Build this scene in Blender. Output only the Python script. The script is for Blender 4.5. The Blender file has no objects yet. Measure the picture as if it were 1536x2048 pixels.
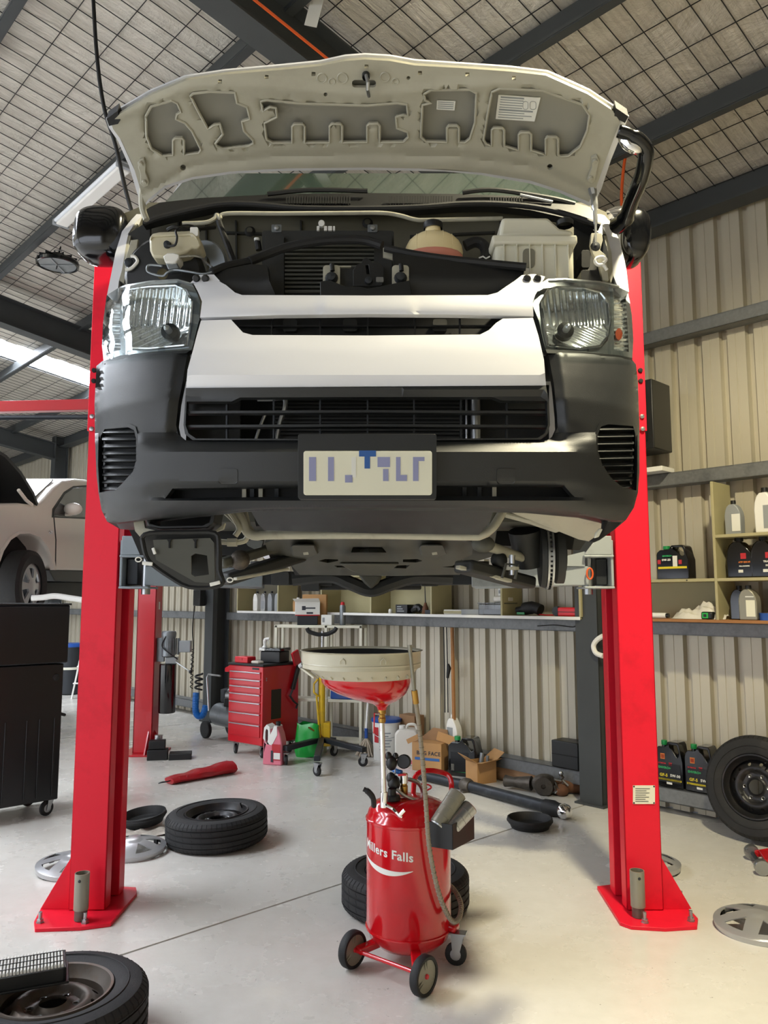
import bpy, bmesh, math, random
from mathutils import Vector, Matrix
from mathutils.geometry import delaunay_2d_cdt
random.seed(7)
sc = bpy.context.scene
COL = sc.collection
PI = math.pi
V = Vector

# ---------------------------------------------------------------- camera
F = 1560.0; CX, CY = 768.0, 1024.0; HC = 1.6
PITCH = math.atan((1200 - 1024) / F)
cd = bpy.data.cameras.new('camera'); cam = bpy.data.objects.new('camera', cd); COL.objects.link(cam)
cd.sensor_fit = 'VERTICAL'; cd.sensor_height = 24.0; cd.lens = F / 2048 * 24.0
cd.clip_start = 0.05; cd.clip_end = 200
cam.location = (0, 0, HC); cam.rotation_euler = (PI / 2 + PITCH, 0, 0)
sc.camera = cam

# ---------------------------------------------------------------- world, sun-less daylight through the open doors, exposure
w = bpy.data.worlds.new('world'); sc.world = w; w.use_nodes = True
bg = w.node_tree.nodes['Background']
bg.inputs['Color'].default_value = (0.86, 0.91, 1.0, 1); bg.inputs['Strength'].default_value = 2.0
vs_ = sc.view_settings
vs_.view_transform = 'Standard'; vs_.look = 'None'; vs_.gamma = 1.0; vs_.use_curve_mapping = False
vs_.exposure = 0.64

LAMP_POS = (1.45, 2.28, 4.72)      # the high-bay lamp above the right-hand lift post, out of frame
LAMP_W = 700.0
LAMP_COL = (1.0, 0.90, 0.62)
SKYLIGHT_E = 27.0

# ---------------------------------------------------------------- helpers: pixel of the photo -> point in the place
def ray(x, y):
    a = (x - CX) / F; b = -(y - CY) / F
    return V((a, math.cos(PITCH) - b * math.sin(PITCH), math.sin(PITCH) + b * math.cos(PITCH)))
EYE = V((0, 0, HC))
def at(x, y, Y): r = ray(x, y); return EYE + r * (Y / r.y)
def atX(x, y, X): r = ray(x, y); return EYE + r * (X / r.x)
def gr(x, y, z=0.0): r = ray(x, y); return EYE + r * ((z - HC) / r.z)
ANG = math.atan2(1468, F)
W = V((-math.sin(ANG), math.cos(ANG), 0)); N = V((math.cos(ANG), math.sin(ANG), 0))
UP = V((0, 0, 1))
def wl(x, y, d): r = ray(x, y); return EYE + r * ((d - EYE.dot(N)) / r.dot(N))
def wp(a, d, z): return W * a + N * d + UP * z

# ---------------------------------------------------------------- materials
def lin(c):
    if isinstance(c, str):
        c = c.lstrip('#'); c = [int(c[i:i + 2], 16) / 255 for i in (0, 2, 4)]
    return tuple((v / 12.92 if v <= 0.04045 else ((v + 0.055) / 1.055) ** 2.4) for v in c) + (1,)
MATS = {}
def mat(name, col, rough=0.5, metal=0.0, var=0.0, vscale=6.0, bump=0.0, bscale=60.0, dirt=None, dscale=3.0, damt=0.5,
        coat=0.0, spec=0.5, stretch=None, emit=None, estr=0.0, alpha=None, trans=0.0, rvar=0.0, sub=0.0):
    m = bpy.data.materials.new(name); m.use_nodes = True; nt = m.node_tree; N_ = nt.nodes; L = nt.links
    b = N_['Principled BSDF']
    b.inputs['Base Color'].default_value = lin(col); b.inputs['Roughness'].default_value = rough
    b.inputs['Metallic'].default_value = metal; b.inputs['Coat Weight'].default_value = coat
    b.inputs['Specular IOR Level'].default_value = spec; b.inputs['Coat Roughness'].default_value = 0.08
    if trans: b.inputs['Transmission Weight'].default_value = trans
    if sub:
        b.inputs['Subsurface Weight'].default_value = sub; b.inputs['Subsurface Radius'].default_value = (.03, .03, .02)
    if emit:
        b.inputs['Emission Color'].default_value = lin(emit); b.inputs['Emission Strength'].default_value = estr
    if var or dirt or bump or rvar:
        tc = N_.new('ShaderNodeTexCoord'); mp = N_.new('ShaderNodeMapping'); L.new(tc.outputs['Object'], mp.inputs['Vector'])
        if stretch: mp.inputs['Scale'].default_value = stretch
        src = None
        if var:
            n = N_.new('ShaderNodeTexNoise'); n.inputs['Scale'].default_value = vscale; n.inputs['Detail'].default_value = 5
            L.new(mp.outputs[0], n.inputs['Vector'])
            mx = N_.new('ShaderNodeMix'); mx.data_type = 'RGBA'
            c = lin(col)
            mx.inputs['A'].default_value = tuple(v * (1 - var) for v in c[:3]) + (1,)
            mx.inputs['B'].default_value = tuple(min(1, v * (1 + var)) for v in c[:3]) + (1,)
            L.new(n.outputs['Fac'], mx.inputs['Factor']); src = mx.outputs['Result']
        if dirt:
            n2 = N_.new('ShaderNodeTexNoise'); n2.inputs['Scale'].default_value = dscale; n2.inputs['Detail'].default_value = 8
            n2.inputs['Roughness'].default_value = 0.65
            L.new(mp.outputs[0], n2.inputs['Vector'])
            cr = N_.new('ShaderNodeValToRGB'); cr.color_ramp.elements[0].position = 0.52; cr.color_ramp.elements[1].position = 0.72
            cr.color_ramp.elements[1].color = (damt, damt, damt, 1)
            L.new(n2.outputs['Fac'], cr.inputs['Fac'])
            m2 = N_.new('ShaderNodeMix'); m2.data_type = 'RGBA'; m2.inputs['B'].default_value = lin(dirt)
            if src: L.new(src, m2.inputs['A'])
            else: m2.inputs['A'].default_value = lin(col)
            L.new(cr.outputs['Color'], m2.inputs['Factor']); src = m2.outputs['Result']
        if src: L.new(src, b.inputs['Base Color'])
        if rvar:
            n3 = N_.new('ShaderNodeTexNoise'); n3.inputs['Scale'].default_value = vscale * 2; n3.inputs['Detail'].default_value = 6
            L.new(mp.outputs[0], n3.inputs['Vector'])
            mr = N_.new('ShaderNodeMapRange'); mr.inputs['To Min'].default_value = max(0.02, rough - rvar); mr.inputs['To Max'].default_value = rough + rvar
            L.new(n3.outputs['Fac'], mr.inputs['Value']); L.new(mr.outputs[0], b.inputs['Roughness'])
        if bump:
            n4 = N_.new('ShaderNodeTexNoise'); n4.inputs['Scale'].default_value = bscale; n4.inputs['Detail'].default_value = 4
            L.new(mp.outputs[0], n4.inputs['Vector'])
            bp = N_.new('ShaderNodeBump'); bp.inputs['Strength'].default_value = bump; bp.inputs['Distance'].default_value = 0.01
            L.new(n4.outputs['Fac'], bp.inputs['Height']); L.new(bp.outputs[0], b.inputs['Normal'])
    MATS[name] = m
    return m
def glass(name, tint, fres=1.45, gl=0.02, body=0.0):
    m = bpy.data.materials.new(name); m.use_nodes = True; nt = m.node_tree; N_ = nt.nodes; L = nt.links
    N_.remove(N_['Principled BSDF']); out = N_['Material Output']
    t = N_.new('ShaderNodeBsdfTransparent'); t.inputs['Color'].default_value = lin(tint)
    g = N_.new('ShaderNodeBsdfGlossy'); g.inputs['Roughness'].default_value = gl
    lw = N_.new('ShaderNodeLayerWeight'); lw.inputs['Blend'].default_value = 0.5
    pw = N_.new('ShaderNodeMath'); pw.operation = 'POWER'; pw.inputs[1].default_value = 4.0; L.new(lw.outputs['Facing'], pw.inputs[0])
    f = N_.new('ShaderNodeMath'); f.operation = 'MULTIPLY_ADD'; f.inputs[1].default_value = 0.6; f.inputs[2].default_value = (fres - 1) * 0.12; L.new(pw.outputs[0], f.inputs[0])
    mx = N_.new('ShaderNodeMixShader'); L.new(f.outputs[0], mx.inputs[0]); L.new(t.outputs[0], mx.inputs[1]); L.new(g.outputs[0], mx.inputs[2])
    L.new(mx.outputs[0], out.inputs['Surface']); MATS[name] = m
    return m
def emission(name, col, s):
    m = bpy.data.materials.new(name); m.use_nodes = True; nt = m.node_tree
    nt.nodes.remove(nt.nodes['Principled BSDF']); e = nt.nodes.new('ShaderNodeEmission')
    e.inputs['Color'].default_value = lin(col); e.inputs['Strength'].default_value = s
    nt.links.new(e.outputs[0], nt.nodes['Material Output'].inputs['Surface']); MATS[name] = m
    return m
mat('red_paint', '#e01c33', 0.42, var=0.08, vscale=2.5, dirt='#8d1018', dscale=5, damt=0.3, coat=0.03, spec=0.22, rvar=0.06)
mat('red_gloss', '#bf0d18', 0.16, var=0.05, vscale=3, coat=0.5, dirt='#7a0a10', dscale=7, damt=0.2)
mat('red_cabinet', '#b8101f', 0.3, var=0.08, vscale=3, coat=0.2)
mat('red_vinyl', '#a4131f', 0.32, var=0.15, bump=0.25, bscale=25)
mat('red_plastic', '#c8202a', 0.4)
mat('white_paint', '#dcdde3', 0.22, coat=0.6, var=0.015, vscale=2)
mat('hood_under_shaded', '#a5a293', 0.45, var=0.08, vscale=8, dirt='#8a8474', dscale=6, damt=0.35)  # white body paint; shade under the open bonnet is put into this base colour
mat('hood_skin_shaded', '#85837a', 0.6, var=0.08, vscale=6)  # same white paint, greyed further for the shadow inside the pockets
mat('bumper_plastic', '#232527', 0.42, var=0.08, vscale=10, bump=0.10, bscale=500, rvar=0.05)
mat('black_plastic', '#121314', 0.45, var=0.2, vscale=10, bump=0.05, bscale=300)
mat('black_gloss', '#07080b', 0.15, coat=0.4)
mat('cabinet_black', '#06070b', 0.34, var=0.2)
mat('black_rubber', '#151516', 0.65, var=0.2, vscale=8, bump=0.1, bscale=120)
mat('tyre', '#1c1c1d', 0.72, var=0.22, vscale=9, bump=0.12, bscale=160, dirt='#34322f', dscale=8, damt=0.5)
mat('rim_steel', '#675f58', 0.48, 0.55, var=0.25, vscale=9, dirt='#5f4a38', dscale=10, damt=0.7, rvar=0.1)
mat('rim_dark', '#2a2a2c', 0.4, 0.5, var=0.2, dirt='#4a4038', dscale=9, damt=0.5)
mat('engine_dark', '#262726', 0.6, var=0.3, vscale=12, dirt='#3a352c', dscale=9, damt=0.5)
mat('firewall', '#615e50', 0.55, var=0.2, vscale=6)
mat('underbody', '#4a4a43', 0.6, var=0.22, vscale=9, dirt='#4f4c40', dscale=7, damt=0.6)
mat('cream_paint', '#a9a696', 0.5, var=0.12, vscale=9, dirt='#6b6554', dscale=8, damt=0.5)
mat('cream_plastic', '#d9d6c4', 0.45, var=0.05, sub=0.15)
mat('coolant_plastic', '#f2dfae', 0.38, var=0.05, sub=0.2)
mat('pink_fluid', '#e0907c', 0.4)
mat('brake_plastic', '#c4bda3', 0.4, var=0.08, sub=0.1)
mat('chrome', '#e8e8ea', 0.08, 1.0)
mat('reflector', '#e6e8ea', 0.10, 0.85, var=0.04)
mat('lamp_chrome', '#8d9295', 0.22, 0.8, var=0.05)
mat('steel', '#a9abad', 0.3, 0.9, var=0.12, vscale=14, rvar=0.08)
mat('galv', '#7f8488', 0.42, 0.6, var=0.15, vscale=25, dirt='#5e6062', dscale=5, damt=0.5)
mat('zinc_arm', '#7d868d', 0.5, 0.25, var=0.12, vscale=6, dirt='#4e545a', dscale=5, damt=0.5)
mat('arm_light', '#a2a8aa', 0.5, 0.2, var=0.1, vscale=6, dirt='#6c7072', dscale=6, damt=0.5)
mat('dark_steel', '#33363a', 0.5, 0.5, var=0.15)
mat('beam_grey', '#3c3f40', 0.55, 0.15, var=0.14, vscale=5)
mat('beam_light', '#9a9c9e', 0.5, 0.2, var=0.1, vscale=5)
mat('girt_grey', '#77797a', 0.5, 0.45, var=0.25, vscale=40, dirt='#3d4043', dscale=4, damt=0.6)
mat('wall_sheet', '#b9b2a0', 0.42, 0.25, var=0.06, vscale=3, stretch=(1, 1, 0.08), dirt='#8f8b80', dscale=4, damt=0.35)
mat('brass', '#a98443', 0.3, 0.9, var=0.1)
mat('rust', '#6e4a33', 0.75, 0.2, var=0.3, vscale=18)
mat('gear_metal', '#57514a', 0.5, 0.6, var=0.35, vscale=16, dirt='#3a2c20', dscale=14, damt=0.8, bump=0.3, bscale=60)
mat('shaft_dark', '#2c2f34', 0.45, 0.5, var=0.3, vscale=14, dirt='#565a60', dscale=9, damt=0.5)
mat('shelf_cream', '#a79f79', 0.55, var=0.06)
mat('timber', '#9a6a3c', 0.6, var=0.15, vscale=10, stretch=(1, 1, 4))
mat('cardboard', '#b08657', 0.8, var=0.08, vscale=12)
mat('cardboard_dark', '#8a6848', 0.8, var=0.08, vscale=12)
mat('white_plastic', '#e3e2dd', 0.4, var=0.03)
mat('pan_plastic', '#bdb8a3', 0.35, var=0.06, sub=0.1)
mat('grey_plastic', '#8c9093', 0.45)
mat('silver_plastic', '#b9babc', 0.28, 0.6, var=0.05)
mat('olive_silver', '#8b887a', 0.38, 0.3)
mat('pink_plastic', '#d9788a', 0.3, var=0.06, sub=0.1)
mat('green_plastic', '#17a03c', 0.35, bump=0.3, bscale=18)
mat('green_cap', '#1f8a4a', 0.4)
mat('blue_plastic', '#1e4c9a', 0.35)
mat('blue_hose', '#1b66b4', 0.35)
mat('yellow_paint', '#d8b21c', 0.35, dirt='#8a6a1a', dscale=8, damt=0.4)
mat('label_white', '#dcdcd6', 0.6)
mat('label_grey', '#8e9294', 0.6)
mat('label_blue', '#2e5f9e', 0.5)
mat('label_yellow', '#d9c51f', 0.5)
mat('label_green', '#2c9e5c', 0.5)
mat('label_red', '#b0222a', 0.5)
mat('label_orange', '#c8702c', 0.5)
mat('ink', '#30323a', 0.6)
mat('ink_blue', '#8d90b4', 0.6)
mat('plate_cream', '#dedcc8', 0.45)
mat('plate_blue', '#2f5a9c', 0.45)
mat('rag', '#bdb4a8', 0.9, var=0.25, vscale=20, bump=0.4, bscale=80)
mat('mop', '#b5a896', 0.95, var=0.3, vscale=60, bump=0.6, bscale=120)
mat('bag_white', '#d6d2c8', 0.35, var=0.05, bump=0.3, bscale=14)
mat('orange', '#d0561e', 0.5)
mat('amber', '#8c3a1e', 0.3)
mat('hose_grey', '#8d8474', 0.5, 0.35, var=0.2, vscale=60)
mat('filter_paper', '#d8d6d0', 0.7, var=0.06, vscale=30)
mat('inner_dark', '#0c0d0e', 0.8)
mat('ute_white', '#d8d2c8', 0.3, coat=0.4, var=0.02)
mat('wind_opaque', '#2c3833', 0.03, coat=0.6, spec=0.9)
mat('lamp_white', '#dfe3ea', 0.4)
mat('lamp_off', '#8f9396', 0.25, 0.3)
mat('grout', '#2a2826', 0.95)
glass('clear_lens', '#f2f5f5', 1.35, 0.02)
glass('windscreen', '#8fa59a', 1.55, 0.015)
glass('dark_glass', '#20262a', 1.5, 0.02)
glass('clear_tub', '#b8bcc0', 1.6, 0.15)
emission('skylight_and_fill', '#eef5ff', SKYLIGHT_E)
emission('lamp_glow', '#fff0d0', 14.0)

# floor: pale epoxy paint, worn and stained
def floor_mat():
    m = mat('floor_paint', '#d8d6d0', 0.26, var=0.05, vscale=1.2, coat=0.0)
    nt = m.node_tree; N_ = nt.nodes; L = nt.links; b = N_['Principled BSDF']
    tc = N_.new('ShaderNodeTexCoord')
    def noise(sc_, det=6, rg=0.6):
        n = N_.new('ShaderNodeTexNoise'); n.inputs['Scale'].default_value = sc_; n.inputs['Detail'].default_value = det
        n.inputs['Roughness'].default_value = rg; L.new(tc.outputs['Object'], n.inputs['Vector']); return n.outputs['Fac']
    def ramp(src, p0, p1, v0=0, v1=1):
        r = N_.new('ShaderNodeMapRange'); r.inputs['From Min'].default_value = p0; r.inputs['From Max'].default_value = p1
        r.inputs['To Min'].default_value = v0; r.inputs['To Max'].default_value = v1; L.new(src, r.inputs['Value']); return r.outputs[0]
    def mix(f, a, bcol):
        x = N_.new('ShaderNodeMix'); x.data_type = 'RGBA'; L.new(f, x.inputs['Factor'])
        L.new(a, x.inputs['A']) ; x.inputs['B'].default_value = lin(bcol); return x.outputs['Result']
    base = b.inputs['Base Color'].links[0].from_socket
    c = mix(ramp(noise(0.7, 3, .5), 0.25, 0.75, 0, 0.28), base, '#bcb6a8')
    c = mix(ramp(noise(11, 6, 0.6), 0.25, 0.80, 0, 0.22), c, '#a8a295')
    c = mix(ramp(noise(38, 4, 0.6), 0.69, 0.73, 0, 0.75), c, '#5d564c')
    L.new(c, b.inputs["Base Color"])
    L.new(ramp(noise(2.2), 0.3, 0.7, 0.16, 0.36), b.inputs['Roughness'])
    bp = N_.new('ShaderNodeBump'); bp.inputs['Strength'].default_value = 0.05; bp.inputs['Distance'].default_value = 0.01
    L.new(noise(45, 5), bp.inputs['Height']); L.new(bp.outputs[0], b.inputs['Normal'])
floor_mat()
# ceiling foil: woven, crinkled reflective insulation
def foil_mat():
    m = mat('foil', '#c4bcb2', 0.36, 0.35)
    nt = m.node_tree; N_ = nt.nodes; L = nt.links; b = N_['Principled BSDF']
    tc = N_.new('ShaderNodeTexCoord'); mp = N_.new('ShaderNodeMapping'); mp.inputs['Rotation'].default_value = (0, 0, -ANG)
    L.new(tc.outputs['Object'], mp.inputs['Vector'])
    n = N_.new('ShaderNodeTexNoise'); n.inputs['Scale'].default_value = 2.2; n.inputs['Detail'].default_value = 8; n.inputs['Roughness'].default_value = 0.7
    n.inputs['Distortion'].default_value = 1.6
    L.new(mp.outputs[0], n.inputs['Vector'])
    mp2 = N_.new('ShaderNodeMapping'); mp2.inputs['Scale'].default_value = (3, 40, 3); L.new(mp.outputs[0], mp2.inputs['Vector'])
    n2 = N_.new('ShaderNodeTexNoise'); n2.inputs['Scale'].default_value = 1.2; n2.inputs['Detail'].default_value = 6; L.new(mp2.outputs[0], n2.inputs['Vector'])
    mx = N_.new('ShaderNodeMix'); mx.data_type = 'RGBA'; mx.inputs['A'].default_value = lin('#aaa398'); mx.inputs['B'].default_value = lin('#e6e0d5')
    L.new(n2.outputs['Fac'], mx.inputs['Factor']); L.new(mx.outputs['Result'], b.inputs['Base Color'])
    ad = N_.new('ShaderNodeMath'); ad.operation = 'MULTIPLY_ADD'; ad.inputs[1].default_value = 0.35
    L.new(n2.outputs['Fac'], ad.inputs[0]); L.new(n.outputs['Fac'], ad.inputs[2])
    bp = N_.new('ShaderNodeBump'); bp.inputs['Strength'].default_value = 0.85; bp.inputs['Distance'].default_value = 0.05
    L.new(ad.outputs[0], bp.inputs['Height']); L.new(bp.outputs[0], b.inputs['Normal'])
foil_mat()

# ---------------------------------------------------------------- mesh builder
def inv_world(p):
    M = Matrix.Identity(4)
    while p is not None:
        M = p.matrix_basis @ M; p = p.parent
    return M.inverted()
class MB:
    def __init__(s): s.v = []; s.f = []
    def quad_strip(s, rings, closed=True, cap0=False, cap1=False):
        n = len(rings[0]); b = len(s.v)
        for r in rings: s.v += [V(p) for p in r]
        for i in range(len(rings) - 1):
            for j in range(n if closed else n - 1):
                k = (j + 1) % n
                s.f.append((b + i * n + j, b + i * n + k, b + (i + 1) * n + k, b + (i + 1) * n + j))
        if cap0: s.f.append(tuple(b + j for j in reversed(range(n))))
        if cap1: e = b + (len(rings) - 1) * n; s.f.append(tuple(e + j for j in range(n)))
        return s
    def box(s, c, size, M=None, rz=0.0):
        hx, hy, hz = size[0] / 2, size[1] / 2, size[2] / 2
        R = M if M is not None else Matrix.Rotation(rz, 3, 'Z')
        c = V(c); P = [c + R @ V((x * hx, y * hy, z * hz)) for z in (-1, 1) for x, y in ((-1, -1), (1, -1), (1, 1), (-1, 1))]
        b = len(s.v); s.v += P
        for q in ((3, 2, 1, 0), (4, 5, 6, 7), (0, 1, 5, 4), (1, 2, 6, 5), (2, 3, 7, 6), (3, 0, 4, 7)): s.f.append(tuple(b + i for i in q))
        return s
    def bx(s, x0, x1, y0, y1, z0, z1): return s.box(((x0 + x1) / 2, (y0 + y1) / 2, (z0 + z1) / 2), (abs(x1 - x0), abs(y1 - y0), abs(z1 - z0)))
    def wbox(s, a0, a1, d0, d1, z0, z1):      # a box squared up with the building (along the wall, away from it, up)
        R = Matrix((W, N, UP)).transposed()
        return s.box(wp((a0 + a1) / 2, (d0 + d1) / 2, (z0 + z1) / 2), (abs(a1 - a0), abs(d1 - d0), abs(z1 - z0)), R)
    def beam(s, p0, p1, wd, ht, up=UP):        # rectangular bar from p0 to p1
        p0, p1 = V(p0), V(p1); t = (p1 - p0).normalized(); sd = t.cross(up)
        if sd.length < 1e-4: sd = V((1, 0, 0))
        sd.normalize(); u = sd.cross(t)
        R = Matrix((t, sd, u)).transposed()
        return s.box((p0 + p1) / 2, ((p1 - p0).length, wd, ht), R)
    def cyl(s, p0, p1, r0, r1=None, n=16, caps=True):
        if r1 is None: r1 = r0
        return s.tube([p0, p1], [r0, r1], n, caps)
    def tube(s, pts, r, n=8, caps=True, closed=False):
        pts = [V(p) for p in pts]; m = len(pts)
        rs = r if isinstance(r, (list, tuple)) else [r] * m
        rings = []; prev = None
        for i in range(m):
            if closed: t = pts[(i + 1) % m] - pts[i - 1]
            else: t = pts[min(i + 1, m - 1)] - pts[max(i - 1, 0)]
            if t.length < 1e-9: t = V((0, 0, 1))
            t.normalize()
            if prev is None:
                a = V((0, 0, 1)) if abs(t.z) < 0.9 else V((1, 0, 0)); u = t.cross(a).normalized()
            else:
                u = prev - t * prev.dot(t)
                if u.length < 1e-6: u = t.orthogonal()
                u.normalize()
            prev = u; q = t.cross(u)
            rings.append([pts[i] + (u * math.cos(2 * PI * j / n) + q * math.sin(2 * PI * j / n)) * rs[i] for j in range(n)])
        if closed: rings.append(rings[0])
        return s.quad_strip(rings, True, caps and not closed, caps and not closed)
    def lathe(s, prof, c=(0, 0, 0), n=32, M=None, a0=0.0, a1=2 * PI):
        R = M if M is not None else Matrix.Identity(3); c = V(c); rings = []
        full = abs(a1 - a0 - 2 * PI) < 1e-6
        for (r, z) in prof:
            k = n if full else n + 1
            rings.append([c + R @ V((r * math.cos(a0 + (a1 - a0) * j / n), r * math.sin(a0 + (a1 - a0) * j / n), z)) for j in range(k)])
        s.quad_strip(rings, full)
        return s
    def ball(s, c, r, n=12, sc_=(1, 1, 1), M=None):
        m = n // 2; prof = [(max(1e-4, math.sin(PI * i / m)), -math.cos(PI * i / m)) for i in range(m + 1)]
        R = M if M is not None else Matrix.Identity(3); c = V(c)
        rings = [[c + R @ V((q * math.cos(2 * PI * j / n) * r * sc_[0], q * math.sin(2 * PI * j / n) * r * sc_[1], z * r * sc_[2])) for j in range(n)] for q, z in prof]
        return s.quad_strip(rings)
    def prism(s, poly, vec):                   # polygon of 3-D points pushed along vec
        vec = V(vec); n = len(poly); b = len(s.v)
        s.v += [V(p) for p in poly] + [V(p) + vec for p in poly]
        s.f.append(tuple(range(b, b + n))); s.f.append(tuple(b + n + i for i in reversed(range(n))))
        for i in range(n): k = (i + 1) % n; s.f.append((b + i, b + n + i, b + n + k, b + k))
        return s
    def plate(s, outline, fn, vec, holes=(), step=None):   # outline with holes in 2-D, mapped by fn(x,y) to 3-D, given thickness vec
        P, T = fill2d(outline, holes, step); b = len(s.v); n = len(P)
        F3 = [V(fn(x, y)) for x, y in P]
        vv = vec if callable(vec) else (lambda x, y: V(vec))
        B3 = [p + V(vv(x, y)) for p, (x, y) in zip(F3, P)]
        s.v += F3 + B3; ed = {}
        for (i, j, k) in T:
            s.f.append((b + i, b + j, b + k)); s.f.append((b + n + k, b + n + j, b + n + i))
            for e in ((i, j), (j, k), (k, i)): ed[e] = ed.get(e, 0) + 1
        for (i, j) in ed:
            if (j, i) not in ed: s.f.append((b + j, b + i, b + n + i, b + n + j))
        return s
    def build(s, name, m, parent=None, bev=0.0, smooth=35, local=False, seg=2, flip=False):
        me = bpy.data.meshes.new(name)
        vv = s.v
        if parent is not None and not local:
            I = inv_world(parent); vv = [I @ p for p in s.v]
        me.from_pydata([tuple(p) for p in vv], [], s.f); me.update()
        bm = bmesh.new(); bm.from_mesh(me)
        bmesh.ops.recalc_face_normals(bm, faces=bm.faces); bm.to_mesh(me); bm.free()
        if smooth:
            me.polygons.foreach_set('use_smooth', [True] * len(me.polygons)); me.set_sharp_from_angle(angle=math.radians(smooth))
        me.materials.append(MATS[m] if isinstance(m, str) else m)
        o = bpy.data.objects.new(name, me); COL.objects.link(o)
        if parent is not None: o.parent = parent
        if bev:
            md = o.modifiers.new('bevel', 'BEVEL'); md.width = bev; md.segments = seg; md.limit_method = 'ANGLE'; md.angle_limit = math.radians(40)
        return o
def inside(x, y, poly):
    r = False; n = len(poly); j = n - 1
    for i in range(n):
        xi, yi = poly[i]; xj, yj = poly[j]
        if (yi > y) != (yj > y) and x < (xj - xi) * (y - yi) / (yj - yi) + xi: r = not r
        j = i
    return r
def dens(poly, step):
    out = []; n = len(poly)
    for i in range(n):
        a, b = poly[i], poly[(i + 1) % n]; L = math.hypot(b[0] - a[0], b[1] - a[1]); k = max(1, int(L / step + 0.5)) if step else 1
        for t in range(k): out.append((a[0] + (b[0] - a[0]) * t / k, a[1] + (b[1] - a[1]) * t / k))
    return out
def fill2d(outline, holes=(), step=None):
    loops = [dens(outline, step)] + [dens(h, step) for h in holes]
    pts = []; edges = []
    for lp in loops:
        b = len(pts); pts += lp; edges += [(b + i, b + (i + 1) % len(lp)) for i in range(len(lp))]
    if step:
        xs = [p[0] for p in outline]; ys = [p[1] for p in outline]
        y = min(ys) + step / 2; row = 0
        while y < max(ys):
            x = min(xs) + step / 2 + (row % 2) * step / 2
            while x < max(xs):
                if inside(x, y, outline) and not any(inside(x, y, h) for h in holes):
                    if min((x - q[0]) ** 2 + (y - q[1]) ** 2 for lp in loops for q in lp) > (0.45 * step) ** 2: pts.append((x, y))
                x += step
            y += step; row += 1
    r = delaunay_2d_cdt([V((p[0], p[1])) for p in pts], edges, [], 0, 1e-7)
    vo = [(p.x, p.y) for p in r[0]]; T = []
    for f in r[2]:
        cx = sum(vo[i][0] for i in f) / 3; cy = sum(vo[i][1] for i in f) / 3
        if inside(cx, cy, outline) and not any(inside(cx, cy, h) for h in holes): T.append(tuple(f))
    return vo, T
def rrect(x0, y0, x1, y1, r, k=4):
    o = []
    for cx, cy, a in ((x1 - r, y0 + r, -90), (x1 - r, y1 - r, 0), (x0 + r, y1 - r, 90), (x0 + r, y0 + r, 180)):
        for i in range(k + 1):
            t = math.radians(a + 90 * i / k); o.append((cx + r * math.cos(t), cy + r * math.sin(t)))
    return o
def circ(cx, cy, r, n=16, ry=None): return [(cx + r * math.cos(2 * PI * i / n), cy + (ry or r) * math.sin(2 * PI * i / n)) for i in range(n)]
def spline(pts, k=6):                          # Catmull-Rom through the points
    pts = [V(p) for p in pts]; out = []
    for i in range(len(pts) - 1):
        p0 = pts[max(i - 1, 0)]; p1 = pts[i]; p2 = pts[i + 1]; p3 = pts[min(i + 2, len(pts) - 1)]
        for j in range(k):
            t = j / k
            out.append(0.5 * ((2 * p1) + (p2 - p0) * t + (2 * p0 - 5 * p1 + 4 * p2 - p3) * t * t + (3 * p1 - p0 - 3 * p2 + p3) * t ** 3))
    out.append(pts[-1]); return out
def interp(tab, x):
    if x <= tab[0][0]: return tab[0][1]
    for (a, va), (b, vb) in zip(tab, tab[1:]):
        if x <= b: return va + (vb - va) * (x - a) / (b - a)
    return tab[-1][1]
def tag(o, label=None, cat=None, group=None, kind=None):
    if label: o['label'] = label
    if cat: o['category'] = cat
    if group: o['group'] = group
    if kind: o['kind'] = kind
    return o
def thing(name, label, cat, loc=(0, 0, 0), rz=0.0, group=None):
    o = bpy.data.objects.new(name, None); COL.objects.link(o); o.empty_display_size = 0.1
    o.location = loc; o.rotation_euler = (0, 0, rz)
    o.matrix_basis = Matrix.Translation(V(loc)) @ Matrix.Rotation(rz, 4, 'Z')
    return tag(o, label, cat, group)
def copy_tree(o, parent=None):
    c = o.copy(); COL.objects.link(c); c.parent = parent
    for ch in list(o.children): copy_tree(ch, c)
    return c
def axis(z):                                   # rotation that takes +Z to z
    return V((0, 0, 1)).rotation_difference(V(z).normalized()).to_matrix()
# ================================================================ the setting
WD = 5.86                       # distance of the clad wall
RS = 0.155
def roof(d): return 4.74 + RS * (5.8 - d)      # underside of the foil
A0, A1, D0 = -4.0, 24.0, -6.2
FR = (-2.3, 3.5, 9.3, 15.2, 21.0)              # portal frames
fl = MB().wbox(A0 - 4, A1 + 2, D0 - 7, WD + 0.14, -0.10, -0.03).build('floor', 'grout', smooth=0); tag(fl, kind='structure')
for (a, b) in ((A0 - 4, 3.532), (3.548, 9.34), (9.352, A1 + 2)):
    MB().wbox(a, b, D0 - 7, WD + .12, -0.03, 0.0).build('slab', 'floor_paint', fl, smooth=0)
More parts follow.
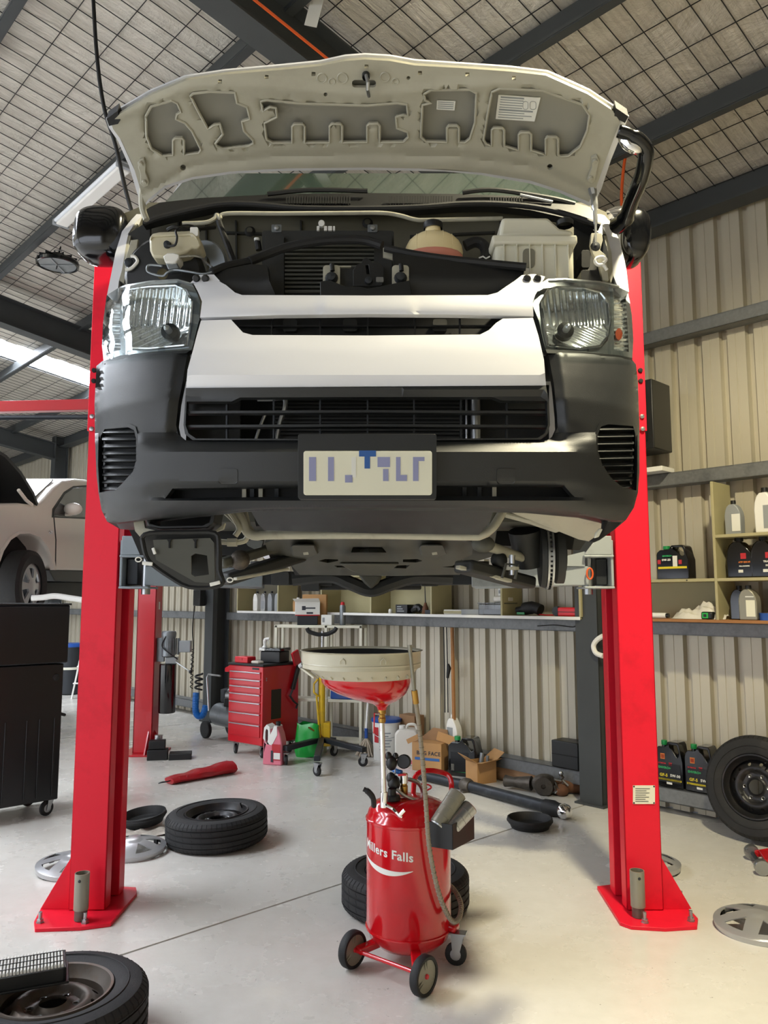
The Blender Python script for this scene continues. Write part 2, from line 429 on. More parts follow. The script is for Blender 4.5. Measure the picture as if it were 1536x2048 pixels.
# roof foil, pillowing a little between the wires that carry it; translucent strips let in, two of them added to brighten the floor
def rp(a, d, dz=0.0): return wp(a, d, roof(d) + dz)
SKY = [(11.10, 11.82, -6.0, 5.7), (5.9, 6.6, -6.0, 0.9), (8.3, 9.05, -6.0, 0.9)]   # translucent roof sheets: along, from - to; last two added unseen for floor light
DA, DD = 0.145, 0.265
ce = MB()
na = int((A1 - A0) / DA) ; nd = int((5.8 - D0) / DD * 2)
def insky(a, d): return any(s[0] - 0.01 < a < s[1] + 0.01 and s[2] < d < s[3] for s in SKY)
arange = [A0 + i * DA for i in range(na + 1)]
for s_ in SKY: arange += [s_[0], s_[1]]
arange = sorted(set(arange))
rng = random.Random(3)
for j in range(nd + 1):
    d = 5.82 - (5.82 - D0) * j / nd
    for a in arange: ce.v.append(rp(a, d, rng.uniform(-0.004, 0.011) + (0.008 if j % 2 else 0)))
m_ = len(arange)
for j in range(nd):
    for i in range(m_ - 1):
        if insky((arange[i] + arange[i + 1]) / 2, 5.82 - (5.82 - D0) * (j + .5) / nd): continue
        ce.f.append((j * m_ + i, j * m_ + i + 1, (j + 1) * m_ + i + 1, (j + 1) * m_ + i))
ceil = ce.build('ceiling', 'foil', smooth=180); tag(ceil, kind='structure')
wm = MB()
for i in range(na + 1):
    a = A0 + i * DA
    wm.beam(rp(a, 5.8, -0.006), rp(a, D0, -0.006), 0.0045, 0.0045)
k = 0
while 5.7 - k * DD > D0:
    d = 5.7 - k * DD; wm.beam(rp(A0, d, -0.010), rp(A1, d, -0.010), 0.0045, 0.0045); k += 1
tag(wm.build('wire_mesh', 'black_plastic', ceil, smooth=0), kind='stuff')
for s0, s1, e0, e1 in SKY:
    MB().prism([rp(s0, e1, 0.03), rp(s1, e1, 0.03), rp(s1, e0, 0.03), rp(s0, e0, 0.03)], (0, 0, 0.006)).build('skylight_or_fill_sheet', 'skylight_and_fill', ceil, smooth=0)  # one real strip and both added fill strips
# outer roof above so that no daylight leaks in through the seams
MB().prism([rp(A0, 5.9, 0.12), rp(A1, 5.9, 0.12), rp(A1, D0, 0.12), rp(A0, D0, 0.12)], (0, 0, 0.02)).build('roof_sheet', 'galv', ceil, smooth=0)
n_ = 0
def purlin(d, sec=0.17):
    global n_; n_ += 1
    for a, b in zip((A0,) + FR, FR + (A1,)):
        m = MB(); z = roof(d) - 0.02; e = 0.06
        m.wbox(a, b, d - 0.006, d + 0.006, z - sec, z); m.wbox(a, b, d - e, d, z - sec - 0.008, z - sec); m.wbox(a, b, d, d + e, z - 0.008, z)
        m.wbox(a, b, d - e - .006, d - e, z - sec, z - sec + .02)
        tag(m.build('trim_%d' % n_ if a == A0 else 'purlin', 'beam_grey', PUR.get(n_), smooth=0), kind='structure' if a == A0 else None)
        if a == A0: PUR[n_] = COL.objects[-1]
PUR = {}
for i in range(10): purlin(4.80 - 1.13 * i)
# eaves beam
m = MB().wbox(A0, A1, 5.72, 5.80, 4.55, 4.76).wbox(A0, A1, 5.62, 5.72, 4.55, 4.565); tag(m.build('trim_20', 'beam_grey', smooth=0), kind='structure')
# portal frames: column + rafter I-sections
for i, a in enumerate(FR):
    m = MB(); dcol = 5.78; dp = 0.24; bw = 0.20
    m.wbox(a - .006, a + .006, dcol - dp, dcol, 0, 4.75); m.wbox(a - bw / 2, a + bw / 2, dcol - dp - .012, dcol - dp, 0, 4.75); m.wbox(a - bw / 2, a + bw / 2, dcol - .012, dcol, 0, 4.75)
    m.wbox(a - bw / 2 - .03, a + bw / 2 + .03, dcol - dp - .05, dcol, 0, .015)
    m.wbox(a - bw / 2, a + bw / 2, dcol - dp - .016, dcol - dp + .05, 0, 4.0)
    c = m.build('trim_%d' % (30 + i), 'beam_grey', smooth=0); tag(c, kind='structure')
    m = MB(); rd = 0.30; t0 = -0.17
    def rb(a0, a1, z0, z1, d0=5.6, d1=D0):
        m.prism([wp(a0, d0, roof(d0) + z0), wp(a1, d0, roof(d0) + z0), wp(a1, d0, roof(d0) + z1), wp(a0, d0, roof(d0) + z1)], wp(0, d1, roof(d1)) - wp(0, d0, roof(d0)))
    rb(a - .008, a + .008, t0 - rd, t0); rb(a - .09, a + .09, t0 - rd - .014, t0 - rd); rb(a - .09, a + .09, t0 - .014, t0)
    r = m.build('rafter', 'beam_grey', c, smooth=0)
# clad wall: every profiled sheet a piece
wr = MB().wbox(A0, A1, WD + .05, WD + .08, -.02, 4.9).build('wall_right', 'galv', smooth=0); tag(wr, kind='structure')
sw = 0.784; P = sw / 4
prof = []
for q in range(4): b0 = q * P; prof += [(b0, 0), (b0 + .064, 0), (b0 + .066, .004), (b0 + .074, .004), (b0 + .076, 0), (b0 + P - .062, 0), (b0 + P - .052, .045), (b0 + P - .010, .045)]
prof += [(sw, 0)]
sm = MB(); R3 = Matrix((W, N, UP)).transposed()
sm.quad_strip([[R3 @ V((x, y, z)) for x, y in prof] for z in (0.0, 4.75)], closed=False)
base = sm.build('sheet', 'wall_sheet', wr, smooth=0, local=True)
for i in range(int((A1 - A0) / sw)):
    o = base if i == 0 else base.copy()
    if i: COL.objects.link(o); o.parent = wr
    o.location = wp(A0 + i * sw, WD + (0.0015 if i % 2 else 0), 0.01)
# girts on the wall
GZ = (3.72, 2.555, 1.405, 0.17)
for i, z in enumerate(GZ):
    m = MB()
    for a, b in zip((A0,) + FR, FR + (A1,)):
        a += .11; b -= .11; h = .10 if i < 3 else .11; s = .085 if i != 2 else .09
        dd = .13 if i < 3 else .16
        m.wbox(a, b, WD - dd, WD - dd + .008, z - h + .03, z + .03); m.wbox(a, b, WD - dd, WD, z + .022, z + .03); m.wbox(a, b, WD - dd, WD, z - h + .03, z - h + .038)
    tag(m.build('trim_%d' % (40 + i), 'girt_grey', smooth=0), kind='structure')
# end wall far away
we = MB().wbox(A1, A1 + .1, D0, WD, 0, 6.9).build('wall_far', 'wall_sheet', smooth=0); tag(we, kind='structure')
# the long wall behind the photographer's left, with its roller doors standing open
wo = MB().wbox(A0, A1, D0 - .1, D0, 3.9, 6.9)
for a, b in ((A0, -2.0), (3.2, 3.8), (9.0, 9.6), (14.9, 15.5), (20.7, A1)): wo.wbox(a, b, D0 - .1, D0, 0, 3.9)
tag(wo.build('wall_left', 'wall_sheet', smooth=0), kind='structure')
tag(MB().wbox(A0 - .1, A0, D0, WD, 0, 6.9).build('wall_back', 'wall_sheet', smooth=0), kind='structure')
# ================================================================ lamps and cables
def highbay(pos, lit, label, hang):
    t = thing('high_bay_lamp', label, 'ceiling lamp', pos)
    x, y, z = pos
    b = MB().lathe([(.02, .11), (.07, .11), (.09, .075), (.19, .05), (.205, .03), (.20, .0), (.185, -.004), (.18, .012), (.06, .02), (.0001, .02)], pos, 36)
    b.build('housing', 'black_gloss', t)
    f = MB()
    for i in range(14):
        c, s_ = math.cos(2 * PI * i / 14), math.sin(2 * PI * i / 14)
        f.beam(V(pos) + V((c * .08, s_ * .08, .075)), V(pos) + V((c * .19, s_ * .19, .055)), .006, .035)
    f.build('cooling_fin', 'dark_steel', t)
    MB().lathe([(.176, .004), (.176, .008), (.0001, .008)], pos, 32).build('diffuser', 'lamp_glow' if lit else 'lamp_off', t)
    k = MB()
    for s_ in (0, PI / 2): k.beam(V(pos) + V((math.cos(s_), math.sin(s_), 0)) * .17, V(pos) - V((math.cos(s_), math.sin(s_), 0)) * .17, .012, .006)
    k.build('lens_bar', 'grey_plastic', t)
    MB().tube([V(pos) + V((-.05, 0, .10)), V(pos) + V((-.03, 0, .16)), V(pos) + V((.03, 0, .16)), V(pos) + V((.05, 0, .10))], .006, 6).build('yoke', 'steel', t)
    c = MB(); n = max(4, int(hang / .03))
    for i in range(n):
        p = V(pos) + V((0, 0, .165 + hang * i / n)); q = .009
        ax = V((1, 0, 0)) if i % 2 else V((0, 1, 0))
        c.tube([p + ax * q, p + ax * q + UP * (hang / n), p - ax * q + UP * (hang / n), p - ax * q], .002, 4, closed=True)
    c.build('chain', 'steel', t)
    MB().tube(spline([V(pos) + V((0, 0, .12)), V(pos) + V((.02, .01, .2)), V(pos) + V((-.01, 0, .12 + hang)), V(pos) + V((0, 0, .165 + hang))]), .005, 6).build('flex', 'black_rubber', t)
    MB().cyl(V(pos) + V((0, 0, .165 + hang)), V(pos) + V((0, 0, .165 + hang + .10)), .04, .035, 12).build('plug_base', 'white_plastic', t)
    return t
ap = wp(7.75, 2.66, 0); ap = at(115, 531, ap.y)
highbay(tuple(ap), False, 'round black high-bay lamp hanging on a chain at the left under the roof', roof(2.6) - .2 - ap.z - .265)
lp = highbay(LAMP_POS, True, 'lit round high-bay lamp above the right-hand red post', 0.12)
ld = bpy.data.lights.new('high_bay_light', 'SPOT'); ld.energy = LAMP_W; ld.color = LAMP_COL; ld.shadow_soft_size = 0.13; ld.spot_size = math.radians(165); ld.spot_blend = 0.35
lo = bpy.data.objects.new('high_bay_light', ld); COL.objects.link(lo); lo.location = (LAMP_POS[0], LAMP_POS[1], LAMP_POS[2] - .02)
# fluorescent batten on the purlin
d_ = 2.50; z_ = roof(d_) - .215
t = thing('fluorescent_batten', 'white fluorescent batten fixed along the purlin beside the open bonnet', 'ceiling lamp', tuple(wp(6.3, d_, z_)))
MB().wbox(5.62, 6.98, d_ - .07, d_ + .07, z_ - .03, z_).build('body', 'lamp_white', t, bev=.01)
MB().wbox(5.66, 6.94, d_ - .055, d_ + .055, z_ - .055, z_ - .03).build('diffuser', 'white_plastic', t, bev=.012)
for a in (5.64, 6.96): MB().wbox(a - .02, a + .02, d_ - .072, d_ + .072, z_ - .05, z_ + .002).build('end_cap', 'grey_plastic', t, bev=.005)
# hanging black cable
tp_ = at(183, -90, 4.0); pts = [V((tp_.x, tp_.y, roof(tp_.dot(N)) - .01)), V((tp_.x, tp_.y, (tp_.z + roof(tp_.dot(N))) / 2)), tp_, at(192, 90, 4.0), at(207, 210, 4.0), at(231, 290, 4.0), at(250, 375, 4.0), at(264, 425, 4.0)]
tag(MB().tube(spline(pts), .011, 8).build('hanging_cable', 'black_rubber'), 'black cable hanging from the roof past the open bonnet', 'cable')
# orange lead along the rafter
a_ = 3.5
pts = [wp(a_ - .13, d, roof(d) - .42 + .01 * math.sin(d * 9)) for d in (5.2, 4.6, 4, 3.4, 2.8, 2.2, 1.6)]
tag(MB().tube(spline(pts), .009, 6).build('orange_lead', 'orange'), 'orange power lead running along the big roof rafter', 'cable')
o = MB().tube(spline([at(1246, 440, 5.2), at(1243, 390, 5.2), at(1248, 330, 5.2), at(1256, 290, 5.2)]), .011, 6).build('orange_hose', 'orange'); tag(o, 'orange hose hanging behind the bonnet and the curved mirror arm', 'hose')
# white tag on the rafter
p = at(628, 18, wp(3.39, 2.6, 0).y - .05)
tag(MB().beam(p + V((-.02, 0, -.11)), p + V((.03, 0, .11)), .004, .075, V((1, 0, 0))).build('rafter_tag', 'white_plastic', bev=.002), 'white strip tag hanging from the big roof rafter', 'tag')
# ================================================================ the van on the lift
XC = -0.052
T_A = [(z, a + .010) for z, a in ((1.94, .926), (2.10, .937), (2.35, .957), (2.57, .963), (2.70, .972), (2.94, .977), (3.14, .984))]
T_Y = [(1.84, 2.36), (1.95, 2.31), (2.05, 2.29), (2.22, 2.29), (2.30, 2.31), (2.50, 2.37), (2.62, 2.42), (2.85, 2.55), (3.1, 2.70)]
def Yf(X, z):
    t = min(abs(X - XC) / interp(T_A, z), 1.0)
    return interp(T_Y, z) + .4 * (1 - math.sqrt(max(0, 1 - t ** 3)))
def vsf(x, y, off=0.0):                        # point of the van's nose seen at a pixel of the photo
    r = ray(x, y); lo, hi = 1.9, 3.6
    for _ in range(26):
        m = (lo + hi) / 2; p = EYE + r * (m / r.y)
        if Yf(p.x, p.z) + off <= m: hi = m
        else: lo = m
    return EYE + r * (hi / r.y)
van = thing('van', 'white van with open bonnet raised on the red two-post lift', 'van', (XC, 4.6, 1.8))
def vpan(name, outline, m, parent=None, holes=(), off=0.0, th=.03, step=14, rel=None, bev=0.0, back=None):
    fn = (lambda x, y: vsf(x, y, off + (rel(x, y) if rel else 0)))
    return MB().plate(outline, fn, back or (0, th, 0), holes, step).build(name, m, parent or van, smooth=30, bev=bev)
def mir(pts, c=735): return [(2 * c - x, y) for x, y in reversed(pts)]

# ---- bumper
bump_out = [(193, 732), (205, 722), (250, 712), (300, 705), (372, 700), (375, 704), (366, 760), (357, 805), (352, 850), (356, 868), (370, 880), (400, 883), (735, 882), (1060, 883), (1093, 881), (1107, 872), (1115, 855), (1114, 830), (1108, 770), (1096, 704), (1099, 699), (1160, 702), (1235, 710), (1262, 716), (1272, 729),
            (1276, 762), (1279, 850), (1279, 945), (1276, 985), (1268, 1015), (1252, 1040), (1232, 1042), (1175, 1029), (1060, 1021), (960, 1016), (735, 1014), (540, 1015), (480, 1018), (400, 1026), (290, 1038), (232, 1046), (214, 1043), (203, 1020), (197, 985), (193, 950), (190, 880), (189, 807)]
ventL = [(197, 866), (206, 851), (258, 847), (271, 853), (276, 872), (276, 918), (269, 942), (242, 971), (229, 982), (199, 985), (196, 930)]
ventR = [(1192, 862), (1199, 846), (1215, 841), (1270, 845), (1275, 862), (1275, 930), (1273, 981), (1246, 976), (1221, 956), (1201, 926), (1193, 900)]
slot = [(345, 977), (735, 971), (1128, 971), (1145, 990), (1150, 994), (735, 991), (330, 997)]
def brel(x, y):
    # a ledge under the grille that leans outwards, then an upright skirt, a channel for the slot and a lower lip
    cx = max(0.0, 1 - max(0, abs(x - 735) - 375) / 75.0)
    r = 0.0
    if y > 880: r += cx * interp([(880, .035), (893, .022), (903, 0.0), (966, 0.004), (972, .02), (996, .02), (1000, -.008), (1022, .02), (1050, .05)], y)
    elif y > 835: r += cx * .035 * ((y - 835) / 45.0) ** 2
    # bevel towards grille opening
    for ex, s in ((interp([(700, 374), (760, 366), (805, 357), (850, 352)], y), -1), (interp([(700, 1097), (770, 1108), (830, 1114), (855, 1115)], y), 1)):
        dist = (ex - x) if s < 0 else (x - ex)
        if y < 885 and dist < 20: r += .022 * (1 - max(0, dist) / 20) * min(1, (885 - y) / 20.0)
    # rounded upper edge
    top = interp([(190, 735), (205, 722), (250, 712), (300, 705), (372, 700), (735, 700), (1099, 699), (1160, 702), (1235, 710), (1262, 716), (1276, 732)], x)
    if y - top < 10: r += .02 * (1 - max(0, y - top) / 10) ** 2
    if y > 1005: r += .05 * ((y - 1005) / 40.0) ** 2
    return r
bumper = vpan('bumper', bump_out, 'bumper_plastic', holes=[ventL, ventR, slot], th=.035, step=6.5, rel=brel)
# underside return of the bumper
MB().plate([(214, 1043), (232, 1046), (290, 1038), (400, 1026), (480, 1018), (735, 1014), (960, 1016), (1060, 1021), (1175, 1029), (1232, 1042), (1252, 1040), (1228, 1060), (1205, 1046), (1170, 1036), (1060, 1026), (735, 1020), (480, 1024), (300, 1044), (262, 1060), (240, 1058)],
           lambda x, y: vsf(x, y, .07 + .004 * max(0, y - 1020)), (0, .09, .01), step=14).build('lower_lip', 'bumper_plastic', bumper)
for sgn, vent, cxs in ((-1, ventL, (204, 268)), (1, ventR, (1200, 1272))):
    c0 = sum(p[0] for p in vent) / len(vent); c1 = sum(p[1] for p in vent) / len(vent)
    inner = [(c0 + (x - c0) * .90, c1 + (y - c1) * .93 + 3) for x, y in vent]
    gv = vpan('vent_backing', vent, 'inner_dark', bumper, off=.055, th=.01, step=20)
    rim = vpan('vent_frame', vent, 'bumper_plastic', bumper, holes=[inner], off=.018, th=.03, step=12)
    ys = [y for x, y in inner]; y0, y1 = min(ys), max(ys)
    for i in range(9):
        yy = y0 + (y1 - y0) * (i + .55) / 9
        xs = []
        n = len(inner)
        for q in range(n):
            a, b = inner[q], inner[(q + 1) % n]
            if (a[1] > yy) != (b[1] > yy): xs.append(a[0] + (b[0] - a[0]) * (yy - a[1]) / (b[1] - a[1]))
        if len(xs) < 2: continue
        xa, xb = max(min(xs) - 1, 204), min(max(xs) + 1, 1268)
        vpan('slat', [(xa, yy - 2.6), (xb, yy - 3.4), (xb, yy + 2.6), (xa, yy + 3.4)], 'bumper_plastic', bumper, off=.022 , th=.03, step=14, rel=lambda x, y, yy=yy: .004 * (yy - y) * .6)
# tow-hook covers
for x0, x1 in ((437, 475), (994, 1030)):
    vpan('tow_cover', rrect(x0, 937, x1, 968, 6), 'bumper_plastic', bumper, off=.001, th=.01, step=12, rel=lambda x, y: brel(x, y) - .0035)
# slot floor and lip
vpan('slot_backing', [(325, 966), (1150, 962), (1165, 1000), (315, 1003)], 'inner_dark', bumper, off=.075, th=.008, step=40)
for xx in (484, 500, 517, 549, 925, 955, 985): vpan('bracket', [(xx, 972), (xx + 8, 972), (xx + 8, 996), (xx, 996)], 'cream_paint' if xx in (484, 517, 985) else 'dark_steel', bumper, off=.062, th=.01, step=20)

# ---- lower grille between the bumper horns
grl = vpan('grille_surround', [(372, 776), (735, 775), (1092, 772), (1098, 805), (1100, 850), (1095, 868), (1080, 879), (735, 881), (385, 880), (370, 868), (367, 850), (370, 805)], 'bumper_plastic',
           holes=[[(373, 803), (463, 803), (480, 795), (735, 794), (985, 794), (1003, 801), (1094, 802), (1096, 850), (1090, 866), (1075, 876), (735, 878), (392, 877), (377, 867), (371, 850)]], off=.03, th=.03, step=14,
           rel=lambda x, y: -.018 if y < 790 else 0)
for y0, y1 in ((824, 823), (852, 851)):
    vpan('grille_bar', [(370, y0 - 2), (735, y1 - 3), (1097, y0 - 2), (1097, y0 + 3), (735, y1 + 2), (370, y0 + 3)], 'bumper_plastic', off=.045, th=.03, step=16, bev=.003)
for xx in (453, 547, 640, 735, 828, 922, 1014): vpan('grille_stay', [(xx - 1.6, 800 if 470 < xx < 1000 else 806), (xx + 1.6, 800 if 470 < xx < 1000 else 806), (xx + 1.6, 877), (xx - 1.6, 877)], 'dark_steel', off=.07, th=.02, step=30)
# condenser and pipes behind
rad = MB().plate([(540, 770), (950, 770), (950, 1000), (540, 1000)], lambda x, y: at(x, y, 2.52), (0, .03, 0)).build('condenser', 'inner_dark', van)
cf = MB()
for i in range(26):
    yy = 792 + i * 7.6; cf.beam(at(545, yy, 2.515), at(925, yy, 2.515), .008, .006)
cf.build('condenser_tube', 'engine_dark', rad)
MB().cyl(at(951, 780, 2.50), at(951, 890, 2.50), .016, n=14).cyl(at(951, 1000, 2.50), at(951, 880, 2.50), .016, n=14).build('receiver_tube', 'steel', rad)
MB().cyl(at(933, 785, 2.505), at(933, 885, 2.505), .004, n=8).build('thin_tube', 'steel', rad)
MB().tube(spline([at(515, 798, 2.48), at(545, 798, 2.48), at(568, 797, 2.47), at(570, 815, 2.47), at(560, 845, 2.48), at(553, 880, 2.49)]), .008, 8).build('ac_pipe', 'steel', rad)
MB().tube(spline([at(530, 830, 2.49), at(518, 860, 2.49), at(510, 885, 2.49)]), .006, 8).build('ac_pipe', 'steel', rad)
MB().plate([(372, 780), (480, 780), (480, 1000), (372, 1000)], lambda x, y: at(x, y, 2.56), (0, .02, 0)).build('side_baffle', 'engine_dark', van)
MB().plate([(960, 780), (1098, 780), (1098, 1000), (960, 1000)], lambda x, y: at(x, y, 2.57), (0, .02, 0)).build('side_baffle', 'engine_dark', van)
MB().plate([(372, 770), (1098, 770), (1098, 1004), (372, 1004)], lambda x, y: at(x, y, 2.66), (0, .02, 0)).build('radiator_backing', 'inner_dark', van)
MB().plate([(1016, 802), (1094, 802), (1094, 818), (1016, 818)], lambda x, y: at(x, y, 2.42), (0, .02, 0)).build('inner_bracket', 'black_plastic', van)
MB().plate([(374, 806), (452, 806), (452, 822), (374, 822)], lambda x, y: at(x, y, 2.42), (0, .02, 0)).build('inner_bracket', 'black_plastic', van)

# ---- number plate, its lettering blurred beyond reading
pl = MB().plate(rrect(596, 868, 873, 998, 5), lambda x, y: at(x, y, 2.245), (0, .03, 0)).build('plate_holder', 'bumper_plastic', van, bev=.003)
pf = MB().plate(rrect(607, 902, 864, 990, 5), lambda x, y: at(x, y, 2.240), (0, .006, 0)).build('number_plate', 'plate_cream', pl, bev=.002)
for (x0, y0, x1, y1, mm) in ((618, 914, 632, 962, 'ink_blue'), (656, 914, 668, 962, 'ink_blue'), (690, 950, 705, 965, 'ink_blue'), (703, 914, 712, 955, 'label_white'), (718, 901, 752, 913, 'plate_blue'), (729, 912, 740, 937, 'plate_blue'), (755, 914, 780, 934, 'ink_blue'), (766, 938, 777, 962, 'ink_blue'), (792, 914, 801, 962, 'ink_blue'), (801, 950, 814, 962, 'ink_blue'), (826, 914, 837, 962, 'ink_blue'), (837, 914, 849, 922, 'ink_blue')):
    MB().plate([(x0, y0), (x1, y0), (x1, y1), (x0, y1)], lambda x, y: at(x, y, 2.2385), (0, .003, 0)).build('plate_mark', mm, pf, smooth=0)

# ---- white grille panels
up_out = [(387, 567), (413, 563), (437, 562), (452, 570), (470, 585), (484, 590), (735, 591), (976, 590), (995, 585), (1012, 573), (1030, 561), (1047, 556), (1080, 557), (1086, 563), (1070, 590), (1065, 604), (1067, 632), (900, 629), (735, 628), (560, 630), (400, 635), (404, 603), (396, 584)]
upan = vpan('grille_panel', up_out, 'white_paint', off=-.012, th=.03, step=12, rel=lambda x, y: .012 * max(0, (y - 615) / 16) + .02 * max(0, (600 - y) / 40) + (-.006 if abs(x - 735) < 95 else 0))
lw_out = [(402, 641), (462, 639), (472, 650), (486, 665), (505, 670), (735, 671), (960, 669), (978, 660), (992, 646), (1006, 637), (1066, 636), (1077, 672), (1088, 720), (1092, 771), (735, 773), (372, 776), (375, 740), (386, 700), (395, 665)]
lpan = vpan('grille_panel', lw_out, 'white_paint', off=-.012, th=.03, step=12, rel=lambda x, y: interp([(640, .014), (696, 0.0), (751, 0.004), (757, .014), (776, .030)], y))
vpan('grille_slot_backing', [(440, 622), (1030, 622), (1010, 676), (470, 676)], 'inner_dark', off=.09, th=.01, step=40)
for yy in (652,): vpan('slot_bar', [(478, yy - 2), (1000, yy - 2), (1000, yy + 1), (478, yy + 1)], 'black_plastic', off=.05, th=.02, step=40)
for xx in (543, 640, 735, 830, 920): vpan('slot_bar', [(xx - 1.5, 628), (xx + 1.5, 628), (xx + 1.5, 672), (xx - 1.5, 672)], 'black_plastic', off=.045, th=.02, step=40)
for xx in (580, 700, 880): vpan('slot_clip', rrect(xx - 14, 638, xx + 14, 662, 5), 'engine_dark', off=.07, th=.02, step=40)
# lugs and bolts of the panel ends
for pts, bx in (([(380, 566), (398, 550), (428, 549), (440, 562), (413, 566)], (392, 410)), ([(1084, 564), (1090, 553), (1068, 548), (1044, 550), (1030, 561), (1050, 564)], (1055, 1076))):
    vpan('panel_lug', pts, 'white_paint', off=.01, th=.012, step=16)
    for b in bx:
        c = vsf(b, 557, .0); MB().lathe([(.0001, -.006), (.009, -.006), (.012, 0), (.013, .01)], c, 14, axis((0, 1, .4))).build('clip', 'black_plastic', van)

# ---- headlamps
def headlamp(sg):
    o = [(207, 722), (204, 690), (206, 645), (213, 592), (218, 580), (250, 570), (300, 561), (355, 558), (384, 566), (393, 584), (401, 604), (398, 640), (388, 682), (383, 700), (300, 704), (240, 711)]
    if sg > 0: o = [(1083, 566), (1096, 558), (1130, 556), (1200, 562), (1236, 570), (1256, 584), (1264, 630), (1267, 680), (1265, 716), (1235, 710), (1160, 703), (1091, 698), (1086, 680), (1078, 642), (1065, 610), (1069, 588)]
    bez = [(245, 590), (262, 578), (300, 573), (352, 571), (372, 580), (385, 604), (382, 640), (374, 690), (300, 697), (262, 696), (250, 672), (247, 630)]
    if sg > 0: bez = [(1082, 604), (1096, 580), (1112, 574), (1170, 576), (1200, 585), (1217, 606), (1221, 640), (1216, 672), (1200, 692), (1160, 697), (1096, 690), (1088, 650)]
    h = vpan('headlamp', o, 'inner_dark', off=.13, th=.01, step=22)
    rm = vpan('housing', o, 'lamp_chrome', h, holes=[bez, [(x + (738 - x) * 0, y) for x, y in ([(214, 600), (240, 590), (241, 700), (214, 706)] if sg < 0 else [(1228, 590), (1252, 598), (1258, 704), (1228, 700)])]], off=.05, th=.07, step=12)
    cx, cy = (322, 640) if sg < 0 else (1148, 640); bx, by = (340, 664) if sg < 0 else (1130, 662)
    def dep(x, y):
        r2 = ((x - cx) / 75.0) ** 2 + ((y - cy) / 70.0) ** 2
        tt = (x - cx) * (1 if sg < 0 else -1)
        rib = (.5 + .5 * math.cos((x + y * (.12 if sg < 0 else -.12)) * 2 * PI / 13.0)) * .007 if y < cy + 12 else (.5 + .5 * math.cos((y + .45 * tt) * 2 * PI / 11.0)) * .005
        return .120 - .060 * min(r2, 1.2) + rib
    MB().plate(bez, lambda x, y: vsf(x, y, dep(x, y)), (0, .01, 0), step=2.7).build('reflector', 'reflector', h, smooth=60)
    MB().tube([vsf(x, y, .045) for x, y in dens(bez, 8)], .004, 6, closed=True).build('reflector_ring', 'chrome', h)
    c = vsf(bx, by, .06)
    MB().lathe([(.012, -.012), (.028, -.008), (.03, .02), (.010, .02)], c, 18, axis((0, 1, 0))).build('bulb_shield', 'black_plastic', h)
    MB().lathe([(.0001, -.05), (.009, -.045), (.011, -.03), (.011, .02)], c, 14, axis((0, 1, 0))).build('bulb', 'silver_plastic', h)
    # turn indicator with ridges
    ind = [(212, 600), (242, 588), (243, 702), (212, 710)] if sg < 0 else [(1226, 588), (1254, 598), (1260, 708), (1226, 702)]
    MB().plate(ind, lambda x, y: vsf(x, y, .06 + .006 * math.cos(y * 2 * PI / 9.0)), (0, .01, 0), step=2.7).build('indicator', 'silver_plastic' if sg < 0 else 'reflector', h, smooth=20)
    if sg > 0: vpan('indicator_bulb', circ(1238, 668, 7, 10, 12), 'amber', h, off=.045, th=.01, step=8)
    vpan('seal_strip', [(o[i][0], o[i][1]) for i in ((4, 5, 6, 7, 8) if sg < 0 else (0, 1, 2, 3, 4, 5))] + [(x, y + 3) for x, y in reversed([o[i] for i in ((4, 5, 6, 7, 8) if sg < 0 else (0, 1, 2, 3, 4, 5))])], 'silver_plastic', h, off=.012, th=.02, step=10)
    vpan('lens', o, 'clear_lens', h, off=.004, th=.006, step=12, rel=lambda x, y: 0.0)
headlamp(-1); headlamp(1)
vpan('headlamp_skirt', [(207, 722), (240, 711), (300, 704), (383, 700), (386, 696), (373, 706), (300, 710), (250, 717), (208, 728)], 'black_plastic', off=.03, th=.03, step=14)
vpan('headlamp_skirt', [(1265, 716), (1235, 710), (1160, 703), (1091, 698), (1094, 706), (1160, 709), (1235, 717), (1264, 724)], 'black_plastic', off=.03, th=.03, step=14)

# ---- fenders beside the engine bay
fenL = [(214, 590), (222, 550), (231, 505), (244, 463), (262, 440), (281, 420), (298, 412), (290, 425), (270, 446), (257, 466), (252, 490), (244, 540), (238, 560), (236, 576)]
fenR = [(1258, 584), (1253, 540), (1249, 520), (1238, 478), (1222, 446), (1205, 426), (1186, 410), (1178, 416), (1198, 440), (1213, 470), (1223, 505), (1226, 550), (1236, 574)]
for f_ in (fenL, fenR): MB().plate(f_, lambda x, y: at(x, y, 2.70 + (580 - y) * .0022 - .0009 * min(60, min(abs(x - 205), abs(1262 - x)))), (0, .34, .02), step=9).build('fender', 'white_paint', van, smooth=40)
MB().plate([(238, 560), (244, 540), (252, 490), (257, 466), (270, 446), (276, 448), (262, 470), (257, 492), (252, 540), (248, 566)], lambda x, y: at(x, y, 2.66 + (580 - y) * .0022), (0, .05, 0)).build('fender_edge', 'cream_paint', van)
MB().plate([(1226, 552), (1223, 505), (1213, 470), (1200, 442), (1196, 448), (1208, 474), (1216, 505), (1218, 552), (1222, 566)], lambda x, y: at(x, y, 2.66 + (580 - y) * .0022), (0, .05, 0)).build('fender_edge', 'cream_paint', van)
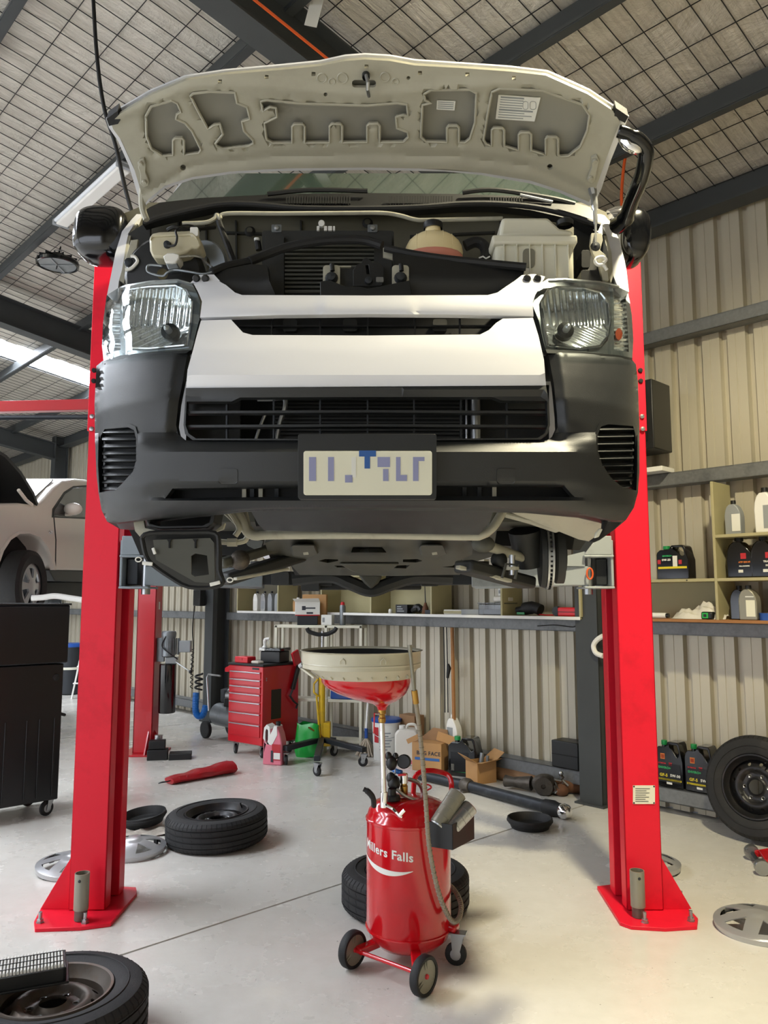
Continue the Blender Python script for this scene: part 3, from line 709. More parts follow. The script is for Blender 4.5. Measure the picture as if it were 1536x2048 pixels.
# body shell behind the nose
sec = [(3.14, 1.98), (3.12, 2.45), (3.10, 2.98), (3.04, 3.12), (3.50, 3.60), (4.2, 3.66), (6.85, 3.62), (6.98, 2.7), (6.95, 1.98), (6.2, 1.92), (6.13, 2.2), (5.95, 2.3), (5.7, 2.3), (5.5, 2.2), (5.42, 1.92), (3.95, 1.92), (3.88, 2.25), (3.7, 2.38), (3.4, 2.38), (3.24, 2.25), (3.2, 1.98)]
hw = .915
MB().prism([(XC - hw, a, b) for a, b in sec], (2 * hw, 0, 0)).build('body_shell', 'white_paint', van, bev=.04, seg=3)
MB().prism([(XC - hw + .015, 3.045, 3.137), (XC + hw - .015, 3.045, 3.137), (XC + hw - .06, 3.47, 3.575), (XC - hw + .06, 3.47, 3.575)], (0, -.012, .014)).build('windscreen', 'wind_opaque', van)
# ---- bonnet
def hd(x, y, up=0.0):
    r = ray(x, y); lo, hi = 1.5, 4.0
    for _ in range(30):
        m = (lo + hi) / 2; p = EYE + r * (m / r.y)
        s_ = 3.10 + up + (2.84 - m) * .40 - .07 * p.x * p.x
        if p.z >= s_: hi = m
        else: lo = m
    return EYE + r * (hi / r.y)
NH = V((0, .36, .93)).normalized()
hood_out = [(212, 238), (235, 220), (300, 182), (370, 153), (450, 141), (560, 131), (640, 123), (690, 112), (730, 109), (780, 112), (830, 121), (920, 127), (1020, 134), (1095, 143), (1180, 181), (1230, 214), (1258, 233), (1252, 246), (1222, 320), (1202, 380), (1188, 408), (1178, 412), (1120, 386), (1060, 367), (960, 350), (890, 343), (735, 340), (560, 342), (460, 348), (385, 359), (330, 377), (297, 404), (286, 418), (276, 392), (258, 332), (236, 282), (218, 256)]
bon = MB().plate(hood_out, lambda x, y: hd(x, y, .045), tuple(NH * .008), step=16).build('bonnet', 'white_paint', van, smooth=40)
def tabs(a, b, h, xs, wd=25):      # bottom edge from a to b (right to left) with upright tabs
    o = []
    for x in sorted(xs, reverse=a[0] > b[0]):
        t = (x - a[0]) / (b[0] - a[0]); y = a[1] + (b[1] - a[1]) * t; s_ = -1 if a[0] > b[0] else 1
        o += [(x - s_ * wd / 2, y), (x - s_ * wd / 2, y - h + 4), (x - s_ * (wd / 2 - 4), y - h), (x + s_ * (wd / 2 - 4), y - h), (x + s_ * wd / 2, y - h + 4), (x + s_ * wd / 2, y)]
    return o
pk1 = [(292, 232), (302, 213), (343, 201), (355, 207), (362, 224), (354, 228), (352, 238), (370, 246), (384, 262), (402, 299), (398, 306)] + tabs((380, 309), (325, 312), 34, [357], 22) + [(325, 312), (303, 298), (293, 272)]
pk2 = [(381, 192), (386, 187), (420, 183), (470, 185), (474, 206), (494, 214), (500, 238), (484, 243), (488, 262), (506, 280), (507, 287), (498, 292), (445, 298), (434, 293), (431, 287), (446, 268), (440, 248), (428, 250), (416, 258), (396, 222)]
pk3 = [(522, 203), (533, 200), (600, 207), (735, 211), (795, 206), (814, 209), (816, 232), (806, 230), (792, 234), (794, 256), (815, 264), (817, 274), (807, 284)] + tabs((807, 284), (545, 286), 37, [597, 672, 747], 25) + [(545, 286), (533, 279), (529, 246), (554, 234), (552, 216), (540, 214), (526, 222)]
pk4 = [(848, 188), (862, 180), (940, 179), (953, 186), (950, 245), (940, 277), (930, 285)] + tabs((930, 285), (852, 283), 33, [906], 24) + [(852, 283), (842, 274), (845, 210), (862, 206), (850, 200)]
pk5 = [(984, 184), (1000, 177), (1085, 181), (1165, 209), (1179, 230), (1175, 260), (1160, 294), (1137, 312), (1122, 313)] + tabs((1122, 313), (972, 288), 36, [1104, 1050, 996], 25) + [(972, 288), (967, 279), (975, 230)]
hol = [rrect(704, 160, 752, 175, 6, 3)] + [circ(366, 335, 6, 10), circ(1100, 334, 6, 10)] + [[(x - 4, y - 4), (x + 4, y - 4), (x + 4, y + 4), (x - 4, y + 4)] for x, y in ((440, 163), (533, 154), (627, 148), (733, 133), (935, 149), (1028, 156), (840, 146))] + [circ(651, 189, 4, 8), circ(817, 156, 4, 8)]
inn = [(222, 245), (240, 228), (302, 190), (372, 161), (450, 149), (560, 140), (640, 132), (690, 122), (730, 119), (780, 122), (830, 131), (920, 136), (1020, 143), (1092, 151), (1175, 188), (1225, 221), (1240, 244), (1212, 318), (1192, 376), (1178, 404), (1120, 380), (1060, 361), (960, 345), (890, 338), (735, 335), (560, 337), (460, 343), (385, 354), (330, 371), (297, 398), (290, 408), (284, 390), (266, 330), (244, 282), (226, 258)]
def hrel(x, y):
    r = 0.0
    for pk in (pk1, pk2, pk3, pk4, pk5):
        if inside(x, y, pk): return .012
    yb = interp([(290, 388), (385, 330), (560, 312), (735, 308), (900, 311), (1060, 332), (1180, 384)], x)
    r += .012 * math.exp(-((y - yb) / 7.0) ** 2)
    yt = interp([(240, 232), (370, 176), (450, 167), (735, 190), (1020, 165), (1095, 172), (1230, 240)], x)
    r -= .010 * math.exp(-((y - yt) / 9.0) ** 2)
    return r
ins = MB().plate(inn, lambda x, y: hd(x, y, hrel(x, y)), tuple(NH * .012), [pk1, pk2, pk3, pk4, pk5] + hol, step=9).build('inner_frame', 'hood_under_shaded', bon, smooth=45)
MB().plate([(225, 244), (302, 195), (450, 152), (690, 127), (780, 127), (1020, 146), (1175, 192), (1236, 240), (1190, 370), (1060, 352), (735, 330), (385, 345), (292, 390), (262, 325)], lambda x, y: hd(x, y, .034), tuple(NH * .004), step=30).build('outer_skin', 'hood_skin_shaded', bon)
# raised rims of the pockets
for pk in (pk1, pk2, pk3, pk4, pk5):
    MB().tube([hd(x, y, -.001) for x, y in dens(pk, 8)], .0045, 6, closed=True).build('pocket_rim', 'hood_under_shaded', ins)
for pts in ([(213, 238), (235, 222), (241, 240), (236, 248), (218, 252)], [(1257, 233), (1232, 216), (1228, 236), (1238, 240), (1250, 246)]):
    MB().plate(pts, lambda x, y: hd(x, y, -.006), tuple(NH * .04), step=8).build('corner_buffer', 'black_rubber', bon)
for pts, big in ([[(997, 190), (1081, 196), (1069, 243), (991, 238)], 1], [[(874, 201), (911, 203), (909, 221), (873, 219)], 0]):
    st = MB().plate(pts, lambda x, y: hd(x, y, .028), tuple(NH * .004)).build('sticker', 'label_white', bon, smooth=0)
    st['label'] = 'white printed sticker'
    a, b, c, d = pts
    n = 9 if big else 4
    for i in range(n):
        t = (i + .8) / (n + .6); e = .92 if not big else (.62 if i < 5 else (.9 if i % 2 else .7))
        p = [a[j] + (d[j] - a[j]) * t for j in (0, 1)]; q = [b[j] + (c[j] - b[j]) * t for j in (0, 1)]
        s_ = (p[0] + (q[0] - p[0]) * .06, p[1] + (q[1] - p[1]) * .06); f_ = (p[0] + (q[0] - p[0]) * e, p[1] + (q[1] - p[1]) * e)
        w_ = 1.5 if big and i in (0, 5) else .7
        MB().plate([(s_[0], s_[1] - w_), (f_[0], f_[1] - w_), (f_[0], f_[1] + w_), (s_[0], s_[1] + w_)], lambda x, y: hd(x, y, .0265), tuple(NH * .001)).build('print_line', 'label_grey', st, smooth=0)
    if big:
        for (x0, x1) in ((1046, 1056), (1060, 1072)):
            m = MB(); m.tube([hd(x, y, .0265) for x, y in rrect(x0, 203, x1, 219, 4, 2)], .0008, 4, closed=True); m.build('print_drawing', 'label_grey', st)
# striker, stamped dimples, hinges
MB().tube([hd(732, 150, -.02), hd(736, 165, -.045), hd(735, 178, -.05), hd(738, 192, -.02)], .006, 8).build('striker', 'steel', bon)
MB().lathe([(.012, -.012), (.013, .004), (.006, .006)], hd(732, 151, -.01), 12, axis(NH)).build('striker_bolt', 'dark_steel', bon)
for x, y, r in ((644, 156, 9), (664, 163, 6), (685, 156, 10), (770, 154, 9), (791, 163, 6)):
    MB().tube([hd(p, q, .0) for p, q in circ(x, y, r, 16)], .003, 5, closed=True).build('dimple', 'hood_under_shaded', ins)
for s_, pts in ((-1, [(279, 320), (288, 318), (292, 330), (291, 345), (298, 362), (297, 372), (288, 376), (280, 368), (281, 350), (276, 335)]), (1, [(1183, 316), (1194, 312), (1199, 322), (1194, 342), (1190, 362), (1184, 368), (1174, 362), (1178, 350), (1184, 336)])):
    h = MB().plate(pts, lambda x, y: hd(x, y, -.012), tuple(NH * .012), step=10).build('hinge', 'hood_under_shaded', bon, bev=.002)
    for x, y in (((281, 327), (289, 364)) if s_ < 0 else ((1190, 322), (1181, 356))): MB().lathe([(.0001, -.008), (.008, -.007), (.010, .0)], hd(x, y, -.014), 12, axis(NH)).build('hinge_bolt', 'hood_under_shaded', h)
# ================================================================ engine bay, mirrors, underside of the van
def pan(name, outline, Y, m, parent=None, th=.02, holes=(), step=None, bev=0.0, smooth=35):
    fn = Y if callable(Y) else (lambda x, y: at(x, y, Y))
    return MB().plate(outline, fn, (0, th, 0), holes, step).build(name, m, parent or van, bev=bev, smooth=smooth)
# firewall and cowl
fw = pan('firewall', [(240, 430), (300, 405), (1170, 405), (1225, 430), (1235, 620), (230, 620)], 2.98, 'firewall', th=.02)
for x in (355, 410, 470, 600, 860, 1000): pan('firewall_rib', [(x, 440), (x + 3, 440), (x + 5, 600), (x + 2, 600)], 2.965, 'engine_dark', fw, th=.02)
for pts in ([(440, 462), (700, 470), (700, 474), (440, 466)], [(820, 470), (990, 462), (990, 466), (820, 474)]): pan('firewall_crease', pts, 2.965, 'engine_dark', fw, th=.02)
for x, y in ((500, 463), (735, 446), (357, 428)): MB().lathe([(.012, -.012), (.016, -.01), (.022, 0)], at(x, y, 2.95), 12, axis((0, 1, 0))).build('grommet', 'black_rubber', fw)
cowl = pan('cowl', [(286, 424), (300, 414), (320, 405), (400, 396), (560, 388), (735, 386), (920, 388), (1060, 393), (1140, 402), (1180, 414), (1205, 440), (1205, 470), (1150, 440), (1060, 420), (990, 412), (920, 412), (840, 418), (735, 419), (600, 419), (500, 412), (430, 414), (330, 436), (285, 448)], lambda x, y: at(x, y, 2.93 - .0015 * (y - 386)), 'black_plastic', th=.05, step=16)
MB().tube(spline([at(288, 446, 2.84), at(330, 432, 2.84), at(430, 410, 2.85), at(500, 408, 2.85), at(600, 416, 2.84), at(735, 417, 2.84), at(840, 414, 2.84), at(920, 408, 2.85), at(1000, 408, 2.85), at(1080, 416, 2.84), at(1150, 434, 2.83), at(1200, 452, 2.82)]), .011, 8).build('cowl_seal', 'black_rubber', cowl)
for x0, x1, y0, y1 in ((572, 703, 392, 407), (777, 908, 392, 407), (980, 1048, 394, 403)):
    n = int((x1 - x0) / 5.2)
    for i in range(n):
        x = x0 + (x1 - x0) * i / n; pan('vent_slot', [(x, y0), (x + 2.6, y0), (x + 2.6, y1), (x, y1)], 2.882, 'inner_dark', cowl, th=.01, smooth=0)
# wipers on the scuttle
for pts in ([(535, 388), (620, 380), (735, 382)], [(925, 385), (990, 380), (1100, 396), (1150, 408)]):
    MB().tube(spline([at(x, y, 2.90) for x, y in pts]), .009, 6).build('wiper', 'black_plastic', van)
MB().tube([at(1040, 390, 2.89), at(1105, 404, 2.89)], .006, 6).build('washer_jet', 'steel', van)
# pale body rail / cable across the bay
MB().tube(spline([at(365, 447, 2.80), at(410, 445, 2.80), at(428, 438, 2.80), at(434, 430, 2.80), at(440, 436, 2.80), at(455, 427, 2.80), at(560, 427, 2.80), at(700, 426, 2.80), at(765, 426, 2.80), at(800, 431, 2.80), at(830, 439, 2.80), at(860, 440, 2.80), at(1005, 437, 2.80)]), .008, 8).build('firewall_rail', 'cream_paint', van)
MB().tube(spline([at(434, 430, 2.88), at(440, 450, 2.84), at(455, 490, 2.80), at(468, 525, 2.76)]), .012, 8).build('hose', 'black_rubber', van)
# intercooler
ic = pan('intercooler', rrect(524, 461, 788, 600, 5), 2.72, 'engine_dark', th=.08, bev=.004)
for x0, x1 in ((530, 568), (748, 784)): pan('end_tank', rrect(x0, 470, x1, 598, 4), 2.70, 'engine_dark', ic, th=.03, bev=.003)
for i in range(12):
    yy = 493 + i * 8.2; MB().beam(at(570, yy, 2.705), at(748, yy, 2.705), .014, .007).build('fin_tube', 'underbody', ic)
for x in (553, 745):
    b = pan('mount_bracket', rrect(x - 10, 449, x + 10, 464, 2), 2.715, 'galv', ic, th=.006, holes=[circ(x, 456, 4, 10)])
    MB().lathe([(.0001, -.008), (.009, -.006), (.010, .004)], at(x, 456, 2.71), 10, axis((0, 1, 0))).build('mount_bolt', 'steel', b)
wc = pan('valve_cap', circ(643, 446, 6.5, 14), 2.71, 'white_plastic', ic, th=.02, bev=.002)
for x, w_ in ((636, 5), (651, 6), (660, 8), (668, 4)): pan('valve_body', rrect(x - w_ / 2, 452, x + w_ / 2, 461, 1), 2.712, 'white_plastic', ic, th=.012)
MB().cyl(at(514, 478, 2.74), at(518, 500, 2.74), .012, n=10).build('sensor', 'black_plastic', van)
MB().cyl(at(514, 477, 2.735), at(514, 482, 2.735), .011, n=10).build('sensor_cap', 'white_plastic', van)
# weather strips
MB().tube(spline([at(424, 544, 2.56), at(450, 533, 2.58), at(480, 526, 2.60), at(500, 522, 2.61)]), .014, 8).build('weather_strip', 'black_rubber', van)
MB().tube(spline([at(500, 522, 2.60), at(530, 510, 2.62), at(575, 494, 2.63), at(640, 482, 2.63), at(700, 479, 2.63), at(735, 482, 2.63), at(764, 491, 2.62)]), [.016] * 37, 10).build('weather_strip', 'black_rubber', van)
MB().tube(spline([at(770, 496, 2.60), at(810, 505, 2.59), at(870, 515, 2.57), at(950, 524, 2.55), at(1052, 534, 2.52)]), .014, 8).build('weather_strip', 'black_rubber', van)
pan('strip_bracket', [(766, 496), (772, 494), (800, 512), (830, 518), (830, 523), (790, 520), (766, 514)], 2.615, 'cream_paint', th=.008)
# plastic ducts
pan('air_duct', [(424, 548), (440, 540), (500, 528), (535, 530), (538, 560), (552, 592), (475, 592), (455, 575), (440, 562)], lambda x, y: at(x, y, 2.56 + .0006 * abs(y - 560)), 'black_plastic', th=.05, step=16)
pan('air_duct', [(785, 505), (830, 512), (900, 520), (1050, 536), (1046, 552), (1026, 562), (1000, 584), (978, 592), (800, 592), (790, 560)], lambda x, y: at(x, y, 2.56 - .03 * math.exp(-((y - 555) / 30.0) ** 2)), 'black_plastic', th=.05, step=14)
# bonnet lock
lk = pan('lock_support', [(640, 562), (660, 560), (690, 572), (720, 572), (735, 577), (760, 572), (790, 566), (820, 560), (824, 592), (640, 592)], 2.50, 'black_plastic', th=.05, bev=.003)
for x0 in (646, 784):
    b = pan('lock_bracket', rrect(x0, 530, x0 + 34, 572, 7), 2.53, 'cream_paint', lk, th=.01, bev=.002)
    cx_ = x0 + 17
    MB().lathe([(.0001, -.02), (.014, -.018), (.018, -.004), (.022, 0)], at(cx_, 556, 2.525), 14, axis((0, 1, 0))).build('bracket_bolt', 'dark_steel', b)
    MB().cyl(at(cx_ + 2, 542, 2.515), at(cx_ + 1, 528, 2.515), .008, n=10).build('stud', 'black_plastic', b)
pan('lock_plate', [(676, 534), (790, 534), (790, 576), (676, 576)], 2.56, 'engine_dark', lk, th=.01)
MB().beam(at(676, 534, 2.55), at(702, 534, 2.55), .01, .004).build('lock_edge', 'cream_paint', lk)
pan('latch', [(706, 540), (715, 528), (724, 525), (726, 516), (733, 514), (745, 524), (755, 522), (768, 535), (768, 555), (764, 572), (706, 572)], 2.525, 'black_plastic', lk, th=.03, holes=[[(731, 530), (737, 530), (739, 548), (734, 548)]], bev=.002)
pan('latch_spring', rrect(752, 554, 767, 564, 2), 2.515, 'steel', lk, th=.01)
MB().lathe([(.0001, -.012), (.012, -.010), (.014, .0)], at(737, 562, 2.52), 12, axis((0, 1, 0))).build('latch_pivot', 'dark_steel', lk)
# coolant expansion tank
c0 = at(868, 505, 2.74)
et = MB().ball(c0, .105, 24, (1.02, .62, .78)).build('coolant_tank', 'coolant_plastic', van)
cr_ = MB()
for s_ in (-.6, -.3, 0, .3, .6):
    cr_.tube([c0 + V((s_ * .107, -.062 * math.sqrt(max(0, 1 - s_ * s_)) * math.cos(t) - .0005, .083 * math.sqrt(1 - s_ * s_) * math.sin(t))) for t in [i * PI / 14 - .3 for i in range(10)]], .0018, 5)
cr_.build('mould_seam', 'coolant_plastic', et)
MB().lathe([(.030, 0), (.028, .03)], at(866, 470, 2.74), 18).build('filler_neck', 'coolant_plastic', et)
MB().lathe([(.034, 0), (.036, .006), (.036, .022), (.028, .028), (.0001, .028)], at(866, 459, 2.74), 20).build('filler_cap', 'black_plastic', et)
MB().ball(at(868, 514, 2.735), .100, 20, (1.06, .66, .30)).build('fluid', 'pink_fluid', et)
MB().tube(spline([at(930, 492, 2.74), at(950, 484, 2.74), at(966, 490, 2.74), at(972, 505, 2.72), at(970, 520, 2.70)]), .02, 10).build('coolant_hose', 'black_rubber', van)
MB().tube([at(958, 516, 2.68), at(966, 513, 2.68), at(972, 517, 2.68), at(980, 513, 2.68)], .003, 5).build('hose_clip', 'white_plastic', van)
# big cream tank
def bl(x0, x1, y0, y1, Y0, Y1):
    return at(x0, y0, Y0), at(x1, y1, Y0), Y1
tk = MB()
a = at(990, 485, 2.62); b = at(1150, 556, 2.62)
bt = MB().bx(a.x, b.x, 2.62, 2.84, b.z - .02, a.z).build('washer_tank', 'cream_plastic', van, bev=.02, seg=3)
a2 = at(984, 470, 2.61); b2 = at(1155, 488, 2.61)
MB().bx(a2.x, b2.x, 2.605, 2.85, b2.z, a2.z).build('tank_lid', 'cream_plastic', bt, bev=.008, seg=2)
a3 = at(998, 434, 2.65); b3 = at(1148, 474, 2.65)
MB().prism([(a3.x, 2.65, b3.z), (b3.x, 2.65, b3.z), (b3.x, 2.65, a3.z - .05), (b3.x - .05, 2.65, a3.z - .04), (b3.x - .09, 2.65, a3.z), (a3.x + .01, 2.65, a3.z)], (0, .17, 0)).build('tank_top', 'cream_plastic', bt, bev=.012, seg=2)
MB().lathe([(.030, 0), (.032, .016), (.024, .024), (.0001, .024)], at(1130, 452, 2.74), 16).build('tank_cap', 'black_plastic', bt)
for i in range(6): MB().beam(V((a.x + .03 + i * .045, 2.618, b.z)), V((a.x + .03 + i * .045, 2.618, a.z - .01)), .004, .012, V((0, 1, 0))).build('tank_rib', 'cream_plastic', bt)
pan('level_window', rrect(1046, 497, 1070, 535, 8), 2.615, 'olive_silver', bt, th=.004)
# brake fluid reservoir
a = at(300, 470, 2.64); b = at(398, 520, 2.64)
br = pan('brake_reservoir', [(298, 478), (304, 466), (318, 463), (385, 460), (396, 470), (402, 490), (394, 497), (384, 495), (372, 505), (352, 510), (330, 516), (305, 514), (299, 500)], 2.60, 'brake_plastic', th=.09, bev=.012)
pan('reservoir_rim', [(300, 474), (305, 468), (384, 465), (394, 474), (394, 479), (384, 470), (305, 473), (300, 480)], 2.592, 'brake_plastic', br, th=.10, bev=.003)
MB().lathe([(.0001, -.014), (.011, -.012), (.014, .0)], at(335, 490, 2.595), 12, axis((0, 1, 0))).build('level_sensor', 'dark_steel', br)
pan('reservoir_tab', rrect(380, 454, 396, 472, 3), 2.595, 'white_plastic', br, th=.02, bev=.003)
MB().tube(spline([at(336, 492, 2.58), at(350, 490, 2.57), at(354, 475, 2.57), at(352, 462, 2.58), at(365, 452, 2.60), at(385, 452, 2.62), at(400, 462, 2.66)]), .004, 6).build('sensor_wire', 'black_rubber', br)
MB().tube(spline([at(335, 460, 2.65), at(350, 454, 2.64), at(375, 459, 2.66), at(430, 455, 2.76)]), .007, 6).build('vacuum_hose', 'black_rubber', van)
cb = pan('valve_block', [(326, 512), (334, 506), (346, 505), (358, 508), (358, 516), (352, 524), (344, 526), (330, 525)], 2.55, 'white_plastic', th=.06, bev=.004)
pan('valve_block_body', [(330, 524), (352, 522), (358, 536), (336, 538)], 2.56, 'galv', cb, th=.05, bev=.003)
MB().tube(spline([at(357, 514, 2.56), at(385, 512, 2.58), at(404, 516, 2.60), at(412, 525, 2.62), at(424, 534, 2.62)]), .004, 6).build('brake_pipe', 'steel', van)
MB().tube(spline([at(324, 532, 2.57), at(300, 530, 2.58), at(294, 536, 2.58), at(298, 545, 2.58), at(325, 552, 2.57), at(335, 545, 2.56), at(350, 540, 2.56), at(380, 544, 2.55), at(405, 548, 2.55), at(424, 544, 2.55)]), .004, 6).build('brake_pipe', 'galv', van)
MB().lathe([(.02, 0), (.13, .01), (.145, .03), (.145, .05), (.10, .09)], at(325, 548, 2.66), 28, axis((0, 1, .1))).build('brake_booster', 'black_plastic', van)
MB().lathe([(.03, 0), (.085, .004), (.09, .02), (.08, .04)], at(405, 528, 2.72), 24, axis((.2, 1, .2))).build('booster_ring', 'galv', van)
# side posts, bonnet hinge brackets
for s_, pts in ((-1, [(262, 480), (276, 478), (272, 510), (276, 520), (274, 540), (268, 560), (266, 575), (252, 572), (250, 520)]), (1, [(1183, 466), (1204, 466), (1206, 480), (1200, 500), (1212, 510), (1214, 530), (1218, 560), (1205, 560), (1198, 530), (1184, 505), (1180, 490)])):
    hb = pan('hinge_bracket', pts, 2.68, 'cream_paint', th=.015, bev=.002)
    x, y = ((258, 525) if s_ < 0 else (1191, 493)); MB().lathe([(.0001, -.012), (.013, -.01), (.018, .0)], at(x, y, 2.67), 12, axis((0, 1, 0))).build('bracket_nut', 'dark_steel', hb)
    hk = [(251, 540), (262, 537), (270, 530), (275, 522), (270, 514), (262, 512)] if s_ < 0 else [(1214, 540), (1206, 530), (1196, 530), (1190, 523), (1194, 516), (1206, 514), (1212, 520), (1206, 526)]
    MB().tube(spline([at(x, y, 2.655) for x, y in hk]), .006, 6).build('cable_hook', 'white_plastic', hb)
MB().tube(spline([at(1180, 362, 2.72), at(1187, 390, 2.74), at(1190, 420, 2.72), at(1191, 450, 2.70), at(1191, 492, 2.66)]), [.016] * 6 + [.013] * 6 + [.008] * 6 + [.005] * 6 + [.005], 8).build('bonnet_stay', 'steel', van)
MB().tube(spline([at(288, 366, 2.72), at(284, 395, 2.76), at(286, 420, 2.78), at(293, 440, 2.78)]), [.013] * 12 + [.012] * 7, 8).build('bonnet_hinge_arm', 'hood_under_shaded', van)
pan('bay_side', [(252, 470), (300, 440), (300, 575), (248, 575)], 2.90, 'engine_dark', th=.02)
pan('bay_side', [(1150, 450), (1215, 470), (1225, 575), (1150, 575)], 2.90, 'engine_dark', th=.02)
pan('fuse_box', rrect(1162, 540, 1198, 570, 4), 2.66, 'black_plastic', th=.08, bev=.006)
pan('relay_box', rrect(1163, 500, 1180, 535, 4), 2.80, 'black_plastic', th=.08, bev=.006)
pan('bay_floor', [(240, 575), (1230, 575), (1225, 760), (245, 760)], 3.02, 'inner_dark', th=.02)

# ---- door mirrors
def ypan(name, pts, Y0, th, m, parent=None, bev=.03):
    return MB().plate(pts, lambda x, y: at(x, y, Y0), (0, th, 0)).build(name, m, parent or van, bev=bev, seg=4)
mm = MB(); c = at(207, 474, 2.92)
def mirror(c, sx, sz, sy, name, skew, e=.62):
    m = MB(); n = 32; rings = []
    for t, k in ((-.10, .02), (-.095, .35), (-.06, .70), (.02, .90), (.14, .98), (.35, 1.0), (.75, 1.0), (.92, .95), (1.0, .86), (1.0, .02)):
        y = -sy / 2 + sy * t
        rg = []
        for j in range(n):
            a = 2 * PI * j / n; ca, sa = math.cos(a), math.sin(a)
            px_ = math.copysign(abs(ca) ** e, ca) * sx * k; pz = math.copysign(abs(sa) ** e, sa) * sz * k
            rg.append(c + V((px_ + skew * pz, y, pz)))
        rings.append(rg)
    m.quad_strip(rings, True, True, True)
    return m.build(name, 'black_gloss', van, smooth=80)
ml = mirror(at(209, 474, 3.02), .105, .102, .17, 'door_mirror', .08)
MB().beam(at(240, 470, 3.06), at(262, 480, 3.10), .08, .10).build('mirror_arm', 'black_plastic', ml, bev=.02)
mr = mirror(at(1263, 478, 3.02), .062, .108, .15, 'door_mirror', .04, .8)
MB().beam(at(1236, 470, 3.06), at(1222, 480, 3.10), .08, .10).build('mirror_arm', 'black_plastic', mr, bev=.02)
# parking mirror on its curved arm
arm = MB().tube(spline([at(1234, 452, 2.88), at(1250, 438, 2.82), at(1264, 400, 2.72), at(1281, 360, 2.62), at(1290, 325, 2.56), at(1291, 300, 2.53), at(1278, 282, 2.51), at(1255, 268, 2.50), at(1236, 262, 2.50)]),
                [.034] * 8 + [.028] * 12 + [.027] * 12 + [.026] * 8 + [.022] * 8 + [.02], 14).build('parking_mirror_arm', 'black_gloss', van)
MB().ball(at(1262, 284, 2.52), .055, 18, (.95, .45, .62), Matrix.Rotation(.75, 3, 'Y')).build('parking_mirror', 'chrome', arm)
MB().lathe([(.055, 0), (.05, .03), (.03, .06)], at(1228, 444, 2.9), 16, axis((.8, -.3, .5))).build('arm_foot', 'chrome', arm)

# ---- underside
ub = MB().plate([(300, 1120), (1180, 1120), (1100, 1160), (380, 1160)], lambda x, y: gr(x, y, 1.86) if False else V(((x - 735) / 520.0, 3.0 + (y - 1120) / 40.0 * 3.6, 1.90)), (0, 0, .04)).build('floor_pan', 'underbody', van)
und = lambda x, y, z: gr(x, y, z)
# splash shield under the bumper
pan('splash_shield', [(500, 1019), (735, 1017), (966, 1020), (985, 1022), (978, 1045), (958, 1069), (735, 1066), (528, 1060), (516, 1048)], lambda x, y: at(x, y, 2.45 + (y - 1015) * .004), 'bumper_plastic', th=.012, step=20)
# pale front crossmember
def rail(pts, Y, r, m='cream_paint'): return MB().tube(spline([at(x, y, Y) for x, y in pts], 5), r, 8).build('chassis_rail', m, van, smooth=50)
rail([(470, 1016), (484, 1040), (494, 1064), (512, 1072), (545, 1070), (735, 1069), (930, 1072), (962, 1070), (984, 1056), (998, 1036), (1008, 1018)], 2.72, .016)
pan('rail_plate', [(436, 1018), (492, 1018), (500, 1050), (508, 1060), (560, 1064), (560, 1076), (504, 1077), (488, 1070), (470, 1050)], 2.74, 'cream_paint', th=.03, bev=.004)
pan('rail_plate', [(986, 1018), (1014, 1018), (1000, 1050), (978, 1074), (930, 1078), (918, 1076), (930, 1066), (964, 1064), (976, 1052)], 2.74, 'cream_paint', th=.03, bev=.004, holes=[circ(993, 1035, 3, 10)])
MB().tube(spline([at(452, 1018, 2.70), at(464, 1030, 2.70), at(478, 1056, 2.70), at(470, 1072, 2.70)]), .010, 8).build('pipe', 'cream_paint', van)
MB().tube(spline([at(434, 1083, 2.76), at(468, 1085, 2.76), at(488, 1082, 2.76), at(494, 1075, 2.76)]), .010, 8).build('power_pipe', 'cream_paint', van)
MB().cyl(at(455, 1085, 2.755), at(474, 1085, 2.755), .016, n=6).build('pipe_nut', 'cream_paint', van)
pan('shield_window', [(505, 1020), (530, 1020), (535, 1050), (512, 1052)], 2.9, 'inner_dark', th=.02)
# engine under-tray with stamped lugs
tray = [(530, 1086), (560, 1076), (735, 1074), (905, 1076), (946, 1084), (944, 1110), (925, 1118), (905, 1132), (884, 1134), (920, 1136), (920, 1149), (790, 1152), (600, 1150), (585, 1134), (575, 1118), (540, 1116)]
tholes = [[(706, 1094), (764, 1094), (773, 1105), (702, 1105)], [(637, 1122), (650, 1118), (676, 1119), (676, 1122), (655, 1126)], [(806, 1119), (835, 1118), (845, 1122), (832, 1125), (806, 1124)], [(668, 1131), (703, 1132), (700, 1135), (674, 1135)], [(770, 1132), (820, 1130), (812, 1137), (782, 1136)]]
def trel(x, y):
    r = .05 * math.sin(x / 17.0) ** 4 * (1 if 1084 < y < 1112 else .3) + (.03 if 690 < x < 790 and y > 1108 else 0)
    return r
MB().plate(tray, lambda x, y: at(x, y, 2.95 + (y - 1074) * .009 + trel(x, y)), (0, .03, .02), tholes, step=9).build('engine_tray', 'underbody', van, smooth=25)
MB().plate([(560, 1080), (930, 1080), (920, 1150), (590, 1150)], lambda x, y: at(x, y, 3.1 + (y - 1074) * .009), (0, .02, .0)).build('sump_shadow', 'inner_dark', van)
for x0, x1 in ((580, 636), (838, 894)):
    lg = MB().plate([(x0, 1096), (x0 + 6, 1090), (x1 - 8, 1090), (x1, 1108), (x1 - 20, 1115), (x0 + 4, 1112)], lambda x, y: at(x, y, 2.99 + (y - 1090) * .008), (0, .06, .01)).build('tray_lug', 'underbody', van, bev=.008)
    MB().plate([(x0 + 26, 1105), (x0 + 36, 1104), (x0 + 37, 1109), (x0 + 27, 1110)], lambda x, y: at(x, y, 3.0), (0, .01, 0)).build('lug_hole', 'cream_paint', lg)
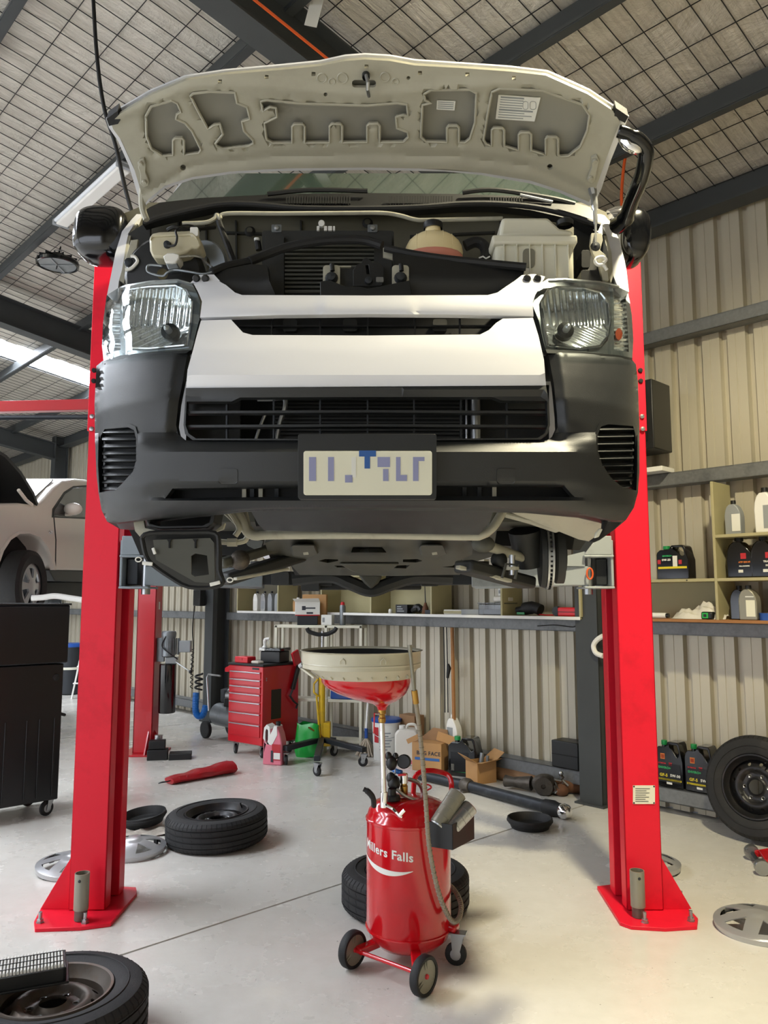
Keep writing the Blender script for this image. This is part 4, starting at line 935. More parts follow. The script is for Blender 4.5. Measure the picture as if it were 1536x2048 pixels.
bw = MB().plate([(676, 1128), (800, 1128), (778, 1144), (741, 1152), (704, 1144)], lambda x, y: at(x, y, 3.12 + (y - 1128) * .006), (0, .03, .01)).build('tray_bowl', 'underbody', van, bev=.01)
# rear suspension beam far behind
MB().tube(spline([at(585, 1158, 3.9), at(660, 1152, 3.9), at(700, 1166, 3.9), at(741, 1180, 3.9), at(780, 1168, 3.9), at(830, 1154, 3.9), at(905, 1156, 3.9)]), .035, 8).build('crossmember', 'engine_dark', van)
pan('gearbox_mount', [(716, 1150), (765, 1150), (757, 1166), (742, 1178), (728, 1166)], 3.85, 'underbody', th=.1, bev=.01)
for x, y in ((620, 1170), (860, 1160), (800, 1158), (560, 1158)):
    pan('hanging_bracket', rrect(x - 18, y - 14, x + 18, y + 12, 4), 4.3, 'engine_dark', th=.1, bev=.01)
# left: opened air box with its lid hanging
ab = pan('air_box', [(288, 1028), (432, 1018), (428, 1046), (414, 1056), (320, 1058), (296, 1052)], 2.56, 'black_plastic', th=.12, holes=[[(302, 1032), (424, 1024), (418, 1044), (404, 1050), (318, 1051), (300, 1046)]], bev=.003)
pan('box_inside', [(290, 1026), (432, 1018), (428, 1054), (300, 1056)], 2.72, 'inner_dark', ab, th=.01)
pan('arch_panel', [(266, 1038), (286, 1036), (290, 1056), (316, 1062), (300, 1070), (282, 1076), (270, 1062)], 2.60, 'cream_paint', th=.02)
pan('arch_panel', [(300, 1062), (432, 1060), (450, 1046), (446, 1058), (430, 1064), (316, 1068)], 2.62, 'cream_paint', th=.02)
lidp = [(284, 1076), (300, 1066), (380, 1064), (430, 1066), (438, 1090), (438, 1140), (446, 1164), (428, 1174), (378, 1174), (340, 1154), (306, 1130), (292, 1112)]
lid = pan('air_box_lid', lidp, lambda x, y: at(x, y, 2.56 + (y - 1066) * .0012), 'black_plastic', th=.05, holes=[[(380, 1112), (390, 1106), (416, 1110), (420, 1150), (390, 1154), (381, 1150)]], step=16)
pan('lid_plate', [(306, 1080), (420, 1076), (428, 1086), (430, 1160), (420, 1166), (390, 1164), (312, 1120)], 2.555, 'underbody', lid, th=.008, holes=[[(382, 1112), (390, 1107), (414, 1111), (418, 1149), (390, 1153), (383, 1149)]])
pan('lid_pocket', [(376, 1104), (424, 1104), (424, 1156), (376, 1156)], 2.64, 'engine_dark', lid, th=.01)
for x in (338, 390): pan('lid_clip', [(x - 5, 1078), (x + 5, 1078), (x + 2, 1084), (x + 2, 1096), (x - 1, 1096), (x - 1, 1084)], 2.548, 'inner_dark', lid, th=.006)
MB().tube(spline([at(x, y, 2.552) for x, y in lidp + lidp[:1]], 3), .008, 6).build('lid_rim', 'black_rubber', lid)
for x, y, rz in ((295, 1127, .1), (430, 1167, -.25), (308, 1102, 1.2)):
    c = at(x, y, 2.54); MB().box(c, (.034 if rz < 1 else .022, .006, .012 if rz < 1 else .01), Matrix.Rotation(rz, 3, 'Y')).build('clip_tab', 'white_plastic', lid, bev=.002)
for x, y in ((277, 1119), (460, 1160)): MB().tube([at(x + 6 * math.cos(t), y + 4.5 * math.sin(t), 2.54) for t in [i * PI / 5 for i in range(10)]], .0022, 5, closed=True).build('wire_loop', 'white_plastic', lid)
# suspension arms and struts
MB().beam(at(440, 1128, 3.0), at(560, 1092, 3.3), .05, .04).build('tie_rod', 'underbody', van, bev=.01)
MB().beam(at(445, 1160, 3.15), at(600, 1112, 3.4), .10, .05).build('lower_arm', 'engine_dark', van, bev=.012)
MB().beam(at(470, 1158, 3.05), at(575, 1138, 3.2), .03, .012).build('arm_edge', 'cream_paint', van, bev=.003)
MB().ball(at(480, 1120, 3.05), .04, 14).build('ball_joint', 'gear_metal', van)
pan('steering_plate', [(490, 1084), (506, 1078), (526, 1082), (522, 1094), (508, 1098), (496, 1092)], 2.95, 'galv', th=.01)
MB().beam(at(925, 1132, 3.0), at(1055, 1166, 3.25), .10, .05).build('lower_arm', 'engine_dark', van, bev=.012)
MB().beam(at(915, 1134, 2.98), at(1020, 1162, 3.1), .03, .014).build('arm_edge', 'cream_paint', van, bev=.003)
MB().cyl(at(958, 1086, 3.0), at(1065, 1122, 3.25), .022, .018, 12).build('tie_rod', 'cream_paint', van)
MB().ball(at(966, 1088, 2.98), .042, 14, (1.1, .8, .8)).build('steering_boot', 'underbody', van)
MB().ball(at(998, 1120, 3.1), .034, 14).build('ball_joint', 'engine_dark', van)
MB().cyl(at(1024, 1110, 3.05), at(1024, 1150, 3.05), .012, n=10).build('link_bolt', 'steel', van)
MB().lathe([(.0001, 0), (.028, .0), (.028, .012), (.0001, .012)], at(1024, 1140, 3.05), 10).build('link_washer', 'cream_paint', van)
MB().tube([at(1004, 1156, 3.04), at(1012, 1128, 3.04), at(1036, 1130, 3.04), at(1030, 1158, 3.04)], .006, 6).build('link_bracket', 'underbody', van)
MB().cyl(at(1050, 1060, 3.2), at(1060, 1130, 3.25), .07, .06, 16).build('strut', 'engine_dark', van)
# brake disc, edge on
dc = at(1096, 1110, 3.22)
Rx = axis((1, -.10, 0))
dsk = MB().lathe([(.06, -.013), (.142, -.013), (.142, -.005), (.135, -.004), (.135, .004), (.142, .005), (.142, .013), (.06, .013)], dc, 48, Rx).build('brake_disc', 'steel', van)
vn = MB()
for i in range(44):
    a = 2 * PI * i / 44; vn.box(dc + Rx @ V((math.cos(a) * .1385, math.sin(a) * .1385, 0)), (.008, .006, .009), Rx @ Matrix.Rotation(a, 3, 'Z'))
vn.build('disc_vane', 'inner_dark', dsk, smooth=0)
MB().lathe([(.02, -.04), (.13, -.035), (.136, -.018), (.136, -.015)], dc, 32, Rx).build('dust_shield', 'engine_dark', dsk)
MB().lathe([(.03, .07), (.07, .07), (.075, .02), (.11, .02), (.118, .03), (.118, .06), (.09, .06)], dc, 28, Rx).build('hub', 'engine_dark', dsk)
# right wheel-arch sheet metal
pan('arch_panel', [(1014, 1020), (1060, 1024), (1175, 1032), (1212, 1042), (1204, 1066), (1180, 1082), (1160, 1078), (1110, 1058), (1060, 1038)], lambda x, y: at(x, y, 2.62 + (y - 1020) * .004), 'cream_paint', th=.02, step=16)
pan('arch_rail', [(1008, 1030), (1060, 1044), (1120, 1064), (1120, 1056), (1060, 1036), (1012, 1024)], 2.80, 'cream_paint', th=.06, bev=.006)
pan('arch_flap', [(1206, 1040), (1244, 1044), (1228, 1060), (1200, 1080), (1186, 1086), (1180, 1082), (1204, 1064)], 2.66, 'black_rubber', th=.02, bev=.004)
pan('arch_plug', [(1192, 1066), (1200, 1056), (1206, 1058), (1198, 1074), (1190, 1076)], 2.61, 'cream_plastic', th=.02, bev=.003)
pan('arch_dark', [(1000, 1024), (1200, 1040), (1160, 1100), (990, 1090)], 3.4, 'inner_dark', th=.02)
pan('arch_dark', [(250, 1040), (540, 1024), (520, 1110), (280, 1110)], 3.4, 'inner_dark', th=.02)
# ================================================================ lift posts
def lift_post(sg, label):
    # column centre line from the base plate in the photo; built square to the van
    if sg < 0: xo, xi, yo = -1.62, -1.355, 4.20
    else: xo, xi, yo = 1.435, 1.17, 4.20
    z1 = 3.64
    t = thing('lift_post', label, 'lift post', ((xo + xi) / 2, yo + .14, 0))
    s = 1 if xi > xo else -1
    th = .012; dep = .30
    col = MB()
    y0, y1 = yo, yo + dep
    col.bx(xo, xo + s * th, y0, y1, .02, z1)                       # outer web
    col.bx(xo, xi - s * .075, y0, y0 + th, .02, z1); col.bx(xo, xi - s * .075, y1 - th, y1, .02, z1)   # near and far faces
    col.bx(xi - s * .075 - s * th, xi - s * .075, y0, y0 + .085, .02, z1)   # returned lips
    col.bx(xi - s * .075 - s * th, xi - s * .075, y1 - .085, y1, .02, z1)
    c = col.build('column', 'red_paint', t, bev=.006)
    MB().bx(xi - s * .135, xi - s * .072, y1 - .10, y1 - .03, .02, z1 - .1).build('rear_channel', 'red_paint', t, bev=.004)
    MB().bx(xo + s * .03, xi - s * .15, y0 + .06, y1 - .06, .05, z1 - .05).build('slide_channel', 'inner_dark', t)
    MB().cyl((xi - s * .11, y0 + .15, .1), (xi - s * .11, y0 + .15, 3.5), .008, n=8).build('lift_cable', 'dark_steel', t)
    # upper extension, two bolts
    MB().bx(xo - s * .006, xi - s * .07, y0 - .006, y0, 2.52, z1).build('top_sleeve', 'red_paint', t, bev=.003)
    for z in (2.60, 2.53, 2.86, 2.80):
        MB().lathe([(.0001, -.010), (.012, -.008), (.014, .002)], (xo + s * .02, y0 - .008, z), 10, axis((0, 1, 0))).build('bolt', 'steel' if z < 2.7 else 'inner_dark', t)
    # base plate
    if sg < 0: bp = [(68, 1842), (86, 1808), (150, 1768), (272, 1774), (274, 1786), (222, 1846), (160, 1854), (70, 1857)]
    else: bp = [(1194, 1772), (1226, 1768), (1340, 1778), (1396, 1836), (1394, 1852), (1330, 1856), (1262, 1852), (1240, 1844)]
    MB().plate(bp, lambda x, y: gr(x, y, .018), (0, 0, -.018)).build('base_plate', 'red_paint', t, bev=.003)
    # gusset on the outer side
    gx = xo - s * .15
    MB().prism([(xo, y0 + .02, .018), (gx, y0 + .02, .018), (xo - s * .005, y0 + .02, .27)], (0, .012, 0)).build('gusset', 'red_paint', t, bev=.002)
    for bxp in ([(80, 1845), (170, 1846), (104, 1800), (240, 1768)] if sg < 0 else [(1290, 1845), (1382, 1842), (1362, 1802)]):
        p = gr(*bxp, .018)
        b = MB().cyl(p, p + V((0, 0, .05)), .009, n=10).build('anchor_bolt', 'steel', t)
        MB().lathe([(.020, .0), (.020, .004), (.016, .005), (.016, .018), (.009, .02)], p, 6).build('anchor_nut', 'steel', b)
    return t, (xo, xi, y0, y1, s)
PL, gl = lift_post(-1, 'red steel lift post standing left of the van beside the black tool cabinet')
PR, gr_ = lift_post(1, 'red steel lift post standing right of the van with a rating plate')
# rating plate on the right post
rp_ = MB().plate(rrect(1266, 1571, 1310, 1608, 1), lambda x, y: at(x, y, 4.196), (0, .003, 0)).build('rating_plate', 'plate_cream', PR, smooth=0)
for i in range(7):
    yy = 1577 + i * 4.2; MB().plate([(1271, yy), (1300 - (i * 7) % 13, yy), (1300 - (i * 7) % 13, yy + 1), (1271, yy + 1)], lambda x, y: at(x, y, 4.1945), (0, .001, 0)).build('print_line', 'ink', rp_, smooth=0)
for x, y in ((1268, 1573), (1308, 1573), (1268, 1606), (1308, 1606)): MB().lathe([(.0001, -.003), (.004, -.002), (.005, .001)], at(x, y, 4.196), 8, axis((0, 1, 0))).build('rivet', 'dark_steel', rp_)
# carriages and swing arms
def arm(post, g, sg):
    xo, xi, y0, y1, s = g
    X = lambda v: v if sg < 0 else -v
    cx0 = xi - s * .02
    z0, z1 = 1.672, 1.92
    m = 'zinc_arm' if sg < 0 else 'arm_light'
    cr = MB().bx(xi - s * .06, xi - s * .045, y0 - .02, y1 + .02, z0, z1).bx(xi - s * .06, xi + s * .10, y0 - .03, y0 + .16, z0 - .012, z0).bx(xi - s * .06, xi + s * .10, y0 - .03, y0 + .16, z0 + .155, z0 + .168)
    cr.prism([(xi - s * .05, y0 - .03, z0 + .168), (xi + s * .10, y0 - .03, z0 + .168), (xi + s * .02, y0 - .03, z0 + .27), (xi - s * .05, y0 - .03, z0 + .27)], (0, .012, 0))
    cr = cr.build('carriage', m, post, bev=.004)
    MB().bx(xi - s * .04, xi + s * .02, y0 + .04, y1 - .04, z0 + .01, z0 + .15).build('carriage_shadow_block', 'dark_steel', cr, bev=.004)
    p0 = V((xi + s * .06, y0 + .06, z0 + .058)); p1 = V((xi + s * .68, y0 + .16, z0 + .050)); p2 = V((xi + s * 1.06, y0 + .22, z0 + .045))
    a = MB().beam(p0, p1, .12, .105).build('swing_arm', m, post, bev=.006)
    MB().beam(p1 - (p1 - p0).normalized() * .1, p2, .09, .075).build('inner_tube', 'dark_steel', a, bev=.004)
    MB().cyl(p0 + V((0, 0, -.10)), p0 + V((0, 0, .13)), .024, n=14).build('pivot_pin', 'steel', a)
    MB().lathe([(.03, 0), (.03, .05), (.06, .055), (.06, .075), (.0001, .075)], p2 + V((-s * .05, 0, .03)), 18).build('lift_pad', 'black_rubber', a)
    MB().prism([p0 + V((s * .03, -.062, .05)), p0 + V((s * .34, -.045, .055)), p0 + V((s * .03, -.062, .13))], (0, .012, 0)).build('arm_gusset', m, a)
    MB().bx(p2.x - .10, p2.x + .10, p2.y - .02, p2.y + .05, p2.z - .06, p2.z + .02).build('arm_block', 'black_plastic', a, bev=.008)
    if sg > 0:
        q = p0 + V((-.01, -.075, .115))
        MB().tube([q + V((0, 0, .02)), q + V((.006, -.005, -.03)), q + V((0, -.005, -.07))], .003, 5).build('pull_cord', 'steel', a)
        MB().tube([q + V((.016 * math.sin(u), -.005, -.105 - .03 * math.cos(u))) for u in [i * PI / 6 for i in range(12)]], .005, 6, closed=True).build('pull_loop', 'orange', a)
    # second arm reaching rearwards, half hidden
    q1 = V((xi + s * .55, y1 + .55, z0 + .05))
    b = MB().beam(V((xi + s * .05, y1 - .04, z0 + .058)), q1, .11, .10).build('swing_arm', m, post, bev=.006)
    MB().lathe([(.03, 0), (.03, .06), (.06, .065), (.06, .085), (.0001, .085)], q1 + V((0, 0, .04)), 16).build('lift_pad', 'black_rubber', b)
arm(PL, gl, -1); arm(PR, gr_, 1)
# steel extension tubes standing on the base plates
for (x, y, yt, lab) in ((161, 1840, 1770, 'grey steel extension tube standing on the left base plate'), (1277, 1834, 1763, 'grey steel extension tube standing on the right base plate')):
    p = gr(x, y, .018); h = .225
    t = thing('extension_tube', lab, 'steel tube', tuple(p), group='lift extension tubes on the base plates')
    MB().lathe([(.034, .05), (.036, .052), (.036, h), (.032, h), (.032, .06)], p, 24).build('sleeve', 'olive_silver', t)
    MB().lathe([(.028, 0), (.031, .003), (.031, .05), (.0001, .052)], p, 20).build('spigot', 'rim_steel', t)
    MB().lathe([(.0001, -.004), (.006, -.003), (.008, 0)], p + V((0, -.036, h - .03)), 8, axis((0, 1, 0))).build('grub_screw', 'dark_steel', t)
# ================================================================ makers for repeated kinds of things
def text2d(s, size=1.0, bold=0.0):
    c = bpy.data.curves.new('lettering', 'FONT'); c.body = s; c.size = size; c.offset = bold; c.resolution_u = 3; c.space_character = 1.08; c.align_x = 'CENTER'; c.align_y = 'CENTER'
    o = bpy.data.objects.new('lettering', c); COL.objects.link(o)
    me = o.evaluated_get(bpy.context.evaluated_depsgraph_get()).to_mesh()
    vs = [(v.co.x, v.co.y) for v in me.vertices]; fs = [tuple(p.vertices) for p in me.polygons]
    o.to_mesh_clear(); bpy.data.objects.remove(o); bpy.data.curves.remove(c)
    return vs, fs
def lettering(s, size, fn, m, parent, name='lettering', bold=0.0, local=False, sx=1.0):
    vs, fs = text2d(s, size, bold)
    b = MB(); b.v = [V(fn(x * sx, y)) for x, y in vs]; b.f = fs
    o = b.build(name, m, parent, smooth=0, local=local)
    return o
RW = -PI / 2 + ANG                               # heading of things squared up with the wall: local x runs right along it, local y into it
def wheel(label, c, nrm, r=.335, wd=.20, rimm='rim_steel', spin=0.0, letters=None):
    t = thing('wheel', label, 'wheel', tuple(c)); M = axis(nrm) @ Matrix.Rotation(spin, 3, 'Z')
    t.matrix_basis = Matrix.Translation(V(c)) @ M.to_4x4()
    h = wd / 2; rr = .205
    g = .007
    prof = [(rr, -h + .03), (rr + .01, -h + .012), (rr + .035, -h + .004), (r - .06, -h), (r - .025, -h + .008), (r - .006, -h + .026), (r, -h + .045)]
    for q in (-.055, -.018, .018, .055):
        k = q * wd / .2; prof += [(r, k - .006), (r - g, k - .004), (r - g, k + .004), (r, k + .006)]
    prof += [(r, h - .045), (r - .006, h - .026), (r - .025, h - .008), (r - .06, h), (rr + .035, h - .004), (rr + .01, h - .012), (rr, h - .03)]
    ty = MB().lathe(prof + [prof[0]], (0, 0, 0), 56).build('tyre', 'tyre', t, local=True, smooth=28)
    sp = MB()
    for i in range(64):
        a = 2 * PI * i / 64; R = Matrix.Rotation(a, 3, 'Z')
        for s_ in (-1, 1):
            sp.box(R @ V((r - .0155, 0, s_ * (h - .018))), (.004, .0045, .024), R @ Matrix.Rotation(-s_ * .80, 3, 'Y'))
            sp.box(R @ V((r - .0042, 0, s_ * (h - .036))), (.004, .0045, .018), R @ Matrix.Rotation(-s_ * .30, 3, 'Y'))
        if i % 2 == 0:
            for z in (-.036, 0, .036): sp.box(R @ V((r - .0015, 0, z)), (.004, .003, .022), R @ Matrix.Rotation(.5, 3, 'X'))
    tag(sp.build('tread_sipes', 'inner_dark', ty, local=True, smooth=0), kind='stuff')
    for s_ in (-1, 1):
        MB().lathe([(rr + .055, s_ * (h - .001)), (rr + .057, s_ * (h + .0025)), (rr + .060, s_ * (h + .0025)), (rr + .062, s_ * (h - .001))], (0, 0, 0), 48).build('sidewall_rib', 'tyre', ty, local=True)
    if letters:
        rad = rr + .088
        lettering(letters, .055, lambda x, y: (math.sin(x / rad) * (rad + y), -math.cos(x / rad) * (rad + y) * -1, h + .0015), 'rim_dark', ty, local=True, name='sidewall_lettering', bold=.002)
    rim = MB().lathe([(rr + .006, h - .016), (rr + .004, h - .006), (rr - .006, h - .008), (rr - .014, h - .03), (rr - .03, h - .05), (rr - .03, -h + .03), (rr - .010, -h + .02), (rr, -h + .012), (rr + .004, -h + .016)], (0, 0, 0), 48).build('rim', rimm, t, local=True)
    hs = [circ(0, 0, .048, 20)]
    for i in range(6): a = 2 * PI * i / 6; hs.append(circ(.078 * math.cos(a), .078 * math.sin(a), .0085, 8))
    for i in range(12): a = 2 * PI * (i + .5) / 12; hs.append(circ(.148 * math.cos(a), .148 * math.sin(a), .0125, 8))
    def dish(x, y):
        q = math.hypot(x, y); z = interp([(0, .055), (.045, .052), (.06, .032), (.095, .032), (.108, .055), (.128, .060), (.16, .035), (.176, .022)], q)
        return V((x, y, z + h - .10))
    MB().plate(circ(0, 0, .176, 40), dish, (0, 0, -.006), hs, .013).build('wheel_disc', rimm, rim, local=True, smooth=40)
    for i in range(6):
        a = 2 * PI * i / 6; MB().lathe([(.0085, .0), (.012, .002), (.0125, 0)], V((.078 * math.cos(a), .078 * math.sin(a), h - .067)), 10).build('bolt_seat', 'steel', rim, local=True)
    MB().tube([(rr - .012, 0, h - .03), (rr - .022, 0, h - .005), (rr - .024, 0, h + .008)], .005, 6).build('valve', 'black_rubber', rim, local=True)
    return t
def castor(t, p, r=.05, m_fork='steel', ang=0.0, tyre='black_rubber', wd=.03):
    p = V(p); R = Matrix.Rotation(ang, 3, 'Z')
    w_ = MB().lathe([(.006, -wd / 2), (r * .8, -wd / 2), (r, -wd * .3), (r, wd * .3), (r * .8, wd / 2), (.006, wd / 2)], p + V((0, 0, r)), 20, R @ axis((0, 1, 0)))
    c = w_.build('castor', tyre, t, local=True)
    MB().lathe([(.0001, -wd / 2 - .002), (r * .55, -wd / 2 - .001), (r * .55, wd / 2 + .001), (.0001, wd / 2 + .002)], p + V((0, 0, r)), 14, R @ axis((0, 1, 0))).build('castor_hub', 'grey_plastic', c, local=True)
    f = MB()
    for s_ in (-1, 1):
        y = s_ * (wd / 2 + .006)
        f.prism([p + R @ V((-.012, y, r * .8)), p + R @ V((.012, y, r * .8)), p + R @ V((r * .9, y, r * 2.15)), p + R @ V((-.0, y, r * 2.15))], R @ V((0, .003 * s_, 0)))
    f.box(p + R @ V((r * .4, 0, r * 2.2)), (r * 1.2, wd + .02, .006), R)
    f.build('castor_fork', m_fork, c, local=True)
    return c
def bottle(label, p, rz, kind, h, w_, d, m, cap, lab=(), group=None, cat='bottle', name='oil_bottle'):
    """p: point under its middle; lab: list of (x0,z0,x1,z1,material[,text,text material,size]) in fractions of width and height"""
    t = thing(name, label, cat, tuple(p), rz, group)
    X = lambda u: (u - .5) * w_; Z = lambda v: v * h
    if kind == 'jug':      # canister with a moulded handle at one side
        out = [(0, .02), (.03, 0), (.97, 0), (1, .02), (1, .55), (.96, .66), (.90, .90), (.84, .96), (.48, .96), (.44, .90), (.40, .86), (.36, .84), (.12, .84), (.02, .76), (0, .70)]
        ho = [[(.50, .90), (.80, .90), (.85, .82), (.88, .68), (.80, .64), (.66, .78), (.54, .84)]]
        neck = (.22, .84, .10)
    elif kind == 'litre':  # flat litre bottle, neck to one side
        out = [(.02, .02), (.08, 0), (.92, 0), (.98, .02), (1, .50), (.95, .64), (.80, .78), (.62, .86), (.30, .86), (.16, .80), (.06, .70), (0, .55)]
        ho = []; neck = (.46, .86, .15)
    elif kind == 'grip':   # white bottle with side grip
        out = [(.02, .02), (.08, 0), (.92, 0), (.98, .02), (1, .45), (.92, .62), (.78, .74), (.60, .88), (.26, .88), (.12, .80), (.03, .66), (0, .5)]
        ho = []; neck = (.42, .88, .15)
    body = MB().plate([(X(a), Z(b)) for a, b in out], lambda x, y: V((x, -d / 2, y)), (0, d, 0), [[(X(a), Z(b)) for a, b in q] for q in ho]).build('body', m, t, local=True, bev=min(w_, d) * .14, seg=3)
    cx_, cz, cr_ = neck
    MB().lathe([(cr_ * w_ * .8, 0), (cr_ * w_ * .8, .03 * h)], (X(cx_), 0, Z(cz)), 14).build('neck', m, t, local=True)
    MB().lathe([(cr_ * w_, .02 * h), (cr_ * w_ * 1.05, .025 * h), (cr_ * w_, .115 * h), (.0001, .12 * h)], (X(cx_), 0, Z(cz)), 16).build('cap', cap, t, local=True)
    for e in lab:
        x0, z0, x1, z1, mm_ = e[:5]
        if mm_: l = MB().box((X((x0 + x1) / 2), -d / 2 - .001, Z((z0 + z1) / 2)), ((x1 - x0) * w_, .002, (z1 - z0) * h)).build('print', mm_, body, local=True, smooth=0)
        if len(e) > 5: lettering(e[5], e[7] * h, lambda x, y: V((X((x0 + x1) / 2) + x, -d / 2 - .0028, Z((z0 + z1) / 2) + y)), e[6], body, local=True, bold=.001)
    return t
def carton(label, p, rz, sx, sy, sz, m='cardboard', group=None, name='carton', cat='box', bev=.004):
    t = thing(name, label, cat, tuple(p), rz, group)
    b = MB().box((0, 0, sz / 2), (sx, sy, sz)).build('body', m, t, local=True, bev=bev)
    return t, b
def can(label, p, r, h, m='grey_plastic', cap='white_plastic', name='spray_can', cat='can'):
    t = thing(name, label, cat, tuple(p))
    MB().lathe([(r * .9, 0), (r, .006), (r, h * .80), (r * .75, h * .86)], (0, 0, 0), 20).build('body', m, t, local=True)
    MB().lathe([(r * .72, h * .86), (r * .62, h * .97), (r * .25, h), (.0001, h)], (0, 0, 0), 16).build('cap', cap, t, local=True)
    return t
# ================================================================ oil drainer
TX, TY, TR = .112, 3.72, .192
dr = thing('oil_drainer', 'red wheeled waste-oil drainer with catch pan standing under the van', 'oil drainer', (TX, TY, 0))
tp = (TX, TY, 0)
def cylpt(a, z, r=TR): return V((TX + r * math.sin(a), TY - r * math.cos(a), z))
tank = MB().lathe([(.0001, .040), (.08, .044), (.14, .064), (.178, .100), (.189, .135), (.192, .145), (.192, .60), (.196, .603), (.196, .613), (.190, .617), (.182, .645), (.155, .675), (.11, .693), (.05, .70), (.0001, .70)], tp, 64).build('tank', 'red_gloss', dr, smooth=50)
for z in (.140, .607): MB().lathe([(.190, z - .004), (.1965, z - .003), (.1965, z + .003), (.190, z + .004)], tp, 64).build('weld_band', 'red_gloss', tank)
# maker's lettering wrapped round the tank
def wrap(a0, z0, tilt=0.0): return lambda x, y: cylpt(a0 + x / TR, z0 + y + tilt * x, TR + .0012)
lettering('Millers Falls', .052, wrap(-.62, .500, -.10), 'label_white', tank, bold=.0012, sx=1.0)
sw = MB(); n = 26; up_ = []; lo_ = []
for i in range(n + 1):
    u = i / n; a = -1.45 + 1.52 * u; zc = .458 - .055 * math.sin(u * PI * .62) ** 1.0 + .022 * u * u + .004
    wd_ = .011 * math.sin(u * PI) + .0012
    up_.append(cylpt(a, zc + wd_, TR + .0012)); lo_.append(cylpt(a, zc - wd_, TR + .0012))
sw.quad_strip([up_, lo_], closed=False); sw.build('swoosh_mark', 'label_white', tank, smooth=0)
# axle, wheels and castor
wl_ = [gr(705, 1936), gr(848, 1992)]
for i, p in enumerate(wl_):
    c = V((p.x, p.y, .078)); ax = (wl_[1] - wl_[0]).normalized(); M = axis(ax)
    q = MB().lathe([(.062, -.018), (.074, -.019), (.078, -.012), (.078, .012), (.074, .019), (.062, .018)], c, 32, M).build('road_wheel', 'black_rubber', dr)
    MB().lathe([(.0001, -.012), (.02, -.016), (.05, -.010), (.063, -.014), (.063, .014), (.05, .010), (.02, .016), (.0001, .012)], c, 28, M).build('wheel_hub', 'olive_silver', q)
    sp = MB()
    for k in range(3):
        a = 2 * PI * k / 3 + .4
        for e in (-.007, .007): sp.beam(c + M @ V((math.cos(a) * .02 - math.sin(a) * e, math.sin(a) * .02 + math.cos(a) * e, .013)), c + M @ V((math.cos(a) * .058 - math.sin(a) * e, math.sin(a) * .058 + math.cos(a) * e, .013)), .004, .003, M @ V((0, 0, 1)))
    sp.build('hub_rib', 'olive_silver', q)
    MB().lathe([(.0001, .021), (.009, .02), (.011, .012)], c, 12, M).build('hub_cap', 'red_plastic', q)
ax0, ax1 = V((wl_[0].x, wl_[0].y, .078)), V((wl_[1].x, wl_[1].y, .078))
MB().cyl(ax0, ax1, .009, n=12).build('axle', 'red_gloss', dr)
MB().beam(ax0 + (ax1 - ax0).normalized() * .03, V((TX - .05, TY, .10)), .045, .03).build('chassis_arm', 'red_gloss', dr, bev=.006)
MB().beam(ax1 - (ax1 - ax0).normalized() * .03, V((TX + .02, TY, .10)), .045, .03).build('chassis_arm', 'red_gloss', dr, bev=.006)
cp = gr(912, 1930)
MB().beam(V((TX + .08, TY, .165)), V((cp.x + .01, cp.y + .01, .15)), .06, .03).build('castor_bracket', 'red_gloss', dr, bev=.008)
def wcast(p, r, ang):
    p = V(p); R = Matrix.Rotation(ang, 3, 'Z'); wd = .028
    c = MB().lathe([(.006, -wd / 2), (r * .8, -wd / 2), (r, -wd * .3), (r, wd * .3), (r * .8, wd / 2), (.006, wd / 2)], p + V((0, 0, r)), 22, R @ axis((0, 1, 0))).build('castor', 'black_rubber', dr)
    MB().lathe([(.0001, -wd / 2 - .003), (r * .5, -wd / 2 - .001), (r * .5, wd / 2 + .001), (.0001, wd / 2 + .003)], p + V((0, 0, r)), 14, R @ axis((0, 1, 0))).build('castor_hub', 'steel', c)
    f = MB()
    for s_ in (-1, 1):
        y = s_ * (wd / 2 + .005); f.prism([p + R @ V((-.01, y, r * .7)), p + R @ V((.012, y, r * .7)), p + R @ V((.04, y, .135)), p + R @ V((-.02, y, .135))], R @ V((0, .003 * s_, 0)))
    f.box(p + R @ V((.01, 0, .136)), (.075, .05, .006), R); f.build('castor_fork', 'steel', c)
wcast(cp, .048, -.25)
# riser pipe and valve
pb = at(768, 1605, 3.60); pt = at(764, 1440, 3.60)
MB().cyl(pb, pt, .0115, n=18).build('riser_pipe', 'chrome', dr)
MB().cyl(pb + V((0, 0, -.02)), pb + V((0, 0, .045)), .0165, n=18).build('riser_collar', 'chrome', dr)
vb = MB().lathe([(.014, 0), (.017, .004), (.017, .02), (.014, .024), (.014, .036), (.018, .04), (.018, .065), (.013, .07)], pt + V((0, 0, -.012)), 14).build('ball_valve', 'brass', dr)
MB().cyl(pt + V((-.01, -.012, .03)), pt + V((-.032, -.016, .03)), .005, n=8).build('valve_stem', 'steel', vb)
MB().beam(pt + V((-.034, -.018, .034)), pt + V((-.036, -.018, -.055)), .012, .006).build('valve_lever', 'red_plastic', vb, bev=.002)
